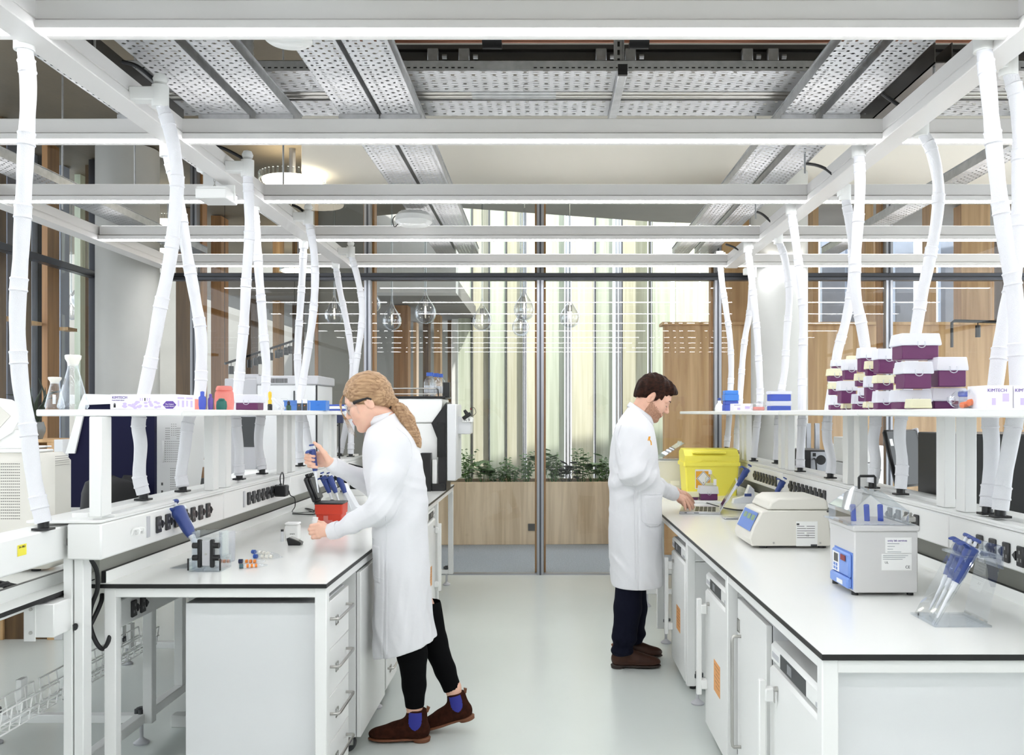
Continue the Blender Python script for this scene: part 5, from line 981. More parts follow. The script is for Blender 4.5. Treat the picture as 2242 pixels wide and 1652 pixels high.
text('CE', 'ce_mark', .012, (X(1768), d-.0009, Z(1172)), (pi/2, 0, 0), 'dark_grey', t)
for x in (1694, 1796): MB().cyl((X(x), d-.002, Z(1188)), (X(x), d+.001, Z(1188)), .005, n=12).build('screw', 'steel', t)
MB().cyl((X(1812), d-.003, Z(1119)), (X(1812), d+.001, Z(1119)), .005, n=12).build('lock', 'dark_grey', t)
for x in (1675, 1805):
    for y in (.04, .3): MB().cyl((X(x), d+y, BT), (X(x), d+y, BT+.014), .02, n=14).build('foot', 'black_plastic', t)
# water bath with clear gabled lid
d = 3.11; X = lambda x: PX(x, d); Z = lambda y: max(BT, PZ(y, d)); yb = d+.27
t = thing('water_bath', 'grey water bath with a clear gabled lid and blue control panel', 'water bath', (1.2, 3.2, BT))
MB().box(X(1871), X(2010), d, yb, BT+.012, Z(1163), bev=.004).build('housing', 'bath_grey', t); MB().box(X(1868), X(2013), d-.004, yb+.004, Z(1163), Z(1150), bev=.004).build('rim', 'bath_grey', t)
m_ = MB(); m_.T = Matrix.Translation((X(1871), 0, 0)); m_.prism([(d+.015, BT+.02), (yb-.06, BT+.02), (yb-.06, BT+.15), (d+.015, BT+.15)], -.002, .001, 'YZ'); m_.box(-.022, 0, d+.02, yb-.065, BT+.022, BT+.06, bev=.006); m_.box(-.014, 0, d+.02, yb-.065, BT+.06, BT+.145, bev=.006); m_.build('blue_panel', 'bath_blue', t)
xp = X(1871); MB().box(xp-.016, xp-.013, d+.12, yb-.08, BT+.065, BT+.135).build('keypad', 'white_plastic', t); MB().box(xp-.0175, xp-.016, d+.13, yb-.1, BT+.10, BT+.13).build('screen', 'black_glass', t); MB().box(xp-.0175, xp-.016, d+.05, d+.1, BT+.115, BT+.135).build('red_badge', 'red_cap', t); MB().box(xp-.024, xp-.021, d+.06, d+.12, BT+.03, BT+.045).build('badge', 'white_plastic', t)
m_ = MB()
for k in range(2):
    for j in range(2): m_.box(xp-.0175, xp-.016, d+.135+.025*k, d+.15+.025*k, BT+.07+.014*j, BT+.08+.014*j)
m_.build('buttons', 'panel_blue', t)
for x0, x1, y0, y1 in ((1938, 1996, 1176, 1210), (1930, 1996, 1212, 1248)): MB().box(X(x0), X(x1), d-.0006, d, Z(y1), Z(y0)).build('rating_label', 'white_plastic', t)
m_ = MB()
for k, w_ in enumerate((26, 16, 12, 30)): m_.box(X(1943), X(1943+w_), d-.0012, d-.0006, Z(1190+6*k), Z(1189+6*k))
for k in range(3): m_.box(X(1933), X(1988-6*k), d-.0012, d-.0006, Z(1216+4*k), Z(1215+4*k))
m_.build('label_print', 'alu', t, 0); text('unity lab services', 'lettering', .010, (X(1943), d-.0009, Z(1183)), (pi/2, 0, 0), 'purple', t, 'LEFT'); text('CE', 'ce_mark', .014, (X(1987), d-.0009, Z(1241)), (pi/2, 0, 0), 'dark_grey', t); text('UL', 'ul_mark', .011, (X(1941), d-.0009, Z(1231)), (pi/2, 0, 0), 'dark_grey', t)
for x in (1878, 2000):
    for y in (.03, .24): MB().cyl((X(x), d+y, BT), (X(x), d+y, BT+.013), .012, n=12).build('foot', 'black_plastic', t)
zr = Z(1150); zt_ = Z(1148)+.135; m_ = MB(); x0, x1, y0, y1 = X(1866), X(1992), d+.01, yb-.01; zm = zr+.05
def quad(*p): m_.add(list(p), [(0, 1, 2, 3)])
quad((x0, y0, zr), (x0, y1, zr), (x0, y1, zm), (x0, y0, zm)); quad((x1, y0, zr), (x1, y1, zr), (x1, y1, zm), (x1, y0, zm)); xm = (x0+x1)/2
quad((x0, y0, zm), (x0, y1, zm), (xm-.012, y1-.02, zt_-.02), (xm-.012, y0+.02, zt_-.02)); quad((x1, y0, zm), (x1, y1, zm), (xm+.012, y1-.02, zt_-.02), (xm+.012, y0+.02, zt_-.02)); quad((xm-.012, y0+.02, zt_-.02), (xm+.012, y0+.02, zt_-.02), (xm+.012, y1-.02, zt_-.02), (xm-.012, y1-.02, zt_-.02))
for y, yy in ((y0, y0+.02), (y1, y1-.02)): m_.add([(x0, y, zr), (x1, y, zr), (x1, y, zm), (xm+.012, yy, zt_-.02), (xm-.012, yy, zt_-.02), (x0, y, zm)], [(0, 1, 2, 3, 4, 5)])
for a_, b_ in (((x0, y0, zm), (xm-.012, y0+.02, zt_-.02)), ((x1, y0, zm), (xm+.012, y0+.02, zt_-.02)), ((x0, y0, zr), (x0, y0, zm)), ((x1, y0, zr), (x1, y0, zm)), ((x0, y1, zm), (xm-.012, y1-.02, zt_-.02)), ((x1, y1, zm), (xm+.012, y1-.02, zt_-.02)), ((x0, y0, zm), (x0, y1, zm)), ((x1, y0, zm), (x1, y1, zm))): m_.tube([a_, b_], .0022, 6)
m_.box(x0-.018, x1+.02, y0-.012, y0, zr, zr+.004); m_.box(x0-.018, x0, y0, y1+.01, zr, zr+.004); m_.box(x1, x1+.02, y0, y1+.01, zr, zr+.004)
m_.build('clear_lid', 'acrylic', t, 0)
m_ = MB(); hx, hy = xm, (y0+y1)/2; m_.tube([(hx-.03, hy, zt_-.02), (hx-.03, hy, zt_+.022), (hx-.026, hy, zt_+.027), (hx+.026, hy, zt_+.027), (hx+.03, hy, zt_+.022), (hx+.03, hy, zt_-.02)], .005, 8); m_.build('lid_handle', 'black_plastic', t)
m_ = MB()
for k in range(3): m_.cyl((xm-.05+.05*k, hy, zr), (xm-.06+.05*k, hy-.02, zr+.06), .010, n=12)
m_.build('tubes_inside', 'fr_blue', t)
MB().tube(crom([(x1+.02, y0+.1, zr+.01), (x1+.05, y0+.1, zr+.03), (x1+.06, y0+.14, zr+.01), (x1+.05, y0+.18, zr-.01)], 4), .004, 6).box(x1+.02, x1+.06, y0+.08, y0+.11, zr+.0, zr+.02, bev=.003).build('hinge_clip', 'steel', t)
# acrylic pipette stand with three pipettes, front right
d = 2.72; t = thing('pipette_stand', 'clear acrylic stand holding three blue pipettes at the bench front right', 'stand', (1.24, d, BT))
m_ = MB(); x0 = PX(2040, 2.68); x1 = PX(2165, 2.68)
m_.box(x0, x1, 2.66, 2.84, BT, BT+.005)
m_.prism([(x0+.004, BT+.005), (x0+.012, BT+.005), (PX(2128, d)+.008, BT+.235), (PX(2128, d), BT+.235)], 2.67, 2.675, 'XZ'); m_.add([(x0+.01, 2.70, BT+.005), (x0+.01, 2.83, BT+.005), (PX(2128, d), 2.83, BT+.245), (PX(2128, d), 2.70, BT+.245)], [(0, 1, 2, 3)])
m_.box(PX(2100, d), PX(2185, d), 2.69, 2.84, BT+.205, BT+.211); m_.box(PX(2184, d), PX(2187, d), 2.69, 2.84, BT+.17, BT+.24); m_.add([(x1, 2.69, BT+.005), (x1, 2.84, BT+.005), (PX(2182, d), 2.84, BT+.2), (PX(2182, d), 2.69, BT+.2)], [(0, 1, 2, 3)])
m_.build('acrylic_frame', 'acrylic', t, 0)
for lab, dx, dy in (('blue pipette in the front right stand, nearest one', 0, 0), ('blue pipette in the front right stand, middle one', .012, .055), ('blue pipette in the front right stand, rear one', .024, .11)):
    pipette(lab, P(2139, 1186, 2.74)+Vector((dx, dy, .006)), P(2052, 1352, 2.72)+Vector((dx, dy, 0)), 'blue pipettes', Vector((-1, -.45, .4)), 1.35)
# pipette stands behind the laptop and the centrifuge
for lab, x, y, d in (('white charging stand with blue base behind the laptop', 1636, 1098, 6.30), ('white charging stand hidden behind the centrifuge', 1705, 1110, 5.7)):
    t = thing('charging_stand', lab, 'stand', (PX(x, d), d, BT), 0, 'white pipette charging stands')
    m_ = MB(); w_ = .07; m_.prism([(PX(x, d)-.10, BT), (PX(x, d)+.06, BT), (PX(x, d)+.05, BT+.10), (PX(x, d)+.02, BT+.13), (PX(x, d)-.01, BT+.05), (PX(x, d)-.09, BT+.03)], d, d+w_, 'XZ'); m_.build('body', 'pip_white', t); MB().box(PX(x, d)-.02, PX(x, d)+.03, d-.004, d, BT+.05, BT+.07).build('contact', 'pip_blue', t)
pipette('blue pipette standing behind the laptop screen', P(1642, 1018, 6.22), P(1590, 1100, 6.22), 'blue pipettes', Vector((-1, -.5, .3)), 1.2)
pipette('blue pipette sticking up behind the cream centrifuge', P(1719, 1046, 5.6), P(1680, 1112, 5.6), 'blue pipettes', Vector((-1, -.5, .3)), 1.5)
# laptop
t = thing('laptop', 'open silver laptop the man is typing on', 'laptop', (PX(1537, 5.62), 5.62, BT), R(-11))
L0 = Vector(t.location); t.location = (0, 0, 0); t.rotation_euler = (0, 0, 0)
MB().box(-.145, .115, .0, .33, 0, .010, bev=.003).box(-.143, .113, .002, .328, .010, .016, bev=.002).build('base', 'laptop_alu', t)
m_ = MB()
for r_ in range(5):
    for c_ in range(13): m_.box(.085-.027*r_-.022, .085-.027*r_, .035+.0203*c_, .052+.0203*c_, .016, .0185)
m_.build('keyboard', 'black_plastic', t, 0); MB().box(-.125, -.06, .11, .22, .016, .0165).build('trackpad', 'grey_plastic', t)
m_ = MB(); m_.T = Matrix.Translation((.112, 0, .016)) @ Matrix.Rotation(R(29), 4, 'Y'); m_.box(-.004, .004, .002, .328, 0, .225, bev=.002); m_.build('screen_lid', 'laptop_alu', t)
m_ = MB(); m_.T = Matrix.Translation((.112, 0, .016)) @ Matrix.Rotation(R(29), 4, 'Y'); m_.box(-.0046, -.004, .012, .318, .015, .215); m_.build('display', 'black_glass', t); m_ = MB(); m_.box(-.11, -.095, -.0006, 0, .006, .010).box(-.05, -.02, -.0006, 0, .006, .010); m_.build('ports', 'dark_grey', t)
t.location = L0; t.rotation_euler = (0, 0, R(-11))
d = 5.35; t = thing('card_reader', 'flat silver card reader lying by the laptop hinge', 'reader', (PX(1610, d), d, BT)); MB().box(PX(1586, d), PX(1624, d), d, d+.09, BT, BT+.010, bev=.002).build('body', 'laptop_alu', t); MB().box(PX(1590, d), PX(1620, d), d-.001, d, BT+.003, BT+.006).build('slot', 'black_plastic', t); MB().box(PX(1624, d), PX(1636, d), d+.03, d+.05, BT+.002, BT+.009, bev=.001).build('plug', 'black_plastic', t)
tag(MB().tube(crom([ontop(1560, 1108, .003)+Vector((0, .25, 0)), ontop(1590, 1112, .003), ontop(1630, 1116, .003), ontop(1645, 1105, .003), ontop(1660, 1098, .003), ontop(1680, 1097, .003)], 6), .004, 6).build('power_cable', 'rubber'), 'thin black cable curving from the laptop towards the charging stand', 'cable')
# yellow sharps bin
d = 6.87; t = thing('clinical_waste_bin', 'big yellow plastic waste bin with hinged lid beyond the laptop', 'bin', (PX(1558, d), d, BT)); x0, x1 = PX(1500, d), PX(1618, d); yb = d+.30
def tub(m_, z0, z1, k0, k1, ex=0):
    c = Vector(((x0+x1)/2, (d+yb)/2, 0)); a, b = (x1-x0)/2, (yb-d)/2
    m_.ring_loft([[c+Vector((sx*a*k, sy*b*k, z)) for sx, sy in ((-.95, -1), (.95, -1), (1, -.93), (1, .93), (.95, 1), (-.95, 1), (-1, .93), (-1, -.93))] for z, k in ((z0, k0), (z1, k1))])
m_ = MB(); tub(m_, BT, PZ(1018, d), .93, 1.0); m_.build('body', 'bin_yellow', t, 20); m_ = MB(); tub(m_, PZ(1020, d), PZ(1012, d), 1.06, 1.06); m_.build('rim', 'bin_yellow', t, 20)
m_ = MB(); m_.prism([(d+.0, PZ(1012, d)), (yb, PZ(1012, d)), (yb, PZ(990, d)), (d+.2, PZ(982, d)), (d+.08, PZ(984, d)), (d+.0, PZ(998, d))], x0-.003, x1+.003, 'YZ'); m_.build('lid', 'bin_yellow', t, 20); m_ = MB(); m_.box(x0+.06, x1-.1, d-.004, d+.07, PZ(993, d), PZ(988, d), bev=.004); m_.build('lid_handle', 'bin_yellow', t); text('MEDICAL SHARPS', 'embossed_lettering', .022, ((x0+x1)/2, d-.002, PZ(1008, d)), (pi/2, 0, 0), 'bin_yellow', t, ext=.001)
MB().box(PX(1522, d), PX(1556, d), d-.002, d, PZ(1070, d), PZ(1027, d)).build('label', 'white_plastic', t); MB().box(PX(1523.5, d), PX(1555, d), d-.003, d-.002, PZ(1068, d), PZ(1031, d)).build('orange_field', mat('label_orange', (226, 160, 40), .5), t)
c = P(1540, 1047, d); m_ = MB(); m_.add([(c.x-.055, d-.0035, c.z), (c.x, d-.0035, c.z-.06), (c.x+.055, d-.0035, c.z), (c.x, d-.0035, c.z+.06)], [(0, 1, 2, 3)]); m_.build('hazard_diamond', 'white_plastic', t, 0); MB().tube([(c.x-.048, d-.004, c.z), (c.x, d-.004, c.z-.053), (c.x+.048, d-.004, c.z), (c.x, d-.004, c.z+.053)], .002, 4, closed=True).build('diamond_border', 'black_edge', t); text('9', 'lettering', .02, (c.x, d-.004, c.z-.035), (pi/2, 0, 0), 'black_edge', t)
# white box with clear hinged lid
d = 7.25; t = thing('electrophoresis_tank', 'white box with an open clear lid between the man and the yellow bin', 'tank', (PX(1480, d), d, BT))
MB().box(PX(1442, d), PX(1510, d), d, d+.3, BT+.02, PZ(1008, d), bev=.006).build('housing', 'cream_plastic', t); MB().box(PX(1440, d), PX(1512, d), d-.01, d+.31, PZ(1008, d), PZ(1003, d), bev=.003).build('rim', 'acrylic', t); MB().box(PX(1446, d), PX(1506, d), d+.02, d+.28, BT, BT+.02).build('foot', 'black_plastic', t)
m_ = MB(); m_.T = Matrix.Translation((PX(1450, d), d, PZ(1002, d))) @ Matrix.Rotation(R(-33), 4, 'Y'); m_.box(0, .22, 0, .3, 0, .007, bev=.002); m_.build('open_lid', 'acrylic', t, 0); m_ = MB(); m_.box(PX(1491, d), PX(1497, d), d+.1, d+.2, PZ(976, d), PZ(966, d), bev=.002); m_.build('lid_knob', 'acrylic', t); m_ = MB(); m_.prism([(PX(1496, d), PZ(975, d)), (PX(1510, d), PZ(988, d)), (PX(1510, d), PZ(1002, d))], d+.02, d+.03, 'XZ'); m_.build('lid_side', 'acrylic', t, 0); MB().box(PX(1468, d), PX(1488, d), d-.001, d, PZ(1062, d), PZ(1052, d)).build('name_plate', 'ivory', t)
tag(MB().box(PX(1486, 6.3), PX(1585, 6.3), 6.3, 6.72, BT, BT+.012, bev=.003).build('white_board', 'white_plastic'), 'thin white board under the purple box and dishes beyond the laptop', 'board')
TB = BT+.0125
tipbox('purple tip box with clear lid standing in front of the yellow bin', PX(1532, 6.4), PX(1574, 6.4), 0, 6.4, TB, .10, .48, grp='boxes in front of the yellow bin')
t = thing('culture_flask', 'clear tilted culture flask with white cap on top of the purple box', 'flask', (PX(1556, 6.45), 6.45, TB+.10)); d = 6.45; c = t.location
m_ = MB(); m_.prism([(c.x-.035, c.z), (c.x+.045, c.z), (c.x+.045, c.z+.05), (c.x+.01, c.z+.085), (c.x-.012, c.z+.085), (c.x-.035, c.z+.055)], d, d+.03, 'XZ'); m_.build('body', 'acrylic', t, 0); MB().box(c.x+.02, c.x+.042, d-.001, d, c.z+.005, c.z+.05).build('label', 'white_plastic', t); MB().cyl((c.x, d+.015, c.z+.085), (c.x-.001, d+.015, c.z+.112), .013, n=16).build('cap', 'white_plastic', t); MB().box(c.x-.034, c.x+.02, d+.003, d+.027, c.z+.002, c.z+.02).build('medium', 'agar', t)
tipbox('yellow lidded purple box beside the tall purple tip box', PX(1501, 6.42), PX(1531, 6.42), 0, 6.42, TB, .055, .4, 'fr_yellow', grp='boxes in front of the yellow bin', clasp=False)
# ---- right shelf: pile of purple boxes.  rows are (x0, x1, top, bottom) in a common distance per cluster
def pile(lab, x0, x1, yt, ys, yb_, d, lidm='fr_lid'):
    z0 = SH+max(0, (894-yb_))*d/FPX; h = (yb_-yt)*d/FPX
    return tipbox(lab, PX(x0, d), PX(x1, d), 0, d, z0, h-.001, (yb_-ys)/(yb_-yt), lidm, dep=min(.10, (x1-x0)*d/FPX*.8))
B = 'purple box, clear lid, '; Yl = 'purple box, yellow lid, '
pile(B+'topmost of the whole pile', 1971, 2062, 727, 753, 785, 3.06)
pile(B+'upper right of the pile, leaning plastic at its right', 2052, 2121, 779, 808, 845, 3.02)
pile(B+'under the topmost one, front middle of the pile', 1977, 2045, 789, 815, 849, 3.00)
pile(B+'wide one on the shelf at the front middle', 1968, 2042, 851, 877, 894, 3.04)
pile(B+'wide one on the shelf at the front right', 2042, 2120, 847, 875, 894, 3.06)
t = tipbox('small box with pale yellow lid lying before the wide front box', PX(1996, 2.92), PX(2041, 2.92), 0, 2.92, SH, .033, .12, 'fr_yellow', dep=.06, clasp=False)
pile(B+'big one left of the topmost box, behind the flat lids', 1884, 1921, 757, 780, 811, 3.62)
pile(B+'big one just right of the big left one', 1922, 1970, 760, 783, 815, 3.40)
pile(Yl+'below the two big upper left boxes, left', 1898, 1922, 787, 804, 820, 3.50, 'fr_yellow')
pile(Yl+'directly under the second big box', 1920, 1960, 818, 835, 851, 3.38, 'fr_yellow')
pile(Yl+'wedged beside the front middle box, upper', 1960, 1976, 803, 821, 838, 3.25, 'fr_yellow')
pile(Yl+'wedged beside the front middle box, lower', 1961, 1976, 840, 852, 866, 3.25, 'fr_yellow')
pile(B+'behind the topmost box at its lower left', 1958, 1977, 776, 786, 800, 3.3)
pile(B+'on the shelf, left of the wide front box', 1920, 1960, 853, 878, 894, 3.36)
pile(B+'tall one in the middle left, above a yellow lid', 1896, 1920, 821, 844, 876, 3.55)
pile(Yl+'uppermost at the left end, beside the big left box', 1858, 1882, 775, 791, 804, 3.85, 'fr_yellow')
pile(B+'second from the top at the left end', 1849, 1879, 783, 806, 828, 3.80)
pile(Yl+'upper one at the far left edge of the pile', 1816, 1849, 803, 818, 831, 4.10, 'fr_yellow')
pile(Yl+'middle one at the far left edge of the pile', 1817, 1840, 833, 847, 861, 4.08, 'fr_yellow')
pile(B+'lowest one at the far left edge of the pile', 1818, 1845, 863, 882, 894, 4.05)
pile(Yl+'left of the tall middle left box, upper', 1875, 1897, 814, 829, 843, 3.70, 'fr_yellow')
pile(B+'large one at the lower left with a white clasp', 1840, 1878, 830, 851, 880, 3.78)
pile(B+'small dark one between the lower left and tall boxes', 1881, 1896, 845, 862, 876, 3.68)
pile(Yl+'lying on the shelf under the large lower left box', 1846, 1869, 880, 890, 894, 3.82, 'fr_yellow')
pile(B+'low one on the shelf beneath the small dark one', 1870, 1896, 859, 880, 894, 3.72)
pile(Yl+'lying on the shelf under the tall middle left box', 1895, 1919, 877, 889, 894, 3.56, 'fr_yellow')
pile(B+'pale washed out one at the upper left edge', 1824, 1850, 783, 797, 802, 4.14)
# glove boxes, bag and blue boxes at the right end
d = 2.62; glovebox('white glove box at the right end of the shelf, nearer the purple pile', PX(2160, d), PX(2218, d), d, d+.12, SH, .069, grp='white glove boxes on the right shelf')
glovebox('white glove box at the right end of the shelf, cut by the picture edge', PX(2220, d), PX(2290, d), d, d+.12, SH, .069, grp='white glove boxes on the right shelf')
d = 2.95; t = thing('blue_lid_box', 'clear box with blue lid behind the orange bag', 'box', (PX(2140, d), d, SH)); MB().box(PX(2122, d), PX(2164, d), d, d+.08, SH, SH+.042, bev=.003).build('base', 'fr_clear', t); MB().box(PX(2121, d), PX(2165, d), d-.002, d+.082, SH+.042, SH+.062, bev=.004).build('lid', 'fr_blue', t)
d = 2.72; c = Vector((PX(2122, d), d, SH)); t = thing('plastic_bag', 'crumpled clear bag of orange capped tubes beside the white glove boxes', 'bag', tuple(c)); random.seed(5)
m_ = MB(); rings = []
for i in range(9):
    th = pi*i/8; rings.append([Vector((c.x+(.062*cos(th))*(1+.0), c.y+.035*sin(th)*cos(a)*random.uniform(.85, 1.15), max(SH+.001, SH+.026+.030*sin(th)**.7*sin(a)*random.uniform(.7, 1.25)))) for a in [2*pi*j/14 for j in range(14)]])
m_.ring_loft(rings); m_.build('bag', 'acrylic', t, 0)
for k, (dx, dz) in enumerate(((.005, .018), (.022, .012), (.03, .028), (-.008, .010))): MB().cyl((c.x+dx-.012, c.y-.012+.006*k, SH+dz), (c.x+dx+.012, c.y-.004+.006*k, SH+dz+.004), .010, n=14).build('orange_cap', 'orange', t)
t = thing('paper_packet', 'crumpled clear and orange packet beside the far glove box', 'packet', (PX(1660, 6.6), 6.6, SH)); d = 6.4
m_ = MB(); rings = []
for i in range(7):
    th = pi*i/6; rings.append([Vector((PX(1662, d)+.065*cos(th), d+.05*sin(th)*cos(a), max(SH+.001, SH+.03+.045*sin(th)*sin(a)*random.uniform(.6, 1.2)))) for a in [2*pi*j/12 for j in range(12)]])
m_.ring_loft(rings); m_.build('wrap', 'acrylic', t, 0); MB().box(PX(1650, d), PX(1674, d), d+.0, d+.03, SH+.002, SH+.03, bev=.004).build('contents', 'fr_pink', t)
d = 6.55; glovebox('small white glove box under the stacked blue boxes, far right shelf', PX(1606, d), PX(1648, d), d, d+.12, SH, .055, grp='white glove boxes on the right shelf'); MB().box(PX(1590, d), PX(1605, d), d+.02, d+.12, SH, SH+.05, bev=.002)
for k, (lab, z0) in enumerate((('lower of two stacked blue boxes near the far shelf end', 0), ('upper of two stacked blue boxes near the far shelf end', .083))):
    d = 7.0; t = thing('blue_box', lab, 'box', (PX(1602, d), d, SH+z0), 0, 'stacked blue boxes'); MB().box(PX(1587, d), PX(1618, d), d, d+.11, SH+z0, SH+z0+.05, bev=.003).build('base', 'fr_blue' if k == 0 else 'bin_blue', t); MB().box(PX(1588, d), PX(1617, d), d+.002, d+.108, SH+z0+.05, SH+z0+.082, bev=.004).build('lid', 'bin_blue' if k else 'fr_blue', t)
d = 7.3; t = thing('spray_bottle', 'white plastic bottle at the far end of the right shelf', 'bottle', (PX(1575, d), d, SH)); MB().lathe([(.001, 0), (.035, 0), (.037, .02), (.03, .05), (.014, .07), (.013, .09), (.001, .09)], (PX(1576, d), d+.02, SH), 20).build('body', 'white_plastic', t); MB().lathe([(.001, 0), (.014, 0), (.014, .022), (.001, .024)], (PX(1576, d), d+.02, SH+.088), 14).build('cap', 'pip_blue', t)
d = 5.55; 
for k, (lab, z0) in enumerate((('lower wrapped blue rack on the right shelf left of a hose', 0), ('upper wrapped blue rack on the right shelf left of a hose', .062))):
    t = thing('wrapped_rack', lab, 'box', (PX(1710, d), d, SH+z0), 0, 'wrapped blue racks'); MB().box(PX(1688, d), PX(1732, d), d, d+.1, SH+z0, SH+z0+(.03 if k == 0 else .042), bev=.003).build('base', 'fr_blue', t); MB().box(PX(1686, d), PX(1734, d), d-.003, d+.103, SH+z0+(.03 if k == 0 else .042), SH+z0+(.061 if k == 0 else .062), bev=.004).build('lid', 'fr_lid', t)
# ---- behind the right spine: monitor, computers, dark cabinet
d = 5.0; t = thing('monitor', 'black monitor seen from behind between the posts of the right shelf', 'monitor', (PX(1985, d), d, BT))
m_ = MB(); m_.T = Matrix.Translation(P(1983, 1002, d)) @ Matrix.Rotation(R(38), 4, 'Z') @ Matrix.Rotation(R(-14), 4, 'X'); m_.box(-.17, .17, -.014, .014, -.165, .165, bev=.012); m_.build('casing', 'black_plastic', t)
m_ = MB(); m_.T = Matrix.Translation(P(1983, 1002, d)) @ Matrix.Rotation(R(38), 4, 'Z') @ Matrix.Rotation(R(-14), 4, 'X'); m_.box(.160, .176, -.02, .02, -.17, .17, bev=.004); m_.build('bezel_edge', 'grey_plastic', t); m_ = MB(); m_.T = Matrix.Translation(P(1983, 1002, d)) @ Matrix.Rotation(R(38), 4, 'Z') @ Matrix.Rotation(R(-14), 4, 'X'); m_.box(-.15, -.12, -.0155, -.014, .07, .11); m_.build('sticker', 'white_plastic', t)
MB().box(PX(1968, d), PX(1984, d), d+.02, d+.06, BT, BT+.14, bev=.004).box(PX(1950, d), PX(2010, d), d-.02, d+.14, BT, BT+.012).build('stand', 'alu', t)
d = 6.3; t = thing('computer_tower', 'black computer tower showing its rear ports behind the right posts', 'computer', (PX(1783, d), d, BT)); x0, x1 = PX(1762, d), PX(1812, d); zt2 = PZ(985, d)
MB().box(x0, x1, d, d+.38, BT, zt2, bev=.004).build('case', 'black_plastic', t); MB().box(PX(1775, d), x1-.006, d-.003, d, BT+.01, zt2-.012).build('rear_plate', 'alu', t); MB().cyl((PX(1797, d), d-.006, zt2-.07), (PX(1797, d), d-.003, zt2-.07), .035, n=18).build('fan_grille', 'black_plastic', t); MB().box(PX(1779, d), PX(1786, d), d-.005, d-.003, zt2-.045, zt2-.02).build('power_inlet', 'black_plastic', t); MB().box(PX(1778, d), PX(1786, d), d-.005, d-.003, BT+.02, BT+.10).build('port_panel', 'black_plastic', t)
MB().tube(crom([(PX(1782, d), d-.005, zt2-.06), (PX(1782, d), d-.05, zt2-.09), (PX(1785, d), d-.05, BT+.05), (PX(1782, d), d-.03, BT+.01)], 4), .006, 6).build('mains_lead', 'rubber', t)
d = 6.7; t = thing('white_analyser', 'low white cabinet behind the right posts under the monitor height', 'instrument', (PX(1900, d), d, BT)); MB().box(PX(1850, d), PX(1935, d), d, d+.4, BT, PZ(975, d), bev=.006).build('housing', 'white_plastic', t); MB().box(PX(1852, d), PX(1890, d), d-.006, d, BT+.02, BT+.10, bev=.002).build('door', 'panel_grey', t)
d = 5.6; t = thing('analyser_tower', 'stacked grey and white instrument modules left of the black monitor', 'instrument', (PX(1915, d), d, BT))
for k in range(3): MB().box(PX(1858, d), PX(1925, d), d+.02*k, d+.3, BT+.165*k, BT+.16+.165*k, bev=.005).build('module', 'panel_grey' if k % 2 else 'white_plastic', t)
MB().cyl((PX(1930, d), d-.02, BT), (PX(1930, d), d-.02, BT+.12), .006, n=10).build('valve_stem', 'steel', t); MB().cyl((PX(1930, d), d-.03, BT+.12), (PX(1930, d), d-.0, BT+.12), .028, n=8).build('valve_wheel', 'alu', t)
for lab, x in (('upright grey aluminium profile behind the right posts, left one', 1771), ('upright grey aluminium profile behind the right posts, right one', 1790)):
    tag(MB().box(PX(x-5, 7.1), PX(x+5, 7.1), 7.1, 7.13, BT, PZ(926, 7.1), bev=.003).build('alu_profile', 'alu'), lab, 'profile', 'aluminium profiles behind the right shelf')
d = 3.95; t = thing('safety_cabinet', 'dark glass fronted cabinet behind the right hoses', 'cabinet', (2.2, d, BT)); x0 = 1.88
MB().box(x0, 2.6, d, d+.5, BT, PZ(950, d), bev=.005).build('housing', 'black_plastic', t); MB().box(x0+.01, 2.59, d-.004, d, BT+.16, PZ(955, d)).build('glass_front', 'black_glass', t); MB().box(x0, 2.6, d-.012, d, BT+.13, BT+.15).build('sash_rail', 'steel', t)
d = 2.95; t = thing('steel_stand', 'white framed stand with wire shelf at the right edge', 'stand', (1.95, d, BT)); MB().box(1.86, 2.4, d, d+.3, BT+.10, BT+.125, bev=.003).box(1.87, 1.89, d+.01, d+.03, BT, BT+.10).box(2.3, 2.32, d+.01, d+.03, BT, BT+.10).build('frame', 'white_metal', t); m_ = MB()
for k in range(9): m_.tube([(1.86, d+.03*k, BT+.03), (2.35, d+.03*k, BT+.03)], .002, 5)
m_.build('wire_shelf', 'steel', t)
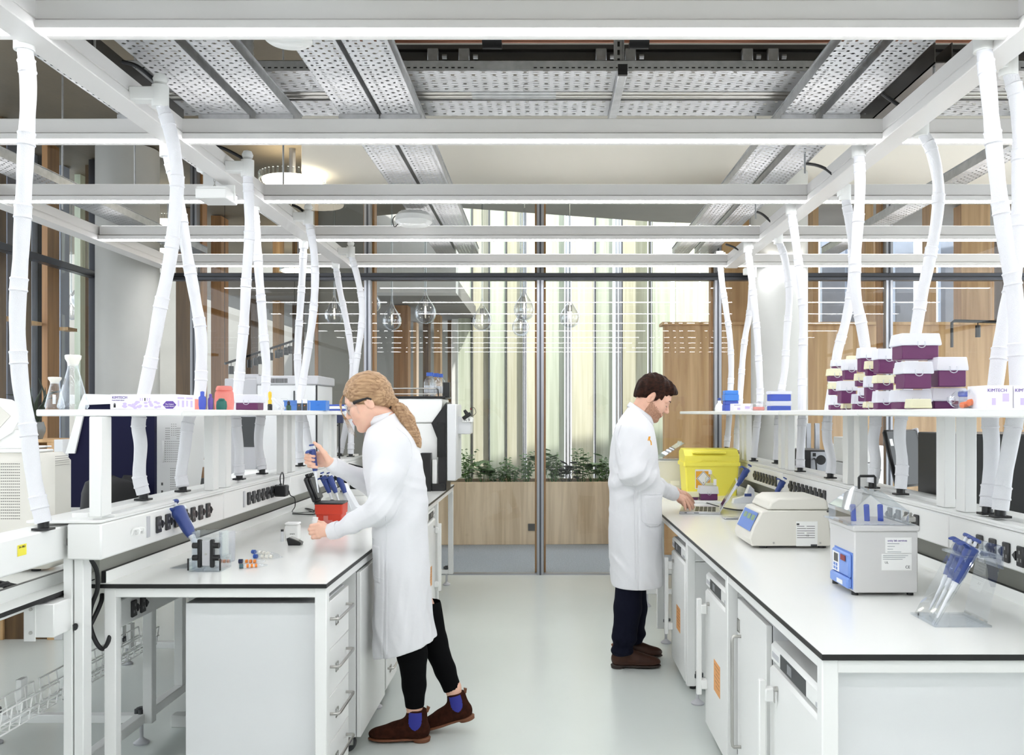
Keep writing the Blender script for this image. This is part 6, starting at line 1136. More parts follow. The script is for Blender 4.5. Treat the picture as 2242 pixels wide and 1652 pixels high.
# ================================================================== people
class Sdf:
    """small signed-distance modeller meshed with surface nets"""
    def __init__(s, lo, hi, h):
        s.lo = np.array(lo, float); s.h = h; s.n = np.ceil((np.array(hi)-s.lo)/h).astype(int)+1
        s.v = np.full(tuple(s.n), 1.0, np.float32); s.ax = [s.lo[k]+h*np.arange(s.n[k]) for k in range(3)]
    def _reg(s, lo, hi, m):
        a = np.clip(np.floor((np.array(lo)-m-s.lo)/s.h).astype(int), 0, s.n); b = np.clip(np.ceil((np.array(hi)+m-s.lo)/s.h).astype(int)+1, 0, s.n)
        sl = tuple(slice(i, j) for i, j in zip(a, b)); g = np.meshgrid(*[s.ax[k][sl[k]] for k in range(3)], indexing='ij', sparse=True); return sl, g
    def put(s, sl, d, k, sub=False):
        v = s.v[sl]
        if sub:
            d = -d; h = np.maximum(k-np.abs(v-d), 0)/max(k, 1e-6); s.v[sl] = np.maximum(v, d)+h*h*k*.25
        else:
            h = np.maximum(k-np.abs(v-d), 0)/max(k, 1e-6); s.v[sl] = np.minimum(v, d)-h*h*k*.25
    def cap(s, p0, p1, r0, r1=None, k=.01, sub=False):
        r1 = r0 if r1 is None else r1; p0 = np.array(p0, float); p1 = np.array(p1, float); R_ = max(r0, r1)
        sl, (x, y, z) = s._reg(np.minimum(p0, p1)-R_, np.maximum(p0, p1)+R_, k+4*s.h)
        b = p1-p0; L = max(1e-12, b@b); t = np.clip(((x-p0[0])*b[0]+(y-p0[1])*b[1]+(z-p0[2])*b[2])/L, 0, 1)
        d = np.sqrt((x-p0[0]-t*b[0])**2+(y-p0[1]-t*b[1])**2+(z-p0[2]-t*b[2])**2)-(r0+(r1-r0)*t); s.put(sl, d, k, sub); return s
    def chain(s, pts, rs, k=.01):
        for i in range(len(pts)-1): s.cap(pts[i], pts[i+1], rs[i], rs[i+1], k)
        return s
    def ell(s, c, r, k=.01, M=None, sub=False):
        c = np.array(c, float); r = np.array(r, float); R_ = r.max()
        sl, (x, y, z) = s._reg(c-R_, c+R_, k+4*s.h); X, Y, Z = x-c[0], y-c[1], z-c[2]
        if M is not None: M = np.array(M); X, Y, Z = X*M[0][0]+Y*M[1][0]+Z*M[2][0], X*M[0][1]+Y*M[1][1]+Z*M[2][1], X*M[0][2]+Y*M[1][2]+Z*M[2][2]
        k0 = np.sqrt((X/r[0])**2+(Y/r[1])**2+(Z/r[2])**2); k1 = np.sqrt((X/r[0]**2)**2+(Y/r[1]**2)**2+(Z/r[2]**2)**2)
        s.put(sl, k0*(k0-1)/np.maximum(k1, 1e-6), k, sub); return s
    def column(s, zs, x0, x1, cy_, ry, k=.01, p=2.3):
        """upright body of revolution-like cross sections: front and back x and half depth given per height"""
        o = np.argsort(zs); zs, x0, x1, cy_, ry = [np.array(a, float)[o] for a in (zs, x0, x1, cy_, ry)]
        sl, (x, y, z) = s._reg((min(x0.min(), x1.min()), (cy_-ry).min(), zs.min()), (max(x0.max(), x1.max()), (cy_+ry).max(), zs.max()), k+4*s.h)
        Z = z.ravel(); f = lambda a: np.convolve(np.pad(np.interp(Z, zs, a), 6, mode='edge'), np.ones(13)/13, 'valid')[None, None, :]
        a, b, c, e = f(x0), f(x1), f(cy_), f(ry); cx = (a+b)/2; rx = np.abs(b-a)/2
        q = (np.abs((x-cx)/rx)**p+np.abs((y-c)/e)**p)**(1/p); d = (q-1)*np.minimum(rx, e); d = np.maximum(d, np.maximum(zs.min()-z, z-zs.max())); s.put(sl, d.astype(np.float32), k); return s
    def plane(s, p, n, k=.004):
        """keep the side the normal points away from"""
        x, y, z = np.meshgrid(*s.ax, indexing='ij', sparse=True); n = np.array(n, float); n /= np.linalg.norm(n)
        d = (x-p[0])*n[0]+(y-p[1])*n[1]+(z-p[2])*n[2]; v = s.v; h = np.maximum(k-np.abs(v-d), 0)/k; s.v = (np.maximum(v, d)+h*h*k*.25).astype(np.float32); return s
    def disp(s, fn):
        x, y, z = np.meshgrid(*s.ax, indexing='ij', sparse=True); s.v = (s.v+fn(x, y, z)).astype(np.float32); return s
    def mesh(s):
        v = s.v; ins = v < 0; n = np.array(v.shape)
        c = np.zeros(n-1, np.int8)
        for i in (0, 1):
            for j in (0, 1):
                for k in (0, 1): c += ins[i:n[0]-1+i, j:n[1]-1+j, k:n[2]-1+k]
        act = (c > 0) & (c < 8); idx = np.full(act.shape, -1, np.int64); cells = np.argwhere(act); idx[act] = np.arange(len(cells))
        acc = np.zeros((len(cells), 3)); cnt = np.zeros(len(cells)); co = [(i, j, k) for i in (0, 1) for j in (0, 1) for k in (0, 1)]
        for a in co:
            for ax in range(3):
                if a[ax]: continue
                b = list(a); b[ax] = 1; va = v[cells[:, 0]+a[0], cells[:, 1]+a[1], cells[:, 2]+a[2]]; vb = v[cells[:, 0]+b[0], cells[:, 1]+b[1], cells[:, 2]+b[2]]
                m = (va < 0) != (vb < 0); t = np.where(m, va/np.where(m, va-vb, 1), 0); p = np.tile(np.array(a, float), (len(cells), 1)); p[:, ax] += t; acc[m] += p[m]; cnt[m] += 1
        vs = s.lo+s.h*(cells+acc/cnt[:, None]); fs = []
        for ax in range(3):
            o1, o2 = (ax+1) % 3, (ax+2) % 3; sl0 = [slice(None)]*3; sl1 = [slice(None)]*3; sl0[ax] = slice(0, n[ax]-1); sl1[ax] = slice(1, n[ax])
            A = ins[tuple(sl0)]; B = ins[tuple(sl1)]; e = np.argwhere(A != B); e = e[(e[:, o1] > 0) & (e[:, o2] > 0) & (e[:, o1] < n[o1]-1) & (e[:, o2] < n[o2]-1)]
            flip = A[e[:, 0], e[:, 1], e[:, 2]]; q = []
            for d1, d2 in ((-1, -1), (0, -1), (0, 0), (-1, 0)): z = e.copy(); z[:, o1] += d1; z[:, o2] += d2; q.append(idx[z[:, 0], z[:, 1], z[:, 2]])
            q = np.stack(q, 1); q[~flip] = q[~flip][:, ::-1]; fs.append(q)
        return vs, np.concatenate(fs)
def sdf_obj(name, parts, mats, parent=None, matfn=None):
    """parts: list of (verts, faces) joined into one mesh; matfn(centres) -> material index"""
    V = []; F = []; o = 0
    for v, f in parts: V.append(v); F.append(f+o); o += len(v)
    V = np.concatenate(V); F = np.concatenate(F); me = bpy.data.meshes.new(name); off = np.array(parent.location) if parent is not None else 0
    me.vertices.add(len(V)); me.vertices.foreach_set('co', (V-off).astype(np.float32).ravel()); me.loops.add(F.size); me.polygons.add(len(F))
    me.loops.foreach_set('vertex_index', F.astype(np.int32).ravel()); me.polygons.foreach_set('loop_start', np.arange(0, F.size, 4, dtype=np.int32)); me.polygons.foreach_set('loop_total', np.full(len(F), 4, np.int32))
    for m in (mats if isinstance(mats, (list, tuple)) else [mats]): me.materials.append(MATS[m])
    if matfn is not None: me.polygons.foreach_set('material_index', matfn(V[F].mean(1)).astype(np.int32))
    me.update(calc_edges=True); me.validate(); me.polygons.foreach_set('use_smooth', [True]*len(me.polygons))
    ob = bpy.data.objects.new(name, me); COL.objects.link(ob)
    if parent is not None: ob.parent = parent
    return ob
mat('skin_woman', (236, 190, 166), .45, sss=.12, vary=.05, vscale=30); mat('lips_woman', (200, 118, 112), .4); mat('skin_man', (226, 178, 154), .5, sss=.12, vary=.06, vscale=30); mat('lips_man', (190, 116, 104), .45)
mat('stubble', (188, 142, 116), .6, rgb2=(146, 106, 84), vscale=160); mat('brow', (84, 58, 40), .7); mat('brow_blonde', (150, 112, 76), .7); mat('eye_dark', (50, 38, 34), .3)
mat('hair_blonde', (190, 156, 120), .45, spec=.3, rgb2=(132, 100, 72), vscale=44, stretch=(.22, 3, 2.4), bump=.2, bscale=90); mat('hair_brown', (56, 32, 22), .55, spec=.1, rgb2=(26, 15, 11), vscale=40, stretch=(1, 1, 2.5), bump=.5, bscale=90)
mat('coat_white', (228, 228, 231), .75, bump=.12, bscale=35); mat('trousers_black', (8, 8, 10), .9, spec=.1); mat('jeans_navy', (18, 20, 34), .85, spec=.1, bump=.2, bscale=60); mat('suede', (58, 30, 20), .95, spec=.1, rgb2=(44, 22, 15), vscale=40); mat('elastic_blue', (46, 50, 140), .8); mat('sole_brown', (112, 66, 40), .6); mat('leather_brown', (64, 36, 23), .45, spec=.3, rgb2=(52, 28, 18), vscale=20); mat('sole_dark', (44, 32, 26), .6); mat('orange_logo', (236, 168, 60), .6)
def frame(fx, pitch):
    """head axes: forward, left, up for a head facing +x (fx=1) or -x (fx=-1), pitched down"""
    c, s_ = cos(pitch), sin(pitch); f = np.array([fx*c, 0, -s_]); u = np.array([fx*s_, 0, c]); return f, np.cross(u, f), u
def head_mesh(fx, pitch, C, sc, male, nk=(-.050, -.150)):
    """head and neck sculpted in local axes (x forward, y left, z up), then turned into place"""
    S = Sdf((-.16, -.13, -.25), (.16, .13, .16), .0028)
    S.ell((-.010, 0, .035), (.096, .076, .088), .01); S.ell((.030, 0, -.030), (.058, .058, .082), .03)
    for y in (-1, 1): S.cap((-.005, y*.052, -.045), (.062, y*.016, -.092), .020, .016, .03); S.ell((.055, y*.034, -.022), (.030, .028, .030), .02)
    S.ell((.074, 0, -.096), (.020, .020 if not male else .024, .017), .02); S.ell((.066, 0, .030), (.024, .052, .022), .02)
    for y in (-1, 1): S.ell((.099, y*.033, .006), (.020, .019, .013), .014, sub=True); S.ell((.0745, y*.032, .004), (.0135, .0145, .0120), .004); S.cap((.077, y*.018, .022), (.070, y*.050, .022), .0075 if male else .006, .006, .012)
    S.cap((.084, 0, .014), (.108, 0, -.022), .0075, .0105, .012); S.ell((.105, 0, -.026), (.0125, .0105, .009), .006)
    for y in (-1, 1): S.ell((.097, y*.012, -.028), (.010, .0065, .0075), .006); S.ell((.101, y*.006, -.036), (.004, .003, .004), .003, sub=True)
    S.ell((.078, 0, -.056), (.018, .030, .022), .015); S.ell((.0925, 0, -.0525), (.0075, .021, .0052), .004); S.ell((.0905, 0, -.0635), (.0080, .019, .0062), .004); S.cap((.100, -.022, -.058), (.100, .022, -.058), .0022, k=.003, sub=True)
    for y in (-1, 1):
        S.ell((-.018, y*.076, -.012), (.019, .007, .031), .006, np.array([[cos(.25), 0, sin(.25)], [0, 1, 0], [-sin(.25), 0, cos(.25)]])); S.ell((-.010, y*.083, -.008), (.009, .006, .016), .004, sub=True)
    S.chain([(-.028, 0, -.05), (-.028+(nk[0]+.028)*.6, 0, -.05+(nk[1]+.05)*.6), (nk[0], 0, nk[1])], [.052 if male else .045, .050 if male else .043, .046 if male else .042], .03)
    v, f = S.mesh(); fw, lf, up = frame(fx, pitch); loc = v.copy(); w_ = np.array(C)+sc*(v[:, :1]*fw+v[:, 1:2]*lf+v[:, 2:]*up); return w_, f, loc
def to_world(fx, pitch, C, sc, p): fw, lf, up = frame(fx, pitch); p = np.atleast_2d(np.array(p, float)); return np.array(C)+sc*(p[:, :1]*fw+p[:, 1:2]*lf+p[:, 2:]*up)
def folds(seed, amp):
    rg = np.random.RandomState(seed); T = [(rg.uniform(8, 30), rg.uniform(8, 30), rg.uniform(3, 14), rg.uniform(0, 6.28), rg.uniform(.4, 1)) for _ in range(7)]
    def f(x, y, z):
        q = 0
        for a, b, c, p, w_ in T: q = q+w_*np.sin(a*x+b*y+c*z+p+1.2*np.sin(5*z+p))
        return amp*q/2.6
    return f
def creases(L):
    """sharp cloth folds around chosen points: (centre, reach, depth, wave vector)"""
    def f(x, y, z):
        q = 0
        for c, r_, a, k in L:
            m = np.exp(-(((x-c[0])**2+(y-c[1])**2+(z-c[2])**2)/r_**2)); w_ = k[0]*x+k[1]*y+k[2]*z; q = q+m*a*(np.abs(np.sin(w_+1.6*np.sin(.31*w_+9*z)+.8*np.sin(17*x)))-.5)
        return q
    return f
def surf(ob):
    from mathutils.bvhtree import BVHTree
    me = ob.data; o_ = Vector(ob.parent.location) if ob.parent else Vector(); return BVHTree.FromPolygons([v.co+o_ for v in me.vertices], [tuple(p.vertices) for p in me.polygons])
def on(bv, x, y, lift=.0015):
    """the point of a surface seen at a photo pixel"""
    o_ = Vector((0, 0, EYE)); d_ = (P(x, y, 1.0)-o_).normalized(); h_ = bv.ray_cast(o_, d_); return h_[0]-d_*lift if h_[0] is not None else None
def stitched(bv, pts, name, m, parent, r=.0016, n=8):
    q = [on(bv, x, y) for x, y in [tuple(v)[:2] for v in crom([(a, b, 0) for a, b in pts], n)]]; q = [v for v in q if v is not None]
    return MB().tube(q, r, 6).build(name, m, parent, 60) if len(q) > 1 else None
def person(name, label): return thing(name, label, 'person')
# ------------------------------------------------------------------ the woman (facing left, leaning over the left bench)
YW = 4.20; W = lambda x, y, dy=0.0: np.array(P(x, y, YW+dy)); sW = YW/FPX
CW = W(805, 880, .0); PIT = R(25)
hv, hf, hl = head_mesh(-1, PIT, CW, 1.06, False)
# hands
def hand(joints, lo, hi, h=.0022):
    S = Sdf(lo, hi, h)
    for pts, rs, k in joints: S.chain(pts, rs, k)
    return S
q = lambda x, y, dy: W(x, y, dy-.08)
J = [([q(740, 1024, .045), q(722, 1013, .012)], [.026, .023], .012)]
kn = [(703, 992), (701, 1000), (702, 1009), (705, 1017)]
for i, (x, y) in enumerate(kn): J.append(([q(722, 1012, .008), q(x, y, .018)], [.018, .0115], .012))
fg = [(671, 995), (670, 1003), (671, 1012), (677, 1019)]
for i, ((kx, ky), (x, y)) in enumerate(zip(kn, fg)): J.append(([q(kx, ky, .018), q(x+6, y-1, .016), q(x, y, -.008), q(x+8, y+2, -.024), q(x+17, y+3.5, -.022)], [.0110, .0098, .0092, .0084, .0066], .003))
J.append(([q(720, 1008, -.006), q(710, 992, -.018), q(699, 978, -.012), q(688, 969, -.004)], [.017, .0125, .0098, .0078], .008))
pts = np.array([p for a in J for p in a[0]]); SR_ = hand(J, pts.min(0)-.03, pts.max(0)+.03)
q2 = lambda x, y, dy: W(x, y, dy-.12)
J = [([q2(745, 1163, -.008), q2(724, 1163, .0)], [.027, .023], .012)]
kn = [(697, 1149), (694, 1156), (694, 1164), (697, 1172)]
for x, y in kn: J.append(([q2(722, 1162, .0), q2(x, y, -.012)], [.020, .0120], .012))
fg = [(682, 1151), (679, 1158), (681, 1166), (686, 1175)]
for (kx, ky), (x, y) in zip(kn, fg): J.append(([q2(kx, ky, -.012), q2(x, y, -.010), q2(x-1, y+1, .014), q2(x+8, y+1, .028), q2(x+14, y+1, .026)], [.0115, .0100, .0092, .0082, .0068], .003))
J.append(([q2(716, 1154, .008), q2(706, 1146, .014), q2(696, 1143, .018), q2(688, 1142, .014)], [.016, .0115, .0095, .0076], .008))
pts = np.array([p for a in J for p in a[0]]); SL_ = hand(J, pts.min(0)-.03, pts.max(0)+.03)
# body under the clothes (one surface: trunk, arms, legs) joined with head and hands
B = Sdf(W(690, 1640, -.4), W(1070, 880, .45), .011)
B.chain([W(845, 925), W(862, 975), W(868, 1080), W(874, 1180)], [.040, .075, .085, .080], .05); B.chain([W(872, 962, -.12), W(846, 1040, -.18), W(834, 1110, -.19), W(768, 1150, -.15), W(738, 1162, -.118)], [.038, .036, .034, .028, .026], .02); B.chain([W(872, 962, .12), W(838, 1078, .20), W(785, 1045, .08), W(738, 1021, -.045)], [.038, .034, .030, .026], .02)
B.chain([W(880, 1190, -.06), W(893, 1330, -.07), W(902, 1430, -.06), W(908, 1540, -.05), W(904, 1590, -.05)], [.07, .055, .048, .034, .033], .03); B.chain([W(884, 1190, .06), W(924, 1330, .085), W(950, 1405, .09), W(992, 1505, .08), W(1000, 1550, .08)], [.07, .055, .046, .034, .033], .03)
def skin_fn(hl, n_head):
    def fn(c): return np.zeros(len(c))
    return fn
woman_parts = [(hv, hf), SR_.mesh(), SL_.mesh(), B.mesh()]
fwW, lfW, upW = frame(-1, PIT)
def woman_mat(c):
    l = (c-CW)/1.06; x, y, z = l@fwW, l@lfW, l@upW
    return ((x > .084) & (z < -.0475) & (z > -.070) & (np.abs(y) < .021)).astype(int)
woman = sdf_obj('person', woman_parts, ['skin_woman', 'lips_woman'], None, woman_mat)
tag(woman, 'blonde woman in white lab coat and safety glasses pipetting at the left bench', 'person')
woman_off = woman
# coat
S = Sdf((W(700, 0, -.1)[0], YW-.36, PZ(1450, YW)), (W(985, 0, .1)[0], YW+.40, PZ(895, YW)), .0048)
ys = [895, 915, 935, 955, 985, 1030, 1080, 1140, 1200, 1260, 1320, 1390, 1450]
fr = [817, 814, 808, 802, 796, 796, 806, 818, 821, 821, 820, 820, 820]; bk = [864, 870, 889, 905, 918, 927, 932, 935, 938, 941, 945, 955, 966]; hd = [.062, .068, .115, .165, .180, .178, .170, .166, .172, .180, .188, .196, .200]
S.column([PZ(y, YW) for y in ys], [PX(x, YW) for x in fr], [PX(x, YW) for x in bk], [YW]*13, hd, p=2.2)
S.cap(W(862, 962, -.135), W(846, 1040, -.185), .060, .062, .06); S.cap(W(846, 1040, -.185), W(836, 1112, -.195), .062, .060, .03); S.cap(W(836, 1114, -.195), W(770, 1147, -.15), .060, .046, .03); S.cap(W(770, 1147, -.15), W(728, 1163, -.115), .046, .037, .02)
S.cap(W(862, 962, .135), W(838, 1078, .20), .060, .058, .05); S.cap(W(838, 1078, .20), W(785, 1047, .08), .058, .046, .03); S.cap(W(785, 1047, .08), W(731, 1018, -.055), .046, .037, .02)
S.plane(W(725, 1163, -.115), (W(714, 1166, -.11)-W(740, 1160, -.12)), .003) if False else None
fo = folds(3, .0035)
def woman_disp(x, y, z):
    d = fo(x, y, z)*(1+.7*np.exp(-((z-PZ(1080, YW))/.15)**2))
    d = d+.0045*np.sin(42*x+17*z+4*np.sin(9*z))*np.exp(-((z-PZ(1125, YW))/.10)**2)      # sleeve creases
    d = d+.004*np.maximum(0, 1-np.abs(x-PX(846, YW)-.02*np.sin(2*z))/.006)*(z < PZ(1170, YW))*(y < YW)   # side seam
    lo_ = z < PZ(1250, YW); d = d+lo_*.004*np.sin(38*x+60*y+9*np.sin(3*z+5*x))*np.clip((PZ(1250, YW)-z)/.2, 0, 1)   # skirt folds
    px = (x > PX(812, YW)) & (x < PX(842, YW)) & (z < PZ(1188, YW)) & (z > PZ(1262, YW)) & (y < YW); return d-px*.004
S.disp(woman_disp); S.disp(creases([(W(838, 1110, -.2), .10, .0075, (30, 20, -44)), (W(900, 1075), .13, .006, (26, 0, 34)), (W(760, 1150, -.14), .08, .006, (52, 10, -18)), (W(790, 1050, .1), .08, .007, (50, 0, 24)), (W(900, 1000), .12, .005, (40, 0, 20)), (W(880, 1360), .22, .006, (34, 12, 10)), (W(930, 1330), .2, .006, (46, 20, -16))]))
a, b = W(810, 1434), W(966, 1390); S.plane(a, (-(b-a)[2]*-1, 0, -abs((b-a)[0])), .004) if False else S.plane(a, np.cross(b-a, (0, 1, 0))*(1 if np.cross(b-a, (0, 1, 0))[2] < 0 else -1), .004)
a, b = W(812, 936), W(868, 902); n_ = np.cross(b-a, (0, 1, 0)); S.plane(a, n_*(1 if n_[2] > 0 else -1), .004)
v, f = S.mesh(); o = sdf_obj('lab_coat', [(v, f)], 'coat_white', woman); bv = surf(o)
stitched(bv, [(845, 1130), (846, 1200), (847, 1300), (846, 1432)], 'side_seam', 'coat_white', woman, .002); stitched(bv, [(820, 1178), (812, 1182), (813, 1240), (822, 1262), (836, 1266)], 'pocket_seam', 'coat_white', woman, .002); stitched(bv, [(868, 935), (896, 962), (902, 1000), (890, 1040)], 'sleeve_seam', 'coat_white', woman, .0014)
# collar band with a slit and cuffs
m_ = MB(); ctr = W(840, 920); ring = []
for zz, r_ in ((0, .066), (.012, .066), (.030, .062)):
    ring.append([Vector((ctr[0]+1.0*r_*cos(a)*.95+(-.012 if zz else 0), ctr[1]+r_*.98*sin(a), ctr[2]-.010+zz*1.2+ .27*r_*cos(a))) for a in [2*pi*j/36 for j in range(36)]])
m_.ring_loft(ring, caps=False); ob = m_.build('collar', 'coat_white', woman); sm = ob.modifiers.new('thick', 'SOLIDIFY'); sm.thickness = .004
for p0, p1, r0, r1 in ((W(742, 1158, -.125), W(722, 1164, -.113), .041, .038), (W(747, 1027, -.02), W(727, 1016, -.062), .041, .037)): MB().tube([p0, Vector(p0).lerp(Vector(p1), .5), p1], [r0, (r0+r1)/2+.0015, r1], 28).build('cuff', 'coat_white', woman, 60)
# trousers, boots
S = Sdf((PX(850, 4.2), YW-.3, .10), (PX(1030, 4.3), YW+.3, PZ(1325, 4.2)), .006)
S.chain([W(893, 1330, -.075), W(902, 1430, -.06), W(906, 1500, -.052), W(908, 1548, -.05)], [.080, .069, .054, .045], .02); S.chain([W(930, 1330, .085), W(950, 1405, .09), W(975, 1465, .085), W(993, 1512, .08)], [.080, .064, .050, .043], .02)
S.disp(folds(8, .002)); S.plane(W(908, 1546), (0, 0, -1)) if False else None
nrm = W(993, 1512, .08)-W(950, 1405, .09); x_, y_, z_ = np.meshgrid(*S.ax, indexing='ij', sparse=True)
cutA = PZ(1547, YW-.05)-z_+0*x_+0*y_; S.v = np.where(y_ < YW+.015, np.maximum(S.v, cutA), S.v).astype(np.float32); p_ = W(991, 1508, .08); nn = nrm/np.linalg.norm(nrm); cutB = (x_-p_[0])*nn[0]+(y_-p_[1])*nn[1]+(z_-p_[2])*nn[2]; S.v = np.where(y_ >= YW+.015, np.maximum(S.v, cutB), S.v).astype(np.float32)
sdf_obj('trousers', [S.mesh()], 'trousers_black', woman)
def boot(parent, name, heel, pitch, fx, L, mats, shaft, elastic=True, toe_up=0):
    """ankle boot in local axes (x towards the toe, z up), heel bottom at the origin, then pitched about the toe"""
    k = L/.272; S = Sdf((-.06, -.08, -.01), (.30, .08, .22), .0036)
    S.ell((.195, 0, .034), (.078, .044, .034), .02); S.ell((.115, 0, .045), (.09, .040, .042), .03); S.ell((.040, 0, .050), (.048, .036, .045), .02)
    S.chain([(.045, 0, .060), (.050, 0, .12), (.048, 0, shaft)], [.045, .040, .042], .03); S.cap((.06, 0, .085), (.14, 0, .050), .036, .034, .03)
    S.plane((0, 0, .022), (0, 0, -1), .003); x_, y_, z_ = np.meshgrid(*S.ax, indexing='ij', sparse=True); S.plane((0.05, 0, shaft), (-.12, 0, 1), .003)
    up = S.mesh(); S2 = Sdf((-.06, -.08, -.012), (.30, .08, .05), .0036)
    S2.ell((.190, 0, .014), (.086, .047, .012), .008); S2.ell((.110, 0, .016), (.09, .040, .010), .01); S2.ell((.030, 0, .016), (.045, .039, .012), .01)
    S2.v = np.minimum(S2.v, np.maximum(np.sqrt(((np.meshgrid(*S2.ax, indexing='ij')[0]-.028)/.040)**2+(np.meshgrid(*S2.ax, indexing='ij')[1]/.037)**2)*.037-.037, np.maximum(np.meshgrid(*S2.ax, indexing='ij')[2]-.022, -np.meshgrid(*S2.ax, indexing='ij')[2]))).astype(np.float32)
    so = S2.mesh()
    def tw(v):
        v = v*k; c, s_ = cos(pitch), sin(pitch); X = v[:, 0]*c+v[:, 2]*s_; Z = -v[:, 0]*s_+v[:, 2]*c
        return np.stack([heel[0]+fx*X, heel[1]+v[:, 1], heel[2]+Z], 1)
    ub = tw(up[0]); inv = lambda c: None
    loc = up[0]; F = up[1]; cen = loc[F].mean(1)
    el = ((np.abs((cen[:, 0]-.052)/.030)**2+np.maximum(0, (.105-cen[:, 2])/.040)**2 < 1) & (cen[:, 2] < shaft-.006) & (np.abs(cen[:, 1]) > .018)).astype(int) if elastic else np.zeros(len(F))
    b = sdf_obj(name, [(ub, F)], mats[:2], parent, lambda c: el); s_o = sdf_obj('sole', [(tw(so[0]), so[1])], mats[2], parent); s_o.parent = b
    tb = MB(); p = tw(np.array([(.006, -.006, shaft-.02), (.003, -.006, shaft+.012), (-.012, -.006, shaft+.004), (-.004, -.006, shaft-.015)])); p2 = p+np.array([0, .012*k, 0]); tb.add([tuple(a) for a in p]+[tuple(a) for a in p2], [(0, 1, 2, 3), (7, 6, 5, 4), (0, 4, 5, 1), (1, 5, 6, 2), (2, 6, 7, 3), (3, 7, 4, 0)]); t_ = tb.build('pull_tab', 'sole_brown', parent); t_.parent = b
    return b
boot(woman, 'boot', (PX(938, 4.155)-.004, 4.155, 0), 0, -1, .278, ['suede', 'elastic_blue', 'sole_brown'], .150)
boot(woman, 'boot', (PX(1040, 4.28)-.012, 4.28, .062), R(15), -1, .262, ['suede', 'elastic_blue', 'sole_brown'], .150)
# hair
Cc = lambda *p: tuple(to_world(-1, PIT, CW, 1.06, p)[0])
S = Sdf((-.24, -.12, -.16), (.16, .12, .17), .0032)
S.ell((-.016, 0, .042), (.108, .088, .095), .01); S.ell((-.060, 0, .000), (.062, .070, .070), .03)
S.ell((.100, 0, -.035), (.075, .10, .112), .008, sub=True); x_, y_, z_ = np.meshgrid(*S.ax, indexing='ij', sparse=True)
S.v = np.maximum(S.v, (-.030+.55*(x_+.03))-z_+0*y_-.0*x_).astype(np.float32)
S.chain([(-.085, 0, -.030), (-.108, 0, -.050)], [.040, .022], .02)
S.disp(lambda x, y, z: .0010*np.sin(160*z+50*x+3*np.sin(20*y))+.0006*np.sin(330*z+90*x+25*y))
v, f = S.mesh(); hw = to_world(-1, PIT, CW, 1.06, v)
S = Sdf(W(840, 1000, -.14), W(945, 868, .14), .0036)
S.chain([W(858, 884), W(876, 897), W(892, 920), W(903, 948), W(913, 968), W(921, 978)], [.018, .030, .034, .030, .020, .004], .02); S.cap(W(890, 930, -.01), W(907, 982, -.012), .016, .003, .01); S.cap(W(898, 940, .01), W(917, 972, .012), .018, .003, .01)
S.disp(lambda x, y, z: .0014*np.sin(230*x+100*z+70*y)+.0010*np.sin(420*x+190*z+150*y)); pv = S.mesh()
hr = sdf_obj('hair', [(hw, f), pv], 'hair_blonde', woman)
m_ = MB()
for k in range(4): m_.tube(crom([Cc(.078, .034+.004*k, .070), Cc(.096+.003*k, .050, .045), Cc(.112, .062, .0), Cc(.113-.004*k, .066, -.05), Cc(.118-.006*k, .064, -.095-.010*k)], 5), [.0017]*14+[.0013]*4+[.0008]*3, 5)
m_.build('loose_strand', 'hair_blonde', hr, off=None)
MB().tube([Vector(W(857, 884))+Vector((.004*cos(a), .024*sin(a), .020*cos(a))) for a in [2*pi*j/20 for j in range(20)]], .006, 8, closed=True).build('hair_tie', 'black_plastic', woman)
# glasses
g = MB(); rows = []
for j in range(13):
    a = R(-64+128*j/12); rows.append([(.108*cos(a)-.005+.0, .074*sin(a), z) for z in (.030, .012, -.010, -.028+.012*cos(2*a))])
vs_ = [Cc(*p) for r_ in rows for p in r_]; g.add(vs_, [(4*i+k, 4*i+k+1, 4*i+5+k, 4*i+4+k) for i in range(12) for k in range(3)]); go = g.build('safety_glasses', 'acrylic', woman, 60); sm = go.modifiers.new('thick', 'SOLIDIFY'); sm.thickness = .002
for y in (-1, 1): MB().tube([Cc(.045, y*.074, .016), Cc(.02, y*.079, .014), Cc(-.02, y*.081, .010), Cc(-.035, y*.080, -.004)], [.0085, .0075, .006, .004], 8).build('temple', 'black_plastic', go)
for y in (-1, 1): MB().tube([Cc(.0905, y*.016, .027), Cc(.0885, y*.030, .032), Cc(.078, y*.048, .028)], [.0022, .0032, .0016], 6).build('eyebrow', 'brow_blonde', woman); MB().tube([Cc(.086, y*.022, -.001), Cc(.088, y*.033, -.0035), Cc(.079, y*.046, -.001)], [.001, .0018, .001], 6).build('eyelashes', 'eye_dark', woman)
MB().tube([Vector(q2(687, 1168, -.004))+Vector((.004*cos(a), .0125*sin(a), .0125*cos(a))) for a in [2*pi*j/20 for j in range(20)]], .0016, 6, closed=True).build('ring', 'steel', woman)
pipette('blue pipette held upright in the woman\'s raised hand', P(682, 973, YW-.088), P(697, 1078, YW-.085), 'blue pipettes', Vector((-.3, -1, 0)), 1.35)
c = P(690, 1158, YW-.105); t = thing('sample_bottle', 'small white bottle held in the woman\'s lower hand', 'bottle', tuple(c)); MB().cyl(c, c+Vector((0, 0, .040)), .0145, n=18).build('body', 'white_plastic', t); MB().cyl(c+Vector((0, 0, .040)), c+Vector((.002, 0, .056)), .0125, n=18).build('cap', 'white_plastic', t)
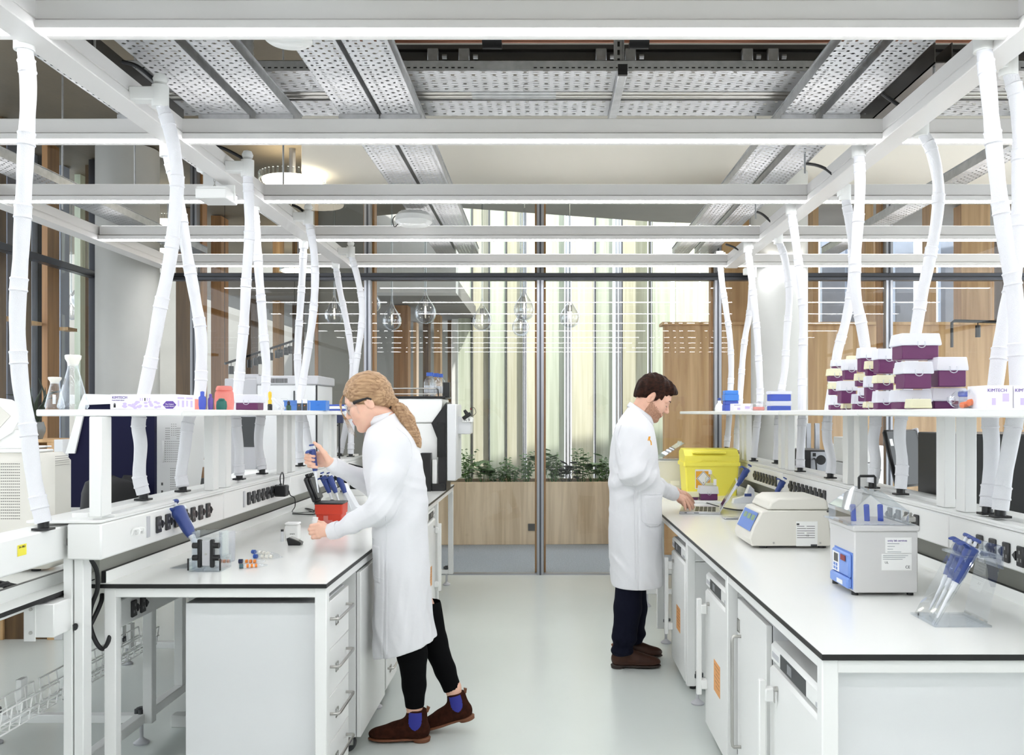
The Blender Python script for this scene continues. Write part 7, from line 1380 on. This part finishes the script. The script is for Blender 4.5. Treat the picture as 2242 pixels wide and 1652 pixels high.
# ------------------------------------------------------------------ the man (facing right, typing)
YM = 5.45; M_ = lambda x, y, dy=0.0: np.array(P(x, y, YM+dy)); CM = M_(1430, 871); PM = R(33)
mv, mf, ml = head_mesh(1, PM, CM, 1.10, True, (-.010, -.150)); fwM, lfM, upM = frame(1, PM)
def man_mat(c):
    l = (c-CM)/1.10; x, y, z = l@fwM, l@lfM, l@upM; out = np.zeros(len(c)); near = (np.abs(x) < .2) & (np.abs(y) < .14) & (z > -.3)
    zz = z+.007*np.sin(c[:, 0]*2311+c[:, 2]*1733)*np.sin(c[:, 0]*917-c[:, 2]*1291+c[:, 1]*700); st = near & (zz < -.022-.36*(x+.01)) & (z > -.118) & (x > -.008) & (np.abs(y) < .075); st |= near & (x > .080) & (zz < -.036) & (z > -.05) & (np.abs(y) < .03); out[st] = 2
    out[(x > .083) & (z < -.0475) & (z > -.069) & (np.abs(y) < .020)] = 1; return out
def typing(o):
    h_ = lambda x, y, dy: np.array(P(x, y, 5.66+dy+o)); J = [([h_(1462, 1078, 0), h_(1478, 1083, 0)], [.030, .025], .012)]
    kn = [(1500, 1088, .030), (1501, 1090, .010), (1499, 1093, -.012), (1495, 1096, -.032)]
    for x, y, dy in kn: J.append(([h_(1477, 1084, dy*.4), h_(x, y, dy)], [.020, .0120], .014))
    for (x, y, dy), (ex, ey) in zip(kn, ((1519, 1110), (1517, 1113), (1511, 1115), (1501, 1114))): J.append(([h_(x, y, dy), h_(x+(ex-x)*.45, y+(ey-y)*.30, dy*1.15), h_(x+(ex-x)*.82, y+(ey-y)*.68, dy*1.25), h_(ex, ey, dy*1.3)], [.0115, .0105, .0094, .0074], .003))
    J.append(([h_(1478, 1086, .03), h_(1488, 1096, .055), h_(1497, 1104, .066), h_(1505, 1110, .068)], [.016, .0125, .0105, .0082], .008)); return J
Hs = []
for o_ in (0, .19):
    J = [([p+np.array([0, 0, .030*(o_ > 0)]) for p in a], r, k) for a, r, k in typing(o_)]; pts = np.array([p for a in J for p in a[0]]); Hs.append(hand(J, pts.min(0)-.03, pts.max(0)+.03, .0026).mesh())
B = Sdf(M_(1320, 1465, -.4), M_(1500, 870, .45), .012)
B.chain([M_(1402, 915), M_(1394, 970), M_(1391, 1100), M_(1391, 1200)], [.045, .085, .095, .09], .05)
for sg in (-1, 1): B.chain([M_(1376, 960, sg*.15), M_(1386, 1035, sg*.225), M_(1432, 1062, -.07 if sg < 0 else .30), M_(1468, 1080, .17 if sg < 0 else .36)], [.045, .042, .036, .03], .02); B.chain([M_(1388, 1200, sg*.08), M_(1378, 1330, sg*.10), M_(1368, 1430, sg*.10)], [.07, .058, .042], .03)
man = sdf_obj('person', [(mv, mf)]+Hs+[B.mesh()], ['skin_man', 'lips_man', 'stubble'], None, man_mat)
tag(man, 'dark haired bearded man in white lab coat typing on a laptop', 'person')
S = Sdf((M_(1315, 0, -.1)[0], YM-.42, PZ(1290, YM)), (M_(1500, 0, .1)[0], YM+.50, PZ(872, YM)), .0055)
ys = [872, 890, 905, 922, 945, 980, 1030, 1080, 1140, 1200, 1260, 1295]; bk = [1381, 1377, 1364, 1352, 1343, 1337, 1334, 1333, 1332, 1333, 1336, 1338]; fr = [1416, 1420, 1423, 1427, 1432, 1438, 1443, 1446, 1448, 1449, 1450, 1450]; hd = [.068, .078, .135, .190, .215, .215, .205, .195, .195, .205, .215, .218]
S.column([PZ(y, YM) for y in ys], [PX(x, YM) for x in bk], [PX(x, YM) for x in fr], [YM]*12, hd, p=2.2)
S.cap(M_(1374, 946, -.17), M_(1383, 1035, -.225), .080, .072, .05); S.cap(M_(1385, 1035, -.225), M_(1432, 1063, -.07), .072, .056, .04); S.cap(M_(1432, 1063, -.07), M_(1472, 1081, .175), .054, .040, .03)
S.cap(M_(1374, 946, .17), M_(1388, 1035, .25), .080, .072, .05); S.cap(M_(1390, 1035, .25), M_(1470, 1076, .37), .066, .042, .04)
fo2 = folds(21, .0035)
def man_disp(x, y, z):
    d = fo2(x, y, z)*(1+.6*np.exp(-((z-PZ(1050, YM))/.2)**2))+.005*np.sin(34*x-26*z+3*np.sin(8*z))*np.exp(-((z-PZ(1055, YM))/.12)**2)
    px = (x > PX(1405, YM)) & (x < PX(1446, YM)) & (z < PZ(1082, YM)) & (z > PZ(1146, YM)+.02*((x-PX(1426, YM))/.06)**2) & (y < YM); d = d-px*.006
    return d+.004*np.maximum(0, 1-np.abs(x-PX(1391, YM))/.007)*(z < PZ(1065, YM))*(y < YM)
S.disp(man_disp); S.disp(creases([(M_(1388, 1045, -.22), .14, .009, (24, 14, -36)), (M_(1440, 1065, 0), .12, .007, (40, 0, -22)), (M_(1360, 1080), .16, .007, (20, 0, 30)), (M_(1375, 985, -.15), .13, .006, (30, 0, -24)), (M_(1390, 1220), .26, .006, (30, 16, 8)), (M_(1345, 1180), .2, .006, (44, 10, 18))])); S.plane(M_(1390, 1277), (0, 0, -1)); a, b = M_(1379, 880), M_(1424, 928); n_ = np.cross(b-a, (0, 1, 0)); S.plane(a, n_*(1 if n_[2] > 0 else -1), .004)
o = sdf_obj('lab_coat', [S.mesh()], 'coat_white', man); bv = surf(o)
stitched(bv, [(1404, 1081), (1404, 1130), (1412, 1144), (1440, 1147)], 'pocket_seam', 'coat_white', man, .0024); stitched(bv, [(1404, 1081), (1425, 1082), (1446, 1080)], 'pocket_edge', 'coat_white', man, .0026); stitched(bv, [(1388, 1060), (1389, 1150), (1391, 1272)], 'side_seam', 'coat_white', man, .002); stitched(bv, [(1360, 930), (1352, 960), (1358, 1000)], 'sleeve_seam', 'coat_white', man, .002)
m_ = MB(); m_.tube([v for v in (on(bv, x, y, .002) for x, y in ((1419, 964), (1421, 956), (1423, 955), (1422, 962), (1425, 966), (1426, 974))) if v is not None], .004, 6); m_.build('embroidered_logo', 'orange_logo', man)
m_ = MB(); ctr = M_(1401, 905); ring = []
for zz, r_ in ((0, .082), (.014, .080), (.034, .074)): ring.append([Vector((ctr[0]+r_*cos(a)+.35*zz, ctr[1]+r_*.9*sin(a), ctr[2]-.014+zz-.72*r_*cos(a))) for a in [2*pi*j/36 for j in range(36)]])
m_.ring_loft(ring, caps=False); ob = m_.build('collar', 'coat_white', man); sm = ob.modifiers.new('thick', 'SOLIDIFY'); sm.thickness = .004
for p0, p1 in ((M_(1459, 1074, .12), M_(1476, 1083, .195)), (M_(1460, 1071, .35), M_(1474, 1079, .375))): MB().tube([p0, Vector(p0).lerp(Vector(p1), .5), p1], [.044, .044, .040], 28).build('cuff', 'coat_white', man, 60)
S = Sdf((PX(1320, 5.3), YM-.3, .02), M_(1450, 1235, .3), .0065)
S.chain([M_(1380, 1240, -.10), M_(1374, 1330, -.10), M_(1368, 1385, -.10), M_(1364, 1418, -.10)], [.080, .082, .074, .068], .02); S.chain([M_(1384, 1240, .10), M_(1388, 1330, .10), M_(1385, 1385, .10), M_(1384, 1412, .10)], [.080, .082, .072, .066], .02)
S.disp(lambda x, y, z: folds(5, .003)(x, y, z)+.006*np.sin(70*z+10*x)*np.clip((PZ(1370, YM)-z)/.06, 0, 1)); S.plane(M_(1366, 1420), (.15, 0, -1)); sdf_obj('trousers', [S.mesh()], 'jeans_navy', man)
boot(man, 'boot', (PX(1341, YM-.10)+.004, YM-.10, 0), 0, 1, .288, ['leather_brown', 'elastic_blue', 'sole_dark'], .13, False); boot(man, 'boot', (PX(1350, YM+.12), YM+.12, 0), 0, 1, .288, ['leather_brown', 'elastic_blue', 'sole_dark'], .13, False)
Dc = lambda *p: tuple(to_world(1, PM, CM, 1.10, p)[0])
S = Sdf((-.16, -.12, -.16), (.17, .12, .17), .0034)
S.ell((-.018, 0, .046), (.102, .083, .090), .01); S.ell((.048, 0, .088), (.055, .060, .034), .03); S.ell((-.070, 0, -.005), (.040, .062, .062), .03)
S.ell((.112, 0, -.035), (.082, .12, .120), .008, sub=True); x_, y_, z_ = np.meshgrid(*S.ax, indexing='ij', sparse=True)
S.v = np.maximum(S.v, np.where(x_ > -.002, -.004, -.05+.25*(x_+.1))-z_+0*y_).astype(np.float32); 
for y in (-1, 1): S.ell((-.018, y*.085, -.012), (.024, .022, .036), .004, sub=True); S.cap((.012, y*.072, .03), (.004, y*.074, -.024), .011, .006, .006)
S.disp(lambda x, y, z: .003*np.sin(80*x+40*z+5*np.sin(30*y))+.0018*np.sin(190*x+60*y+90*z)); v, f = S.mesh(); sdf_obj('hair', [(to_world(1, PM, CM, 1.10, v), f)], 'hair_brown', man)
for y in (-1, 1): MB().tube([Dc(.0925, y*.012, .026), Dc(.0905, y*.028, .033), Dc(.079, y*.050, .030)], [.003, .0042, .002], 6).build('eyebrow', 'brow', man); MB().tube([Dc(.087, y*.021, -.001), Dc(.0885, y*.033, -.0035), Dc(.079, y*.046, -.001)], [.001, .0018, .001], 6).build('eyelashes', 'eye_dark', man)
